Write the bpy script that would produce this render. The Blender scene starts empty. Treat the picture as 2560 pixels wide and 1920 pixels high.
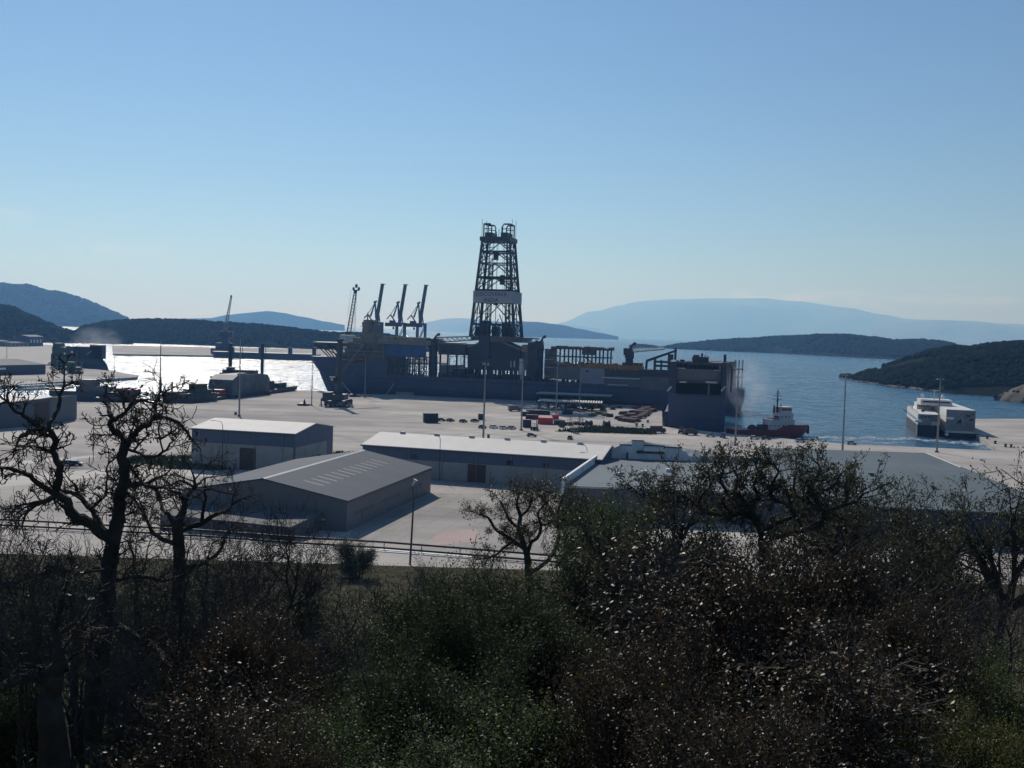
import bpy, bmesh, math, random
import numpy as np
from mathutils import Vector, Matrix, noise
sc = bpy.context.scene
COL = sc.collection
rad = math.radians

# ---------------------------------------------------------------- camera
FPX, HC = 2650.0, 41.6            # focal length in photo pixels (2560 wide), eye height over the quay
PITCH, ROLL = math.atan(130 / FPX), math.atan(0.0305)
CAM = Vector((0, 0, HC))
_F = Vector((0, math.cos(PITCH), -math.sin(PITCH)))
_R0 = Vector((1, 0, 0)); _U0 = Vector((0, math.sin(PITCH), math.cos(PITCH)))
_R = _R0 * math.cos(ROLL) + _U0 * math.sin(ROLL)
_U = _U0 * math.cos(ROLL) - _R0 * math.sin(ROLL)
cd = bpy.data.cameras.new('camera'); cam = bpy.data.objects.new('camera', cd); COL.objects.link(cam)
cd.sensor_width = 36; cd.lens = FPX / 2560 * 36; cd.clip_start = 0.5; cd.clip_end = 200000
M = Matrix((_R, _U, -_F)).transposed().to_4x4(); M.translation = CAM
cam.matrix_world = M
sc.camera = cam
# ---------------------------------------------------------------- sky, sun, exposure
SUN_AZ, SUN_EL = rad(-19), rad(36)       # azimuth from +Y towards +X
w = bpy.data.worlds.new('World'); sc.world = w; w.use_nodes = True
nt = w.node_tree; nt.nodes.clear()
out = nt.nodes.new('ShaderNodeOutputWorld'); bg = nt.nodes.new('ShaderNodeBackground')
sky = nt.nodes.new('ShaderNodeTexSky'); sky.sky_type = 'NISHITA'; sky.sun_disc = False
sky.sun_elevation = SUN_EL; sky.sun_rotation = SUN_AZ
sky.altitude = 50; sky.air_density = 1.0; sky.dust_density = 0.05; sky.ozone_density = 5.0
bg.inputs[1].default_value = 0.0525
# a few thin clouds low over the mountain and at the left, as part of the sky
tc = nt.nodes.new('ShaderNodeTexCoord'); sep = nt.nodes.new('ShaderNodeSeparateXYZ')
nt.links.new(tc.outputs['Generated'], sep.inputs[0])
def mathn(op, a, b=None, c=None, clamp=False):
    n = nt.nodes.new('ShaderNodeMath'); n.operation = op; n.use_clamp = clamp
    for i, v in enumerate((a, b, c)):
        if v is None: continue
        if isinstance(v, (int, float)): n.inputs[i].default_value = v
        else: nt.links.new(v, n.inputs[i])
    return n.outputs[0]
def blob(x0, z0, sx, sz):
    a = mathn('DIVIDE', mathn('SUBTRACT', sep.outputs[0], x0), sx)
    b = mathn('DIVIDE', mathn('SUBTRACT', sep.outputs[2], z0), sz)
    r2 = mathn('ADD', mathn('MULTIPLY', a, a), mathn('MULTIPLY', b, b))
    return mathn('SUBTRACT', 1.0, r2, clamp=True)
def dirof(px, py):
    d = (_R * ((px - 1280) / FPX) + _U * ((960 - py) / FPX) + _F).normalized(); return d
cl = None
for (px, py, sx, sz, k) in ((2060, 750, .06, .011, .9), (1890, 737, .024, .007, 1.0), (2380, 752, .07, .006, .5), (15, 540, .024, .008, .75), (310, 625, .06, .006, .35), (800, 740, .3, .012, .2)):
    d = dirof(px, py)
    b = mathn('MULTIPLY', blob(d.x, d.z, sx, sz), k)
    cl = b if cl is None else mathn('MAXIMUM', cl, b)
mp = nt.nodes.new('ShaderNodeMapping'); mp.inputs['Scale'].default_value = (26, 26, 95)
nz = nt.nodes.new('ShaderNodeTexNoise'); nz.inputs['Scale'].default_value = 1.0; nz.inputs['Detail'].default_value = 6; nz.inputs['Roughness'].default_value = .62
nt.links.new(tc.outputs['Generated'], mp.inputs[0]); nt.links.new(mp.outputs[0], nz.inputs['Vector'])
nn = mathn('MULTIPLY', mathn('SUBTRACT', nz.outputs['Fac'], .40, clamp=True), 5.0, clamp=True)
cmask = mathn('MULTIPLY', mathn('MULTIPLY', cl, nn), .8)
mx = nt.nodes.new('ShaderNodeMixRGB'); mx.inputs[2].default_value = (11.5, 11.9, 12.6, 1)
nt.links.new(cmask, mx.inputs[0]); nt.links.new(sky.outputs[0], mx.inputs[1])
nt.links.new(mx.outputs[0], bg.inputs[0]); nt.links.new(bg.outputs[0], out.inputs[0])
sl = bpy.data.lights.new('sun', 'SUN'); sl.energy = 3.0; sl.angle = rad(.53); sl.color = (1.0, .955, .93)
sun = bpy.data.objects.new('sun', sl); COL.objects.link(sun)
SUNV = Vector((math.sin(SUN_AZ) * math.cos(SUN_EL), math.cos(SUN_AZ) * math.cos(SUN_EL), math.sin(SUN_EL)))
sun.rotation_euler = SUNV.to_track_quat('Z', 'Y').to_euler(); sun.location = (0, 0, 300)
sc.view_settings.view_transform = 'Standard'; sc.view_settings.look = 'None'
sc.view_settings.exposure = 0.5; sc.view_settings.gamma = 1.0
sc.render.engine = 'CYCLES'
cy = sc.cycles; cy.use_denoising = True; cy.max_bounces = 6; cy.diffuse_bounces = 3; cy.glossy_bounces = 3; cy.transmission_bounces = 3
cy.transparent_max_bounces = 6; cy.volume_bounces = 0; cy.sample_clamp_indirect = 6; cy.sample_clamp_direct = 0; cy.caustics_reflective = False; cy.caustics_refractive = False

# ---------------------------------------------------------------- picking points of the place through the photograph
def ray(px, py): return _R * ((px - 1280) / FPX) + _U * ((960 - py) / FPX) + _F
def G(px, py, z=0.0):
    d = ray(px, py); return CAM + d * ((z - HC) / d.z)
def V(px, py, Y):
    d = ray(px, py); return CAM + d * (Y / d.y)
class Frame:
    """a local frame: x along a->b, y away from the eye, z up, at z0"""
    def __init__(s, a, b, z0=0.0, off=0.0):
        e = Vector((b.x - a.x, b.y - a.y, 0)).normalized(); n = Vector((-e.y, e.x, 0))
        s.e, s.n = e, n; s.o = Vector((a.x, a.y, z0)) + n * off; s.rot = math.atan2(e.y, e.x)
        s.len = (Vector((b.x, b.y, 0)) - Vector((a.x, a.y, 0))).length
    def loc(s, p):
        q = p - s.o; return Vector((q.dot(s.e), q.dot(s.n), q.z))
    def at(s, px, py, yl=0.0):
        d = ray(px, py); c = CAM - s.o
        t = (yl - c.dot(s.n)) / d.dot(s.n)
        return s.loc(CAM + d * t)
    def world(s, x, y, z): return s.o + s.e * x + s.n * y + Vector((0, 0, z))

# ---------------------------------------------------------------- materials
MATS = {}
def mat(name, col, rough=.7, metal=0.0, var=.18, scale=1.0, spec=.4, stripes=None, bump=0.0, stain=None, trans=0.0, coords='Object', stretch=(1, 1, 1)):
    if name in MATS: return MATS[name]
    m = bpy.data.materials.new(name); m.use_nodes = True; n = m.node_tree.nodes; l = m.node_tree.links
    p = n['Principled BSDF']; p.inputs['Roughness'].default_value = rough; p.inputs['Metallic'].default_value = metal
    p.inputs['Specular IOR Level'].default_value = spec
    t = n.new('ShaderNodeTexCoord'); mpn = n.new('ShaderNodeMapping'); mpn.inputs['Scale'].default_value = stretch
    l.new(t.outputs[coords], mpn.inputs[0])
    nz = n.new('ShaderNodeTexNoise'); nz.inputs['Scale'].default_value = scale; nz.inputs['Detail'].default_value = 6; nz.inputs['Roughness'].default_value = .6
    l.new(mpn.outputs[0], nz.inputs['Vector'])
    r = n.new('ShaderNodeValToRGB'); r.color_ramp.elements[0].position = .3; r.color_ramp.elements[1].position = .72
    r.color_ramp.elements[0].color = tuple(c * (1 - var) for c in col) + (1,)
    r.color_ramp.elements[1].color = tuple(min(1, c * (1 + var)) for c in col) + (1,)
    l.new(nz.outputs['Fac'], r.inputs[0]); cur = r.outputs[0]
    if stain:
        scol, sscale, amt, sstretch = stain
        m2 = n.new('ShaderNodeMapping'); m2.inputs['Scale'].default_value = sstretch; l.new(t.outputs[coords], m2.inputs[0])
        n2 = n.new('ShaderNodeTexNoise'); n2.inputs['Scale'].default_value = sscale; n2.inputs['Detail'].default_value = 5; n2.inputs['Roughness'].default_value = .7
        l.new(m2.outputs[0], n2.inputs['Vector'])
        r2 = n.new('ShaderNodeValToRGB'); r2.color_ramp.elements[0].position = .48; r2.color_ramp.elements[1].position = .75
        r2.color_ramp.elements[0].color = (0, 0, 0, 1); r2.color_ramp.elements[1].color = (amt, amt, amt, 1)
        l.new(n2.outputs['Fac'], r2.inputs[0])
        mm = n.new('ShaderNodeMixRGB'); mm.inputs[2].default_value = scol + (1,)
        l.new(r2.outputs[0], mm.inputs[0]); l.new(cur, mm.inputs[1]); cur = mm.outputs[0]
    if stripes:        # corrugation: (axis, wavelength, strength)
        wv = n.new('ShaderNodeTexWave'); wv.bands_direction = stripes[0]; wv.inputs['Scale'].default_value = .314 / stripes[1]
        l.new(t.outputs[coords], wv.inputs['Vector'])
        bp = n.new('ShaderNodeBump'); bp.inputs['Strength'].default_value = stripes[2]; bp.inputs['Distance'].default_value = .06
        l.new(wv.outputs['Fac'], bp.inputs['Height']); l.new(bp.outputs[0], p.inputs['Normal'])
    elif bump:
        bp = n.new('ShaderNodeBump'); bp.inputs['Strength'].default_value = bump; bp.inputs['Distance'].default_value = .2
        l.new(nz.outputs['Fac'], bp.inputs['Height']); l.new(bp.outputs[0], p.inputs['Normal'])
    l.new(cur, p.inputs['Base Color'])
    if trans:
        tr = n.new('ShaderNodeBsdfTranslucent'); ms = n.new('ShaderNodeMixShader'); ms.inputs[0].default_value = trans
        l.new(cur, tr.inputs[0]); l.new(p.outputs[0], ms.inputs[1]); l.new(tr.outputs[0], ms.inputs[2])
        l.new(ms.outputs[0], n['Material Output'].inputs[0])
    MATS[name] = m; return m

# ---------------------------------------------------------------- mesh builder
class MB:
    def __init__(s): s.v = []; s.f = []; s.tf = None
    def add(s, vs, fs):
        o = len(s.v)
        s.v += [tuple(v) for v in vs]; s.f += [tuple(i + o for i in f) for f in fs]
        return s
    def box(s, a, b):
        (x0, y0, z0), (x1, y1, z1) = a, b
        return s.add([(x0, y0, z0), (x1, y0, z0), (x1, y1, z0), (x0, y1, z0), (x0, y0, z1), (x1, y0, z1), (x1, y1, z1), (x0, y1, z1)],
                     [(3, 2, 1, 0), (4, 5, 6, 7), (0, 1, 5, 4), (1, 2, 6, 5), (2, 3, 7, 6), (3, 0, 4, 7)])
    def cbox(s, c, d): return s.box((c[0] - d[0] / 2, c[1] - d[1] / 2, c[2] - d[2] / 2), (c[0] + d[0] / 2, c[1] + d[1] / 2, c[2] + d[2] / 2))
    def prism(s, poly, z0, z1):
        n = len(poly); z0 = z0 if hasattr(z0, '__len__') else [z0] * n; z1 = z1 if hasattr(z1, '__len__') else [z1] * n
        vs = [(p[0], p[1], a) for p, a in zip(poly, z0)] + [(p[0], p[1], a) for p, a in zip(poly, z1)]
        fs = [tuple(range(n - 1, -1, -1)), tuple(range(n, 2 * n))] + [(i, (i + 1) % n, n + (i + 1) % n, n + i) for i in range(n)]
        return s.add(vs, fs)
    def xprism(s, poly, y0, y1):          # polygon in (x,z) swept along y
        n = len(poly)
        vs = [(p[0], y0, p[1]) for p in poly] + [(p[0], y1, p[1]) for p in poly]
        fs = [tuple(range(n)), tuple(range(2 * n - 1, n - 1, -1))] + [((i + 1) % n, i, n + i, n + (i + 1) % n) for i in range(n)]
        return s.add(vs, fs)
    def tube(s, pts, rs, n=6, cap=True):
        pts = [Vector(p) for p in pts]; rs = rs if hasattr(rs, '__len__') else [rs] * len(pts)
        base = len(s.v); prev = None
        for i, p in enumerate(pts):
            d = (pts[min(i + 1, len(pts) - 1)] - pts[max(i - 1, 0)])
            d = d.normalized() if d.length > 1e-9 else Vector((0, 0, 1))
            if prev is None:
                a = Vector((0, 0, 1)) if abs(d.z) < .9 else Vector((1, 0, 0))
                u = d.cross(a).normalized()
            else:
                u = (prev - d * prev.dot(d)); u = u.normalized() if u.length > 1e-6 else d.orthogonal().normalized()
            prev = u; v = d.cross(u)
            for k in range(n):
                t = 2 * math.pi * k / n; q = p + (u * math.cos(t) + v * math.sin(t)) * rs[i]
                s.v.append((q.x, q.y, q.z))
        for i in range(len(pts) - 1):
            for k in range(n):
                a = base + i * n + k; b = base + i * n + (k + 1) % n
                s.f.append((a, b, b + n, a + n))
        if cap:
            s.f.append(tuple(base + k for k in range(n - 1, -1, -1))); e = base + (len(pts) - 1) * n
            s.f.append(tuple(e + k for k in range(n)))
        return s
    def bar(s, p0, p1, r, n=4): return s.tube([p0, p1], r, n)
    def truss(s, p0, p1, w0, w1, n, r, rb=None):
        """square lattice boom"""
        p0, p1 = Vector(p0), Vector(p1); d = (p1 - p0).normalized(); rb = rb or r * .6
        a = Vector((0, 1, 0)) if abs(d.y) < .8 else Vector((1, 0, 0)); u = d.cross(a).normalized(); v = d.cross(u)
        cs = [(1, 1), (1, -1), (-1, -1), (-1, 1)]
        def c(i, k):
            t = i / n; w = w0 + (w1 - w0) * t; return p0 + (p1 - p0) * t + (u * cs[k][0] + v * cs[k][1]) * w / 2
        for k in range(4): s.bar(c(0, k), c(n, k), r)
        for i in range(n):
            for k in range(4):
                s.bar(c(i, k), c(i + 1, (k + 1) % 4), rb, 3)
        return s
    def ball(s, c, r, sub=2, sc=(1, 1, 1), jit=0, seed=0):
        bm = bmesh.new(); bmesh.ops.create_icosphere(bm, subdivisions=sub, radius=1)
        rr = random.Random(seed)
        vs = []
        for v in bm.verts:
            k = 1 + (rr.random() - .5) * jit
            vs.append((c[0] + v.co.x * r * sc[0] * k, c[1] + v.co.y * r * sc[1] * k, c[2] + v.co.z * r * sc[2] * k))
        fs = [tuple(v.index for v in f.verts) for f in bm.faces]; bm.free()
        return s.add(vs, fs)
    def mesh(s, name, m, smooth=False):
        me = bpy.data.meshes.new(name)
        me.from_pydata(s.v, [], s.f); me.materials.append(m)
        if smooth:
            me.polygons.foreach_set('use_smooth', [True] * len(me.polygons))
        me.update(); return me
    def build(s, name, m, parent=None, loc=None, rot=0.0, smooth=False):
        o = bpy.data.objects.new(name, s.mesh(name, m, smooth)); COL.objects.link(o)
        if parent is not None: o.parent = parent
        if loc is not None: o.location = loc
        if rot: o.rotation_euler = (0, 0, rot)
        return o
def npmesh(name, verts, faces, m, smooth=False):
    """verts (N,3), faces (F,k) arrays"""
    me = bpy.data.meshes.new(name); verts = np.asarray(verts, np.float32); faces = np.asarray(faces, np.int32)
    me.vertices.add(len(verts)); me.vertices.foreach_set('co', verts.ravel())
    k = faces.shape[1]; me.loops.add(faces.size); me.loops.foreach_set('vertex_index', faces.ravel())
    me.polygons.add(len(faces)); me.polygons.foreach_set('loop_start', np.arange(0, faces.size, k, dtype=np.int32))
    if smooth: me.polygons.foreach_set('use_smooth', np.ones(len(faces), bool))
    me.materials.append(m); me.update(calc_edges=True); me.validate(); return me
def tag(o, label, cat, group=None, kind=None):
    if label: o['label'] = label
    if cat: o['category'] = cat
    if group: o['group'] = group
    if kind: o['kind'] = kind
    return o
def thing(name, label, cat, loc=(0, 0, 0), rot=0.0, group=None):
    o = bpy.data.objects.new(name, None); COL.objects.link(o); o.location = loc; o.rotation_euler = (0, 0, rot)
    o.empty_display_size = .5
    return tag(o, label, cat, group)
def fthing(name, label, cat, fr, group=None): return thing(name, label, cat, fr.o, fr.rot, group)
def kids(o): return [c for c in bpy.data.objects if c.parent == o]
def copy_tree(o, parent=None, top=True):
    c = o.copy(); COL.objects.link(c)
    if parent is not None: c.parent = parent
    for ch in KIDS(o): copy_tree(ch, c, False)
    return c
def KIDS(o): return list(o.children)
def dup(root, loc, rot, label, group=None, scale=None):
    c = copy_tree(root); c.location = loc; c.rotation_euler = (0, 0, rot); c['label'] = label
    if group: c['group'] = group
    if scale: c.scale = (scale,) * 3 if not hasattr(scale, '__len__') else scale
    return c
def text_mesh(s, size, depth=.05):
    c = bpy.data.curves.new('lettering', 'FONT'); c.body = s; c.size = size; c.extrude = depth; c.align_x = 'CENTER'; c.align_y = 'CENTER'
    o = bpy.data.objects.new('lettering_curve', c); COL.objects.link(o)
    dg = bpy.context.evaluated_depsgraph_get(); me = bpy.data.meshes.new_from_object(o.evaluated_get(dg))
    bpy.data.objects.remove(o); bpy.data.curves.remove(c); return me

def add_joints(m, size, depth, amt, blotch):
    n, l = m.node_tree.nodes, m.node_tree.links; p = n['Principled BSDF']; src = p.inputs['Base Color'].links[0].from_socket
    t = n.new('ShaderNodeTexCoord'); br = n.new('ShaderNodeTexBrick'); br.inputs['Scale'].default_value = 1; br.inputs['Brick Width'].default_value = size; br.inputs['Row Height'].default_value = size; br.offset = 0
    br.inputs['Mortar Size'].default_value = .07; br.inputs['Color1'].default_value = (1, 1, 1, 1); br.inputs['Color2'].default_value = (.93, .93, .93, 1); br.inputs['Mortar'].default_value = (amt, amt, amt, 1)
    mp = n.new('ShaderNodeMapping'); mp.inputs['Rotation'].default_value = (0, 0, .24); l.new(t.outputs['Object'], mp.inputs[0]); l.new(mp.outputs[0], br.inputs['Vector'])
    mu = n.new('ShaderNodeMixRGB'); mu.blend_type = 'MULTIPLY'; mu.inputs[0].default_value = 1; l.new(src, mu.inputs[1]); l.new(br.outputs['Color'], mu.inputs[2])
    nz = n.new('ShaderNodeTexNoise'); nz.inputs['Scale'].default_value = .009; nz.inputs['Detail'].default_value = 7; nz.inputs['Roughness'].default_value = .68; m2 = n.new('ShaderNodeMapping'); m2.inputs['Scale'].default_value = (.55, 2.0, 1); m2.inputs['Location'].default_value = (31, 7, 0)
    l.new(t.outputs['Object'], m2.inputs[0]); l.new(m2.outputs[0], nz.inputs['Vector']); r = n.new('ShaderNodeValToRGB'); r.color_ramp.elements[0].position = .36; r.color_ramp.elements[1].position = .62
    r.color_ramp.elements[0].color = (blotch, blotch, blotch * 1.01, 1); r.color_ramp.elements[1].color = (1.06, 1.05, 1.03, 1); l.new(nz.outputs['Fac'], r.inputs[0])
    m3 = n.new('ShaderNodeMixRGB'); m3.blend_type = 'MULTIPLY'; m3.inputs[0].default_value = 1; l.new(mu.outputs[0], m3.inputs[1]); l.new(r.outputs[0], m3.inputs[2]); l.new(m3.outputs[0], p.inputs['Base Color'])
# common materials
CONC = mat('quay_concrete', (.475, .45, .415), .95, var=.16, scale=.03, spec=.03, stain=((.27, .26, .25), .022, .8, (.7, 2.4, 1)))
CONC2 = mat('pale_concrete', (.45, .43, .39), .95, var=.1, scale=.05, spec=.03, stain=((.3, .29, .27), .05, .5, (1, 2, 1)))
add_joints(CONC, 7.0, 0, .72, .74)
WALLC = mat('quay_wall_concrete', (.10, .10, .095), .9, var=.3, scale=.3)
NAVY = mat('navy_hull_paint', (.046, .062, .125), .55, var=.15, scale=.05, stain=((.03, .045, .07), .12, .5, (1, 1, 4)))
NAVY2 = mat('dark_blue_paint', (.024, .038, .072), .55, var=.2, scale=.3)
BLUEP = mat('faded_blue_paint', (.03, .085, .20), .6, var=.2, scale=.3)
SHIPG = mat('ship_grey_paint', (.11, .12, .135), .6, var=.2, scale=.15, stain=((.10, .07, .05), .4, .5, (1, 1, .3)))
SHIPD = mat('dark_ship_steel', (.035, .045, .06), .6, var=.3, scale=.4)
BEIGE = mat('beige_ship_paint', (.17, .165, .145), .6, var=.2, scale=.2, stain=((.16, .11, .07), .4, .5, (1, 1, .4)))
RUST = mat('rusty_orange_steel', (.42, .21, .08), .8, var=.35, scale=.4)
WHITEP = mat('white_paint', (.72, .72, .70), .5, var=.08, scale=.3, stain=((.4, .36, .3), .5, .4, (1, 1, .3)))
OFFW = mat('weathered_white_steel', (.5, .5, .48), .55, var=.15, scale=.3, stain=((.25, .2, .15), .5, .5, (1, 1, .3)))
STEEL = mat('galvanised_steel', (.22, .23, .24), .5, metal=.4, var=.15, scale=.5)
DSTEEL = mat('dark_painted_steel', (.03, .04, .055), .5, var=.25, scale=.5)
CRBLUE = mat('crane_blue_paint', (.02, .03, .085), .5, var=.2, scale=.2)
CRGREY = mat('crane_dark_grey_paint', (.04, .055, .06), .55, var=.2, scale=.1)
GLASS = mat('dark_window_glass', (.01, .013, .018), .15, var=.1, spec=.6)
TYRE = mat('black_rubber', (.012, .012, .012), .8, var=.2)
REDP = mat('red_paint', (.45, .035, .04), .45, var=.12, scale=.5)
DRED = mat('dark_red_hull_paint', (.17, .022, .026), .5, var=.25, scale=.2, stain=((.03, .015, .015), .3, .5, (1, 1, 2)))
GREENP = mat('dull_green_paint', (.035, .07, .05), .6, var=.25, scale=.3)
LINEW = mat('road_paint_white', (.7, .7, .67), .8, var=.1)
HAZE_D, HAZE_G = 7.6e-5, .35
# ================================================================ water
def water_mat():
    m = bpy.data.materials.new('sea_water'); m.use_nodes = True; n = m.node_tree.nodes; l = m.node_tree.links
    p = n['Principled BSDF']; p.inputs['Base Color'].default_value = (.018, .085, .15, 1)
    p.inputs['IOR'].default_value = 1.33; p.inputs['Specular IOR Level'].default_value = .5
    t = n.new('ShaderNodeTexCoord')
    # wind patches change the roughness
    mp = n.new('ShaderNodeMapping'); mp.inputs['Scale'].default_value = (.6, 1.5, 1); mp.inputs['Rotation'].default_value = (0, 0, rad(8))
    l.new(t.outputs['Object'], mp.inputs[0])
    n1 = n.new('ShaderNodeTexNoise'); n1.inputs['Scale'].default_value = .010; n1.inputs['Detail'].default_value = 5; n1.inputs['Roughness'].default_value = .65
    l.new(mp.outputs[0], n1.inputs['Vector'])
    mr = n.new('ShaderNodeMapRange'); mr.inputs[1].default_value = .3; mr.inputs[2].default_value = .7; mr.inputs[3].default_value = WATER_R[0]; mr.inputs[4].default_value = WATER_R[1]
    l.new(n1.outputs['Fac'], mr.inputs[0])
    n3 = n.new('ShaderNodeTexNoise'); n3.inputs['Scale'].default_value = .075; n3.inputs['Detail'].default_value = 6; n3.inputs['Roughness'].default_value = .7
    mp3 = n.new('ShaderNodeMapping'); mp3.inputs['Scale'].default_value = (.8, .55, 1); l.new(t.outputs['Object'], mp3.inputs[0]); l.new(mp3.outputs[0], n3.inputs['Vector'])
    m3 = n.new('ShaderNodeMapRange'); m3.inputs[1].default_value = .36; m3.inputs[2].default_value = .6; m3.inputs[3].default_value = .42; m3.inputs[4].default_value = 1.12; l.new(n3.outputs['Fac'], m3.inputs[0])
    mm = n.new('ShaderNodeMath'); mm.operation = 'MULTIPLY'; l.new(mr.outputs[0], mm.inputs[0]); l.new(m3.outputs[0], mm.inputs[1]); l.new(mm.outputs[0], p.inputs['Roughness'])
    n2 = n.new('ShaderNodeTexNoise'); n2.inputs['Scale'].default_value = .16; n2.inputs['Detail'].default_value = 4; n2.inputs['Roughness'].default_value = .62
    mp2 = n.new('ShaderNodeMapping'); mp2.inputs['Scale'].default_value = (.6, 1.4, 1); mp2.inputs['Rotation'].default_value = (0, 0, rad(-25))
    l.new(t.outputs['Object'], mp2.inputs[0]); l.new(mp2.outputs[0], n2.inputs['Vector'])
    bp = n.new('ShaderNodeBump'); bp.inputs['Strength'].default_value = 1.0; bp.inputs['Distance'].default_value = WATER_R[2]
    l.new(n2.outputs['Fac'], bp.inputs['Height']); l.new(bp.outputs[0], p.inputs['Normal'])
    return m
WATER_R = (.24, .34, 2.6)
wm = water_mat()
WZ = -2.0
mb = MB(); mb.add([(-60000, 150, WZ), (60000, 150, WZ), (90000, 110000, WZ), (-90000, 110000, WZ)], [(0, 1, 2, 3)])
tag(mb.build('water', wm), None, None, kind='structure')

# ================================================================ hills
SCRUB = mat('hill_scrub', (.016, .020, .016), .95, var=.4, scale=.03, spec=0, stain=((.035, .030, .024), .012, .6, (1, 1, 1)))
SCRUB2 = mat('far_hill', (.016, .022, .024), .95, var=.25, scale=.004, spec=0)
ROCK = mat('shore_rock', (.22, .20, .17), .95, var=.35, scale=.08, spec=0)
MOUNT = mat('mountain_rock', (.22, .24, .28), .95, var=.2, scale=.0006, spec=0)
LEAFD = mat('forest_leaf', (.012, .018, .012), .9, var=.5, scale=.11, spec=0)
def interp(pts, x):
    if x <= pts[0][0]: return pts[0][1]
    for (a, b), (c, d) in zip(pts, pts[1:]):
        if x <= c:
            t = (x - a) / (c - a); t2 = t * t * (3 - 2 * t) * .5 + t * .5
            return b + (d - b) * t2
    return pts[-1][1]
def hill(name, ridge, Ds, Dr, m, ncol=140, rough=0.0, nscale=.01, seed=0, forest=None, shore_rock=False, label=None):
    """ridge: (px,py) polyline at depth Dr; Ds: shore depth, number or (px,D) polyline"""
    x0, x1 = ridge[0][0], ridge[-1][0]; K = 16; verts = []; faces = []; rows = K + 7
    for i in range(ncol + 1):
        px = x0 + (x1 - x0) * i / ncol; py = interp(ridge, px)
        ds = Ds if isinstance(Ds, (int, float)) else interp(Ds, px); dr = Dr if isinstance(Dr, (int, float)) else interp(Dr, px)
        dr = max(dr, ds + 3)
        r = V(px, py, dr); hx = r.x / r.y; zr = max(r.z, WZ + .3)
        for k in range(rows):
            if k <= K:
                t = k / K; y = ds + (dr - ds) * t; z = WZ + .0 + (zr - WZ) * math.sin(t * math.pi / 2) ** .9; amp = math.sin(min(1, t * 1.05) * math.pi) + .12 * t
            else:
                t = (k - K) / (rows - 1 - K); y = dr + (dr - ds) * .9 * t; z = zr + (WZ - 3 - zr) * t ** 1.5; amp = .1
            x = hx * y
            if rough: z += rough * amp * (noise.fractal(Vector((x * nscale + seed, y * nscale * .7, seed * 1.7)), 1.0, 2.0, 5))
            if k == 0: z = WZ - 3
            verts.append((x, y, z))
    for i in range(ncol):
        for k in range(rows - 1):
            a = i * rows + k; faces.append((a, a + rows, a + rows + 1, a + 1))
    me = npmesh(name, verts, faces, m, True); o = bpy.data.objects.new(name, me); COL.objects.link(o); tag(o, None, None, kind='structure')
    if shore_rock:
        mbr = MB(); rr = random.Random(seed + 5)
        for i in range(0, ncol):
            v = Vector(verts[i * rows + 1]); 
            for q in range(3):
                mbr.ball((v.x + rr.uniform(-4, 4), v.y + rr.uniform(-6, 1) - 4, WZ + .2), rr.uniform(1.2, 3.2), 1, (1.6, 1.2, .6), .5, i * 3 + q)
        tag(mbr.build('shore_rocks', ROCK), None, None, kind='stuff')
    if forest:
        n, r0, r1, lab, kmin = forest; rng = np.random.default_rng(seed + 11); Varr = np.array(verts).reshape(ncol + 1, rows, 3)
        protos = []
        bm = bmesh.new(); bmesh.ops.create_icosphere(bm, subdivisions=2, radius=1); base = np.array([v.co[:] for v in bm.verts]); bf = np.array([[v.index for v in f.verts] for f in bm.faces]); bm.free()
        for q in range(8):
            k = 1 + .55 * (rng.random(len(base)) - .5); b = base * k[:, None]; b[:, 2] *= .8; protos.append(b)
        vs = []; fs = []; off = 0
        ii = rng.random(n) * (ncol - 1e-6); kk = kmin + rng.random(n) ** .9 * (K + 2 - kmin)
        for a, b in zip(ii, kk):
            i, k = int(a), min(int(b), rows - 2); u, v = a - i, b - k
            pt = (Varr[i, k] * (1 - u) + Varr[i + 1, k] * u) * (1 - v) + (Varr[i, k + 1] * (1 - u) + Varr[i + 1, k + 1] * u) * v
            if pt[2] < WZ + .5: continue
            if noise.noise(Vector((pt[0] * .012, pt[1] * .008, seed))) < -.32: continue
            r = r0 + (r1 - r0) * rng.random() ** 1.6; P = protos[rng.integers(8)]; c, s = math.cos(a * 9), math.sin(a * 9)
            q = P * r; q = np.stack([q[:, 0] * c - q[:, 1] * s, q[:, 0] * s + q[:, 1] * c, q[:, 2] + r * .35], 1) + pt
            vs.append(q); fs.append(bf + off); off += len(base)
        me = npmesh('hillside_woods', np.concatenate(vs), np.concatenate(fs), LEAFD, False)
        o = bpy.data.objects.new('hillside_woods', me); COL.objects.link(o); tag(o, lab, 'woods', kind='stuff')

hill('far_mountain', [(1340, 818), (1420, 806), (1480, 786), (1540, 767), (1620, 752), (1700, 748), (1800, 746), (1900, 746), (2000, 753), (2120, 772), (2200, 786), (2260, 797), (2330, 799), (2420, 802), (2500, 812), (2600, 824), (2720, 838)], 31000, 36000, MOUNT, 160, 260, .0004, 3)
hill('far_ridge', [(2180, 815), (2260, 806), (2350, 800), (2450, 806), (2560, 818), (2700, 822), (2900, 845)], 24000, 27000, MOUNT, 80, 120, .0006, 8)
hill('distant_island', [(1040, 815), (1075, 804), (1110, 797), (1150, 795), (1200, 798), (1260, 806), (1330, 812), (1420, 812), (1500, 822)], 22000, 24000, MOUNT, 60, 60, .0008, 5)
hill('headland_island', [(1230, 806), (1290, 803), (1340, 804), (1400, 811), (1450, 822), (1500, 832), (1546, 841)], [(1230, 9800), (1546, 10600)], [(1230, 11500), (1546, 10800)], SCRUB2, 80, 25, .002, 6)
hill('low_island', [(470, 806), (520, 796), (570, 787), (620, 782), (668, 778), (710, 783), (760, 792), (810, 803), (862, 812)], 11500, 12600, SCRUB2, 80, 30, .002, 7)
hill('low_point', [(380, 802), (430, 797), (520, 795), (600, 800)], 14000, 14500, SCRUB2, 50, 20, .002, 9)
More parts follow.
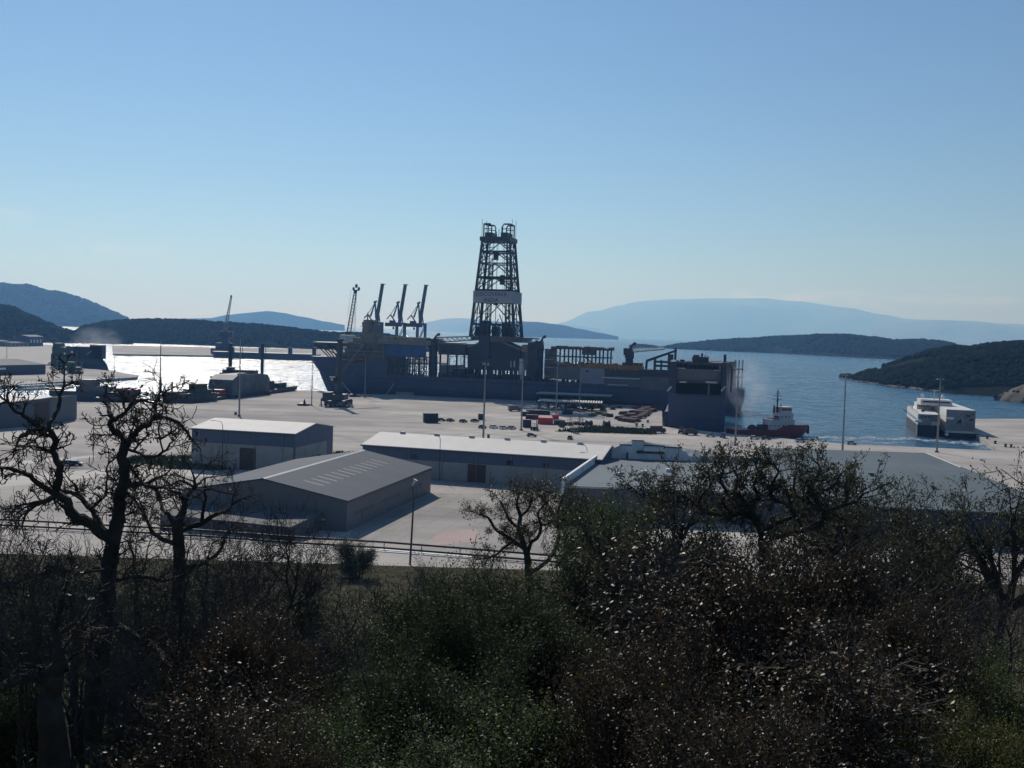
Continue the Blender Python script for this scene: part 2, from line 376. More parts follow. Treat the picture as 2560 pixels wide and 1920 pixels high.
hill('headland_hill', [(-420, 763), (-250, 725), (-80, 711), (0, 714), (60, 721), (130, 736), (190, 750), (240, 767), (285, 786), (318, 800)], 5600, 6600, SCRUB2, 130, 40, .003, 10,
     forest=(6500, 9, 18, 'far wooded hillside falling to the sea at the left of the bay', 1))
hill('near_headland', [(-380, 740), (-200, 750), (-60, 761), (20, 771), (80, 795), (120, 811), (160, 827), (200, 837), (260, 850), (330, 863)], [(-380, 1650), (330, 1900)], [(-380, 2250), (330, 2150)], SCRUB, 120, 14, .006, 12,
     forest=(5200, 3.0, 6.5, 'dark scrub woods on the slope above the left quays', 1))
hill('peninsula', [(150, 854), (185, 836), (215, 820), (270, 808), (320, 805), (390, 803), (440, 805), (500, 807), (560, 811), (640, 816), (700, 823), (760, 832), (830, 838), (900, 837), (950, 840), (1000, 848), (1050, 860), (1100, 874)],
     [(150, 2050), (700, 2000), (1100, 1950)], [(150, 2300), (1100, 2150)], SCRUB, 200, 10, .006, 13,
     forest=(9000, 3.0, 6.5, 'low wooded peninsula stretching across the bay behind the far quay', 1))
hill('wooded_island', [(1575, 880), (1640, 872), (1700, 866), (1780, 857), (1860, 851), (1950, 846), (2040, 841), (2110, 842), (2180, 848), (2250, 854), (2300, 853), (2350, 858), (2420, 872), (2500, 884)],
     [(1575, 4000), (1900, 3500), (2250, 2900), (2500, 2700)], [(1575, 4050), (1900, 3900), (2250, 3400), (2500, 3000)], SCRUB, 200, 12, .006, 14,
     forest=(9000, 4, 9, 'dark wooded headland in the middle distance beyond the blue bay', 1))
hill('near_hill', [(2105, 956), (2130, 945), (2170, 932), (2220, 915), (2280, 896), (2330, 881), (2380, 872), (2420, 873), (2460, 867), (2500, 863), (2560, 860), (2640, 853), (2800, 837), (3000, 832)],
     [(2105, 1290), (2150, 1180), (2250, 1040), (2400, 940), (2560, 900), (3000, 860)], [(2105, 1300), (2200, 1330), (2400, 1300), (2700, 1260), (3000, 1250)], SCRUB, 200, 7, .01, 15,
     forest=(11000, 1.6, 4.4, 'dark wooded hill running down to the water at the right', .7), shore_rock=True)
hill('rocky_bank', [(2485, 993), (2510, 980), (2540, 968), (2580, 955), (2700, 930), (2900, 920)], [(2485, 860), (2560, 830), (2900, 800)], [(2485, 864), (2560, 865), (2900, 860)], mat('bare_rock_bank', (.13, .12, .105), .95, var=.45, scale=.12, spec=0, stain=((.04, .045, .03), .09, .9, (1, 1, 1))), 60, 5, .05, 16,
     forest=(60, .6, 1.8, 'scattered scrub on the rocky bank at the right edge', 1))

# ================================================================ quays
def slab(name, pts, m, z=0.0, depth=5):
    mb = MB(); mb.prism([(p.x, p.y) for p in pts], z - depth, z); o = mb.build(name, m); return tag(o, None, None, kind='structure')
P2 = lambda *a: [G(x, y) for x, y in a]
main = P2((-700, 962), (-300, 985), (120, 1002), (345, 1007), (480, 1010), (580, 997), (670, 986), (755, 975), (800, 977), (830, 985), (1000, 988), (1180, 998), (1350, 1004), (1655, 1018), (1656, 1066), (1830, 1085), (2120, 1110), (2260, 1116), (2500, 1127), (2466, 1104), (2434, 1083), (2430, 1047), (2560, 1047), (2900, 1048))
main += [Vector((330, 150, 0)), Vector((-330, 150, 0))]
def earcap(pts, z0, z1, name, m):
    bm = bmesh.new(); vs = [bm.verts.new((p.x, p.y, z1)) for p in pts]; f = bm.faces.new(vs); bm.normal_update()
    if f.normal.z < 0: f.normal_flip()
    lo = [bm.verts.new((p.x, p.y, z0)) for p in pts]
    for i in range(len(vs)):
        j = (i + 1) % len(vs); bm.faces.new((vs[j], vs[i], lo[i], lo[j]))
    bmesh.ops.triangulate(bm, faces=[f]); bmesh.ops.recalc_face_normals(bm, faces=bm.faces)
    me = bpy.data.meshes.new(name); bm.to_mesh(me); bm.free(); me.materials.append(m)
    o = bpy.data.objects.new(name, me); COL.objects.link(o); return tag(o, None, None, kind='structure')
earcap(main, -6, 0, 'quay', CONC)
earcap(P2((-500, 962), (0, 965), (155, 954), (342, 943), (346, 938), (275, 927), (200, 919), (115, 911), (60, 905), (40, 890), (-500, 900)), -6, 0, 'pier', CONC)
earcap(P2((-500, 884), (60, 906), (116, 912), (150, 885), (128, 862), (-200, 868), (-500, 872)), -6, .05, 'container_yard_ground', CONC2)
earcap(P2((280, 863), (283, 885), (420, 887), (560, 889), (700, 894), (830, 898), (1120, 908), (1120, 880), (800, 873), (520, 868), (400, 866)), -6, 0, 'far_quay', CONC)
# quay edge beam, kerb along the near quay front
mb = MB()
for a, b in zip(main[9:13], main[10:14]):
    f = Frame(a, b); 
    for q in (0,): mb.prism([tuple(f.world(0, .05, 0)[:2]), tuple(f.world(f.len, .05, 0)[:2]), tuple(f.world(f.len, -.5, 0)[:2]), tuple(f.world(0, -.5, 0)[:2])], .01, .3)
tag(mb.build('quay_kerb', CONC2), None, None, kind='structure')
# darker tarmac and road strips on the apron, a few millimetres proud
def sheet(name, pts, m, z):
    mb = MB(); mb.add([(p.x, p.y, z) for p in pts], [tuple(range(len(pts)))]); o = mb.build(name, m); return tag(o, None, None, kind='structure')
YARD = mat('yard_concrete', (.38, .365, .34), .95, var=.12, scale=.06, spec=.03, stain=((.17, .165, .155), .035, .75, (1.2, .28, 1)))
sheet('yard_apron', P2((880, 1325), (1085, 1232), (1400, 1236), (1400, 1390), (870, 1352)), YARD, .004)
REDC = mat('reddish_worn_concrete', (.36, .27, .24), .9, var=.12, scale=.1, stain=((.3, .28, .26), .2, .6, (1, .5, 1)))
sheet('yard_patch', P2((1100, 1330), (1190, 1322), (1200, 1352), (1060, 1366)), REDC, .008)
PATH = mat('pale_track', (.42, .40, .36), .9, var=.1, scale=.2)
sheet('track', P2((0, 1156), (235, 1138), (240, 1143), (0, 1166)), PATH, .004)
sheet('track', P2((-60, 1194), (300, 1170), (560, 1178), (540, 1192), (300, 1186), (-60, 1225)), PATH, .008)
DRYG = mat('dry_grass_ground', (.17, .16, .10), .95, var=.35, scale=.25, stain=((.06, .08, .03), .12, .7, (1, 1, 1)))
sheet('grass_verge', P2((300, 1150), (480, 1128), (478, 1165), (330, 1168)), DRYG, .012)
sheet('grass_verge', P2((826, 1134), (1010, 1130), (920, 1152), (835, 1150)), DRYG, .012)
sheet('grass_verge', P2((1385, 1076), (1500, 1072), (1635, 1082), (1630, 1087), (1390, 1080)), DRYG, .012)
sheet('road', P2((1380, 1326), (1900, 1352), (2240, 1355), (2560, 1372), (2900, 1385), (2900, 1364), (2560, 1352), (2240, 1341), (1900, 1325), (1560, 1308), (1380, 1300)), CONC2, .016)
TYM = mat('tyre_mark_rubber', (.31, .30, .285), .95, var=.2, scale=.2, spec=.03)
rr = random.Random(5); mb = MB()
for k in range(46):
    px, py = rr.uniform(520, 1750), rr.uniform(1012, 1125)
    if 1380 < px < 1660 and py < 1085: continue
    p = G(px, py); th = rr.choice((.15, -.25, 1.2, 2.6)) + rr.gauss(0, .25); L = rr.uniform(18, 70); cv = rr.gauss(0, .02); w_ = rr.uniform(.2, .45); pts = []
    for i in range(15):
        pts.append((p.x, p.y)); th += cv * L / 14 * .25; p = p + Vector((math.cos(th), math.sin(th), 0)) * (L / 14)
    for off in (-.95, .95):
        q = []
        for i in range(15):
            a_, b_ = pts[max(i - 1, 0)], pts[min(i + 1, 14)]; d_ = Vector((b_[0] - a_[0], b_[1] - a_[1], 0)).normalized(); nv = Vector((-d_.y, d_.x, 0)); c_ = Vector((pts[i][0], pts[i][1], .006 + .0006 * k)); q += [c_ + nv * (off - w_ / 2), c_ + nv * (off + w_ / 2)]
        if any(abs(v.x) > 250 for v in q): continue
        mb.add(q, [(2 * i, 2 * i + 2, 2 * i + 3, 2 * i + 1) for i in range(14)])
tag(mb.build('tyre_marks', TYM), None, None, kind='structure')
# hillside below the viewer
SOIL = mat('hillside_soil', (.062, .056, .040), .95, var=.4, scale=.35, spec=0, bump=.6, stain=((.035, .05, .018), .09, .8, (1, 1, 1)))
PROF = [(-60, 46), (0, 40), (8, 37.4), (16, 34.5), (25, 31.5), (40, 27.3), (60, 21.5), (100, 11.4), (150, 2.6), (178, .5), (192, -.6), (210, -2.5)]
def tz(x, y):
    z = None
    for (a, b), (c, d) in zip(PROF, PROF[1:]):
        if y <= c: z = b + (d - b) * (y - a) / (c - a); break
    if z is None: z = PROF[-1][1]
    k = min(1, max(0, (185 - y) / 60)); k2 = min(1, max(0, (y - 2) / 10))
    return z + (noise.fractal(Vector((x * .03, y * .03, 2.2)), 1.0, 2.0, 4) * 2.0 + noise.noise(Vector((x * .3, y * .3, 1))) * .25) * k * k2
vs = []; fs = []; nx, ny = 170, 150
for j in range(ny + 1):
    y = -60 + 270 * (j / ny) ** 1.0
    for i in range(nx + 1):
        x = (-1 + 2 * i / nx) * 300; vs.append((x, y, tz(x, y)))
for j in range(ny):
    for i in range(nx):
        a = j * (nx + 1) + i; fs.append((a, a + 1, a + nx + 2, a + nx + 1))
o = bpy.data.objects.new('hillside', npmesh('hillside', vs, fs, SOIL, True)); COL.objects.link(o); tag(o, None, None, kind='structure')

FOAM = mat('sea_foam', (.62, .66, .68), .9, var=.15, scale=.5, spec=0)
rr = random.Random(17); mb = MB()
for (xa, ya, xb, yb, n, thick) in ((2010, 1092, 2300, 1098, 260, 1.0), (2300, 1099, 2470, 1112, 150, .8), (2040, 1100, 2260, 1108, 60, .5), (1900, 1052, 2080, 1056, 60, .35), (1960, 1020, 2200, 1028, 60, .3), (2380, 1104, 2490, 1122, 70, .5)):
    for i in range(n):
        u = rr.random(); p = G(xa + (xb - xa) * u, ya + (yb - ya) * u + rr.gauss(0, 1.3) + 1.5 * math.sin(u * 19), WZ); L = rr.uniform(.8, 4.5); w_ = rr.uniform(.15, .7) * thick; th = rr.gauss(.05, .12); c_, s_ = math.cos(th), math.sin(th)
        mb.add([(p.x + c_ * x - s_ * y, p.y + s_ * x + c_ * y, WZ + .02) for x, y in ((-L / 2, 0), (-L * .2, -w_), (L * .3, -w_ * .8), (L / 2, 0), (L * .2, w_), (-L * .3, w_ * .7))], [(0, 1, 2, 3, 4, 5)])
tag(mb.build('foam', FOAM), 'broken white foam lines on the water along the quay and ferries', 'foam', kind='stuff')
# ================================================================ buildings
ROOFW = mat('white_metal_roof', (.57, .56, .525), .75, var=.06, scale=.2, stripes=('X', .6, .35), stain=((.48, .44, .36), .12, .5, (1, .2, 1)))
CLADB = mat('blue_wall_cladding', (.075, .11, .17), .6, var=.1, scale=.4, stripes=('X', .5, .4))
PANEL = mat('grey_wall_panel', (.29, .305, .30), .75, var=.12, scale=.5, stripes=('X', 2.4, .25), stain=((.16, .16, .15), .25, .6, (1, 1, .25)))
DOORD = mat('dark_rust_door', (.07, .045, .04), .7, var=.3, scale=.8, stripes=('X', .4, .3))
GREYCL = mat('dark_grey_cladding', (.15, .155, .165), .6, var=.08, scale=.4, stripes=('X', .45, .35))
GREYROOF = mat('grey_metal_roof', (.058, .076, .100), .8, var=.07, scale=.12, spec=.15, stripes=('X', .9, .4), stain=((.04, .046, .055), .09, .5, (1, .2, 1)))
add_joints(YARD, 5.0, 0, .7, .70)
SKYL = mat('translucent_skylight', (.20, .20, .185), .7, var=.08)
def gable(fr, L, W, h, hr, parent, roofm, wallm, over=.35):
    """shed along x (0..L), depth W, eaves h, ridge hr; returns wall and roof parts"""
    mb = MB(); poly = [(0, h), (W / 2, hr), (W, h), (W, 0), (0, 0)]
    vs = [(0, y, z) for y, z in poly] + [(L, y, z) for y, z in poly]
    mb.add(vs, [(4, 3, 2, 1, 0), (5, 6, 7, 8, 9)] + [(i, (i + 1) % 5, 5 + (i + 1) % 5, 5 + i) for i in (2, 4)])
    wl = mb.build('wall', wallm, parent)
    mb = MB(); t = .22; k = (hr - h) / (W / 2)
    ys = [(-over, h - over * k + .04), (W / 2, hr + .04), (W + over, h - over * k + .04)]
    prof = [(y, z) for y, z in ys] + [(y, z + t) for y, z in reversed(ys)]
    vs = [(-over, y, z) for y, z in prof] + [(L + over, y, z) for y, z in prof]; n = 6
    mb.add(vs, [(0, 1, 4, 5), (1, 2, 3, 4), (11, 10, 7, 6), (10, 9, 8, 7)] + [(i, n + i, n + (i + 1) % n, (i + 1) % n) for i in range(n)])
    rf = mb.build('roof', roofm, parent)
    return wl, rf
def panel(parent, name, m, x0, x1, z0, z1, y=-.06, t=.08):
    mb = MB(); mb.box((x0, y - t, z0), (x1, y, z1)); return mb.build(name, m, parent)
def panel_side(parent, name, m, xs, y0, y1, z0, z1, t=.08):
    mb = MB(); mb.box((xs, y0, z0), (xs + t, y1, z1)); return mb.build(name, m, parent)

# --- blue and white warehouse with white roof
fr = Frame(G(478, 1166), G(735, 1183)); t = fthing('warehouse', 'smaller blue and grey warehouse with a white roof, standing on the left apron', 'warehouse', fr)
L = fr.len; h = fr.at(600, 1078).z
_d = ray(832, 1110); _p = fr.world(L, 0, 0); _t = (_p.x * fr.n.y - _p.y * fr.n.x) / (_d.x * fr.n.y - _d.y * fr.n.x); _q = CAM + _d * _t; W = fr.loc(_q).y; print('B1 W', W, L, h); hr = h + 1.9
wl, rf = gable(fr, L, W, h, hr, t, ROOFW, CLADB)
b1 = fr.at(600, 1111).z
panel(t, 'wall_panel', PANEL, .3, L - .3, .05, b1); panel_side(t, 'wall_panel', PANEL, L + .06, .4, W * .82, .05, b1)
d = fr.at(600, 1140).x; d2 = fr.at(640, 1140).x
g = panel(t, 'sliding_door', DOORD, d, d2, .05, b1 * .88, -.17)
for px in (770, 795, 815):
    q = fr.at(px, 1130, 0).x
for yy in (.15, .35, .55): panel_side(t, 'loading_door', DOORD, L + .17, W * yy, W * yy + 2.6, .05, 3.6)
mb = MB(); mb.box((-.5, -.62, h - .25), (L + .5, -.38, h - .02)); mb.build('gutter', DSTEEL, t)
for i in range(4): x = L * (.08 + .27 * i); mb = MB(); mb.bar((x, -.24, .1), (x, -.24, h - .1), .09, 6); mb.build('downpipe', STEEL, t)
# --- long warehouse behind
fr = Frame(G(905, 1185), G(1500, 1228)); t = fthing('warehouse', 'long blue and grey warehouse with a white roof, behind the dark grey shed', 'warehouse', fr)
L = fr.len; h = fr.at(1075, 1123).z; hr = h + 2.4; W = 26
gable(fr, L, W, h, hr, t, ROOFW, CLADB)
b1 = fr.at(1075, 1152).z
panel(t, 'wall_panel', PANEL, .3, L - .3, .05, b1)
for a, b in ((1170, 1215),): panel(t, 'sliding_door', DOORD, fr.at(a, 1170).x, fr.at(b, 1170).x, .05, b1 * .97, -.17)
for px in (1034, 1275, 1366):
    q = fr.at(px, 1150); panel(t, 'vent_window', GLASS, q.x - .8, q.x + .8, b1 + .3, b1 + 1.5, -.06)
mb = MB(); mb.box((-.5, -.62, h - .25), (L + .5, -.38, h - .02)); mb.build('gutter', DSTEEL, t)
for i in range(7): x = L * (.06 + .145 * i); mb = MB(); mb.bar((x, -.24, .1), (x, -.24, h - .1), .09, 6); mb.build('downpipe', STEEL, t)
for i in range(6): x = L * (.1 + .155 * i); mb = MB(); mb.box((x - .7, W * .5 - .5, hr + .1), (x + .7, W * .5 + .5, hr + .75)); mb.build('ridge_vent', OFFW, t)
# --- dark grey warehouse
A = G(866, 1330); B = G(1076, 1231)
fr0 = Frame(A, B)                                  # long side, seen at the right
hA = (A - CAM).length; he = 41.6 - (1253 - 817) / (1330 - 817) * 41.6
Wd = 37.0                                            # gable end length, towards the left
fr = Frame(A, B); L = fr.len
t = fthing('warehouse', 'dark grey metal warehouse with grey roof, pale ridge and faded side lettering', 'warehouse', fr)
h = he; hr = h + 3.4
gable(fr, L, Wd, h, hr, t, GREYROOF, GREYCL)
mb = MB(); k = (hr - h) / (Wd / 2); mb.xprism([(Wd / 2, 0), (Wd / 2, 1)], 0, 1); mb = MB()
mb.add([(-.4, Wd / 2 - .55, hr + .27 - .55 * k), (L + .4, Wd / 2 - .55, hr + .27 - .55 * k), (L + .4, Wd / 2, hr + .36), (-.4, Wd / 2, hr + .36), (-.4, Wd / 2 + .55, hr + .27 - .55 * k), (L + .4, Wd / 2 + .55, hr + .27 - .55 * k)], [(0, 1, 2, 3), (3, 2, 5, 4)])
mb.build('ridge_cap', mat('pale_ridge_metal', (.5, .5, .48), .5), t)
for i in range(12):
    x = L * (.12 + .064 * i); mb = MB(); y0, y1 = Wd * .22, Wd * .34
    mb.add([(x, y0, h + y0 * k + .275), (x + .55, y0, h + y0 * k + .275), (x + .55, y1, h + y1 * k + .275), (x, y1, h + y1 * k + .275)], [(0, 1, 2, 3)])
    mb.build('skylight', SKYL, t)
GW = mat('faded_white_lettering', (.14, .155, .17), .7, var=.1)
def wmark(x0, z0, w_, h_): return panel(t, 'wall_marking', GW, x0, x0 + w_, z0, z0 + h_, -.05, .03)
for pa, pb in (((886, 1285), (938, 1261)), ((955, 1253), (1003, 1235)), ((1020, 1226), (1057, 1210))):
    a, b = fr.at(*pa), fr.at(*pb); n = max(5, int((b.x - a.x) / 1.2)); rr = random.Random(int(pa[0])); 
    mb = MB()
    for i in range(n):
        u = i / n; x = a.x + (b.x - a.x) * u; z = a.z + (b.z - a.z) * u; mb.box((x, -.07, z - .35), (x + (b.x - a.x) / n * rr.uniform(.45, .7), -.03, z + .3 + rr.random() * .2))
    mb.add([(a.x, -.055, a.z - .36), (b.x, -.055, b.z - .36), (b.x, -.055, b.z - .30), (a.x, -.055, a.z - .30)], [(0, 1, 2, 3)])
    mb.build('lettering', GW, t)
for pa in ((905, 1272), (1042, 1216)):
    a = fr.at(*pa); mb = MB(); mb.box((a.x - .22, -.07, a.z - 2.7), (a.x + .22, -.03, a.z)); mb.build('downpipe', GW, t)
mb = MB(); mb.box((-.4, -.5, h - .22), (L + .4, -.36, h + .02)); mb.build('gutter', DSTEEL, t)
# a small lamp on the gable end
mb = MB(); mb.box((-.9, 4.6, 2.2), (-.1, 5.1, 2.45)); mb.build('wall_lamp', OFFW, t)
# --- low annex in front of it
fr = Frame(G(400, 1318), G(724, 1352)); t = fthing('annex', 'low grey building with a light lean-to roof before the dark grey shed gable', 'building', fr)
L = fr.len; ha = fr.at(722, 1318).z; Wn = 13
mb = MB(); mb.prism([(0, 0), (L, 0), (L, Wn), (0, Wn)], 0, [ha - .1, ha - .1, ha + .9, ha + .9]); mb.build('wall', mat('annex_wall', (.13, .13, .14), .8, var=.15, scale=.5), t)
mb = MB(); mb.prism([(-.3, -.3), (L + .3, -.3), (L + .3, Wn + .2), (-.3, Wn + .2)], [ha - .07, ha - .07, ha + .97, ha + .97], [ha + .1, ha + .1, ha + 1.15, ha + 1.15])
mb.build('roof', mat('light_grey_sheet_roof', (.17, .172, .17), .85, var=.08, scale=.2, spec=.1, stripes=('Y', .8, .3), stain=((.12, .12, .12), .15, .5, (1, .3, 1))), t)
for i in range(4): panel(t, 'window', GLASS, L * (.12 + .22 * i), L * (.12 + .22 * i) + 1.6, 1.1, 2.3, -.02)
# --- walled flat roof building at the right
PLAS = mat('white_blue_plaster', (.66, .68, .68), .8, var=.1, scale=.4, stain=((.22, .23, .25), .3, .6, (1, 1, .3)))
FLATR = mat('blue_grey_flat_roof', (.115, .15, .172), .9, var=.1, scale=.05, stain=((.11, .13, .14), .06, .6, (1, .5, 1)))
zt = 9.0
a = G(1405, 1195, zt); b = G(1505, 1129, zt); c2 = G(1735, 1143, zt)
fr = Frame(a, Vector((a.x + 60, a.y - 60 * .05, 0))); t = fthing('depot', 'big walled building with a blue-grey flat roof and a stepped white parapet', 'building', fr)
la, lb, lc = fr.loc(a), fr.loc(b), fr.loc(c2); zr = zt - 1.7
Wx = fr.loc(G(2070, 1250, 7)).x; D = lb.y
mb = MB(); mb.prism([(la.x, 0), (Wx, 0), (Wx, D), (lb.x, D)], 0, zr - .05); mb.build('wall', mat('violet_grey_wall', (.13, .125, .145), .8, var=.12, scale=.3, stripes=('X', 3, .2)), t)
mb = MB(); mb.prism([(la.x + .4, .0), (Wx, -.3), (Wx, D - .4), (lb.x + .3, D - .4)], zr - .04, zr); mb.build('roof', FLATR, t)
wv = Vector((lb.x - la.x, D)); nrm = Vector((wv.y, -wv.x)).normalized() * .4
mb = MB(); mb.prism([(la.x - .05, -1.2), (la.x + nrm.x, -1.2), (lb.x + nrm.x, D), (lb.x - .05, D)], zr - 3.0, [zt - .1, zt - .1, zt, zt]); pw = mb.build('side_parapet', PLAS, t)
mb = MB(); mb.prism([(la.x - .15, -1.25), (la.x + nrm.x + .1, -1.25), (lb.x + nrm.x + .1, D), (lb.x - .15, D)], [zt - .1, zt - .1, zt, zt], [zt + .1, zt + .1, zt + .2, zt + .2]); mb.build('coping', WHITEP, pw)
mb = MB(); xs = lambda px, py: fr.at(px, py, D)
st = [(1505, 1129), (1533, 1130), (1536, 1119), (1552, 1112), (1580, 1114), (1580, 1102), (1609, 1103), (1609, 1114), (1660, 1116), (1704, 1121), (1706, 1128), (1716, 1129), (1722, 1141), (2080, 1154)]
pts = []
for i, (px, py) in enumerate(st):
    q = xs(px, py); pts.append((q.x, q.z))
pl = [(pts[-1][0], zr - 2), (pts[0][0], zr - 2)] + pts
bm = bmesh.new(); f0 = [bm.verts.new((x, D, z)) for x, z in pl]; f1 = [bm.verts.new((x, D + .5, z)) for x, z in pl]
fa = bm.faces.new(f0); fb = bm.faces.new(f1[::-1])
for i in range(len(pl)):
    j = (i + 1) % len(pl); bm.faces.new((f0[j], f0[i], f1[i], f1[j]))
bmesh.ops.triangulate(bm, faces=[fa, fb]); bmesh.ops.recalc_face_normals(bm, faces=bm.faces)
me = bpy.data.meshes.new('stepped_parapet'); bm.to_mesh(me); bm.free(); me.materials.append(PLAS)
sp = bpy.data.objects.new('stepped_parapet', me); COL.objects.link(sp); sp.parent = t
q0, q1 = xs(1610, 1119), xs(1661, 1122); mb = MB(); mb.box((q0.x, D - .9, q0.z - .9), (q1.x, D - .05, q0.z + .02)); mb.build('canopy_sheet', WHITEP, sp)
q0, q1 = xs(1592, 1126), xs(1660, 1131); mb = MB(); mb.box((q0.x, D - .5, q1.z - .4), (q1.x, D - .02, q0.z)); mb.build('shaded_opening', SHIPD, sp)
q0, q1 = xs(1549, 1113), xs(1580, 1115); mb = MB(); mb.box((q0.x, D - .15, q0.z), (q1.x, D + .6, q0.z + .3)); q0, q1 = xs(1609, 1114), xs(1705, 1121)
mb.box((q0.x, D - .15, q0.z - .1), (xs(1662, 1117).x, D + .6, q0.z + .2)); mb.box((xs(1662, 1117).x, D - .15, q1.z), (q1.x, D + .6, q1.z + .3)); q0, q1 = xs(1579, 1102), xs(1610, 1103); mb.box((q0.x, D - .15, q0.z), (q1.x, D + .6, q0.z + .25)); mb.build('coping', DSTEEL, sp)
mb = MB(); q = xs(1568, 1140); mb.box((q.x - .25, D - .35, zr), (q.x + .25, D - .05, q.z + 1)); mb.build('vent_pipe', DSTEEL, t)
for i in range(5): mb = MB(); x, y = 14 + i * 6.5, D * (.35 + .1 * (i % 3)); mb.box((x - .7, y - .6, zr), (x + .7, y + .6, zr + .8)); mb.build('roof_vent', PLAS, t)
mb = MB(); mb.box((la.x + .4, -.5, zr - .35), (Wx, -.31, zr + .12)); mb.build('eaves_trim', OFFW, t)
for i in range(7): panel(t, 'window', GLASS, 5 + 7.5 * i, 8 + 7.5 * i, zr * .5, zr * .5 + 1.3, -.02)
# --- big roof further right
zr2 = 6.6; fr = Frame(G(2010, 1338), G(2700, 1374)); t = fthing('depot', 'wide building with a plain blue-green hipped roof below the right side bay', 'building', fr)
L = fr.len; R2 = mat('blue_green_sheet_roof', (.118, .152, .168), .9, var=.12, scale=.05, spec=.1, stripes=('X', 1.1, .5), stain=((.065, .09, .105), .05, .7, (1, .25, 1)))
h2 = fr.at(2240, 1268).z; far = fr.loc(G(2310, 1132, h2 + 3.4)); rr0 = fr.loc(G(2075, 1143, h2 + 3.0))
mb = MB(); mb.prism([(0, 0), (L, 0), (L, far.y), (0, far.y)], 0, h2 - .03); mb.build('wall', mat('dark_blue_grey_wall', (.05, .06, .08), .8, var=.15, scale=.3, stripes=('X', 2.5, .2)), t)
mb = MB(); e = .5; hx = far.x
V0 = [(-e, -e, h2), (L + e, -e, h2), (L + e, far.y + 20, h2 - 1.5), (hx, far.y, h2 + 3.4), (-e, far.y - 2, h2 + 3.1)]
mb.add(V0 + [(x, y, z - .35) for x, y, z in V0], [(0, 1, 3, 4), (1, 2, 3), (0, 5, 6, 1), (4, 9, 5, 0), (3, 8, 9, 4), (2, 7, 8, 3), (1, 6, 7, 2)]); mb.build('roof', R2, t)
mb = MB(); mb.bar((hx + .5, far.y - 1, h2 + 3.36), (hx + (L - hx) * .3, far.y * .7, h2 + 2.4), .22, 4); mb.build('hip_flashing', SHIPG, t)
rr = random.Random(8)
for i in range(9):
    u, v = rr.uniform(.05, .6), rr.uniform(.15, .85); x, y = (-e + (hx + e) * u * 1.2), far.y * v; z = h2 + 3.2 * v
    mb = MB(); mb.box((x - .5, y - .5, z - .1), (x + .5, y + .5, z + .7)); mb.prism([(x - .7, y - .7), (x + .7, y - .7), (x + .7, y + .7), (x - .7, y + .7)], z + .7, z + .85); mb.build('roof_vent', SHIPG, t)
for i in range(9): panel(t, 'window', GLASS, 4 + 6.5 * i, 7 + 6.5 * i, 2.4, 3.8, -.02)
# --- hall at the left edge
fr = Frame(G(-140, 1083), G(128, 1062)); t = fthing('hall', 'blue-grey hall with a white low roof and a brown door at the left edge', 'hall', fr)
L = fr.len; c = fr.loc(G(194, 1047)); h = fr.at(80, 1000).z
mb = MB(); W = max(14, c.y); mb.prism([(0, 0), (L, 0), (c.x, W), (c.x - L, W)], 0, [h - 1.4, h + .6, h - .2, h - 1.4]); mb.build('wall', mat('blue_grey_hall_wall', (.085, .105, .13), .7, var=.1, scale=.4, stripes=('X', .6, .3)), t)
mb = MB(); mb.prism([(-.3, -.3), (L * .72, -.3), (L + .3, -.3), (L + 4, W * .45), (c.x * .55, W + .3), (-.3, W + .3)], [h - 1.35, h - .5, h + .64, h + .7, h + .4, h - 1.35], [h - 1.1, h - .25, h + .9, h + .95, h + .65, h - 1.1]); mb.build('roof', ROOFW, t)
a, b = fr.at(86, 1040), fr.at(122, 1040); panel(t, 'sliding_door', DOORD, a.x, b.x, .05, h * .92, -.02)
# --- long low shed on the pier
fr = Frame(G(-160, 943), G(114, 935)); t = fthing('shed', 'long low grey shed with a flat pale roof standing on the pier', 'shed', fr)
L = fr.len; h = fr.at(100, 912).z; W = 60
gable(fr, L, W, h, h + 3, t, mat('pale_grey_roof', (.13, .145, .145), .9, var=.1, scale=.05), mat('shed_wall_blue', (.05, .065, .095), .7, var=.1))
a = fr.at(8, 922); mb = MB(); mb.box((a.x - 3, -.2, a.z - .6), (a.x + 2, -.05, a.z + .8)); mb.build('sign_panel', WHITEP, t)
# --- far depot buildings
for i, (x0, x1, yt, yb, lab) in enumerate(((-60, 22, 851, 866, 'pale low depot with a grey roof at the foot of the left hill'), (26, 72, 855, 866, 'pale low depot by the blue frame building at the foot of the left hill'), (72, 108, 838, 865, 'blue-grey tall frame building at the foot of the left hill'))):
    a, b = G(x0, yb + 1), G(x1, yb); fr = Frame(a, b); h = fr.at((x0 + x1) / 2, yt).z; t = fthing('depot', lab, 'building', fr)
    gable(fr, fr.len, 22, h * .86, h, t, mat('dull_roof', (.14, .15, .16), .9), mat('dull_wall', (.20, .22, .25), .8, var=.2, scale=.2) if i < 2 else mat('frame_wall', (.06, .08, .13), .8, var=.3, scale=.2))
    for k in range(4): panel(t, 'window', GLASS if i < 2 else OFFW, fr.len * (.1 + .22 * k), fr.len * (.1 + .22 * k) + fr.len * .1, h * .3, h * .6, -.02, .1)

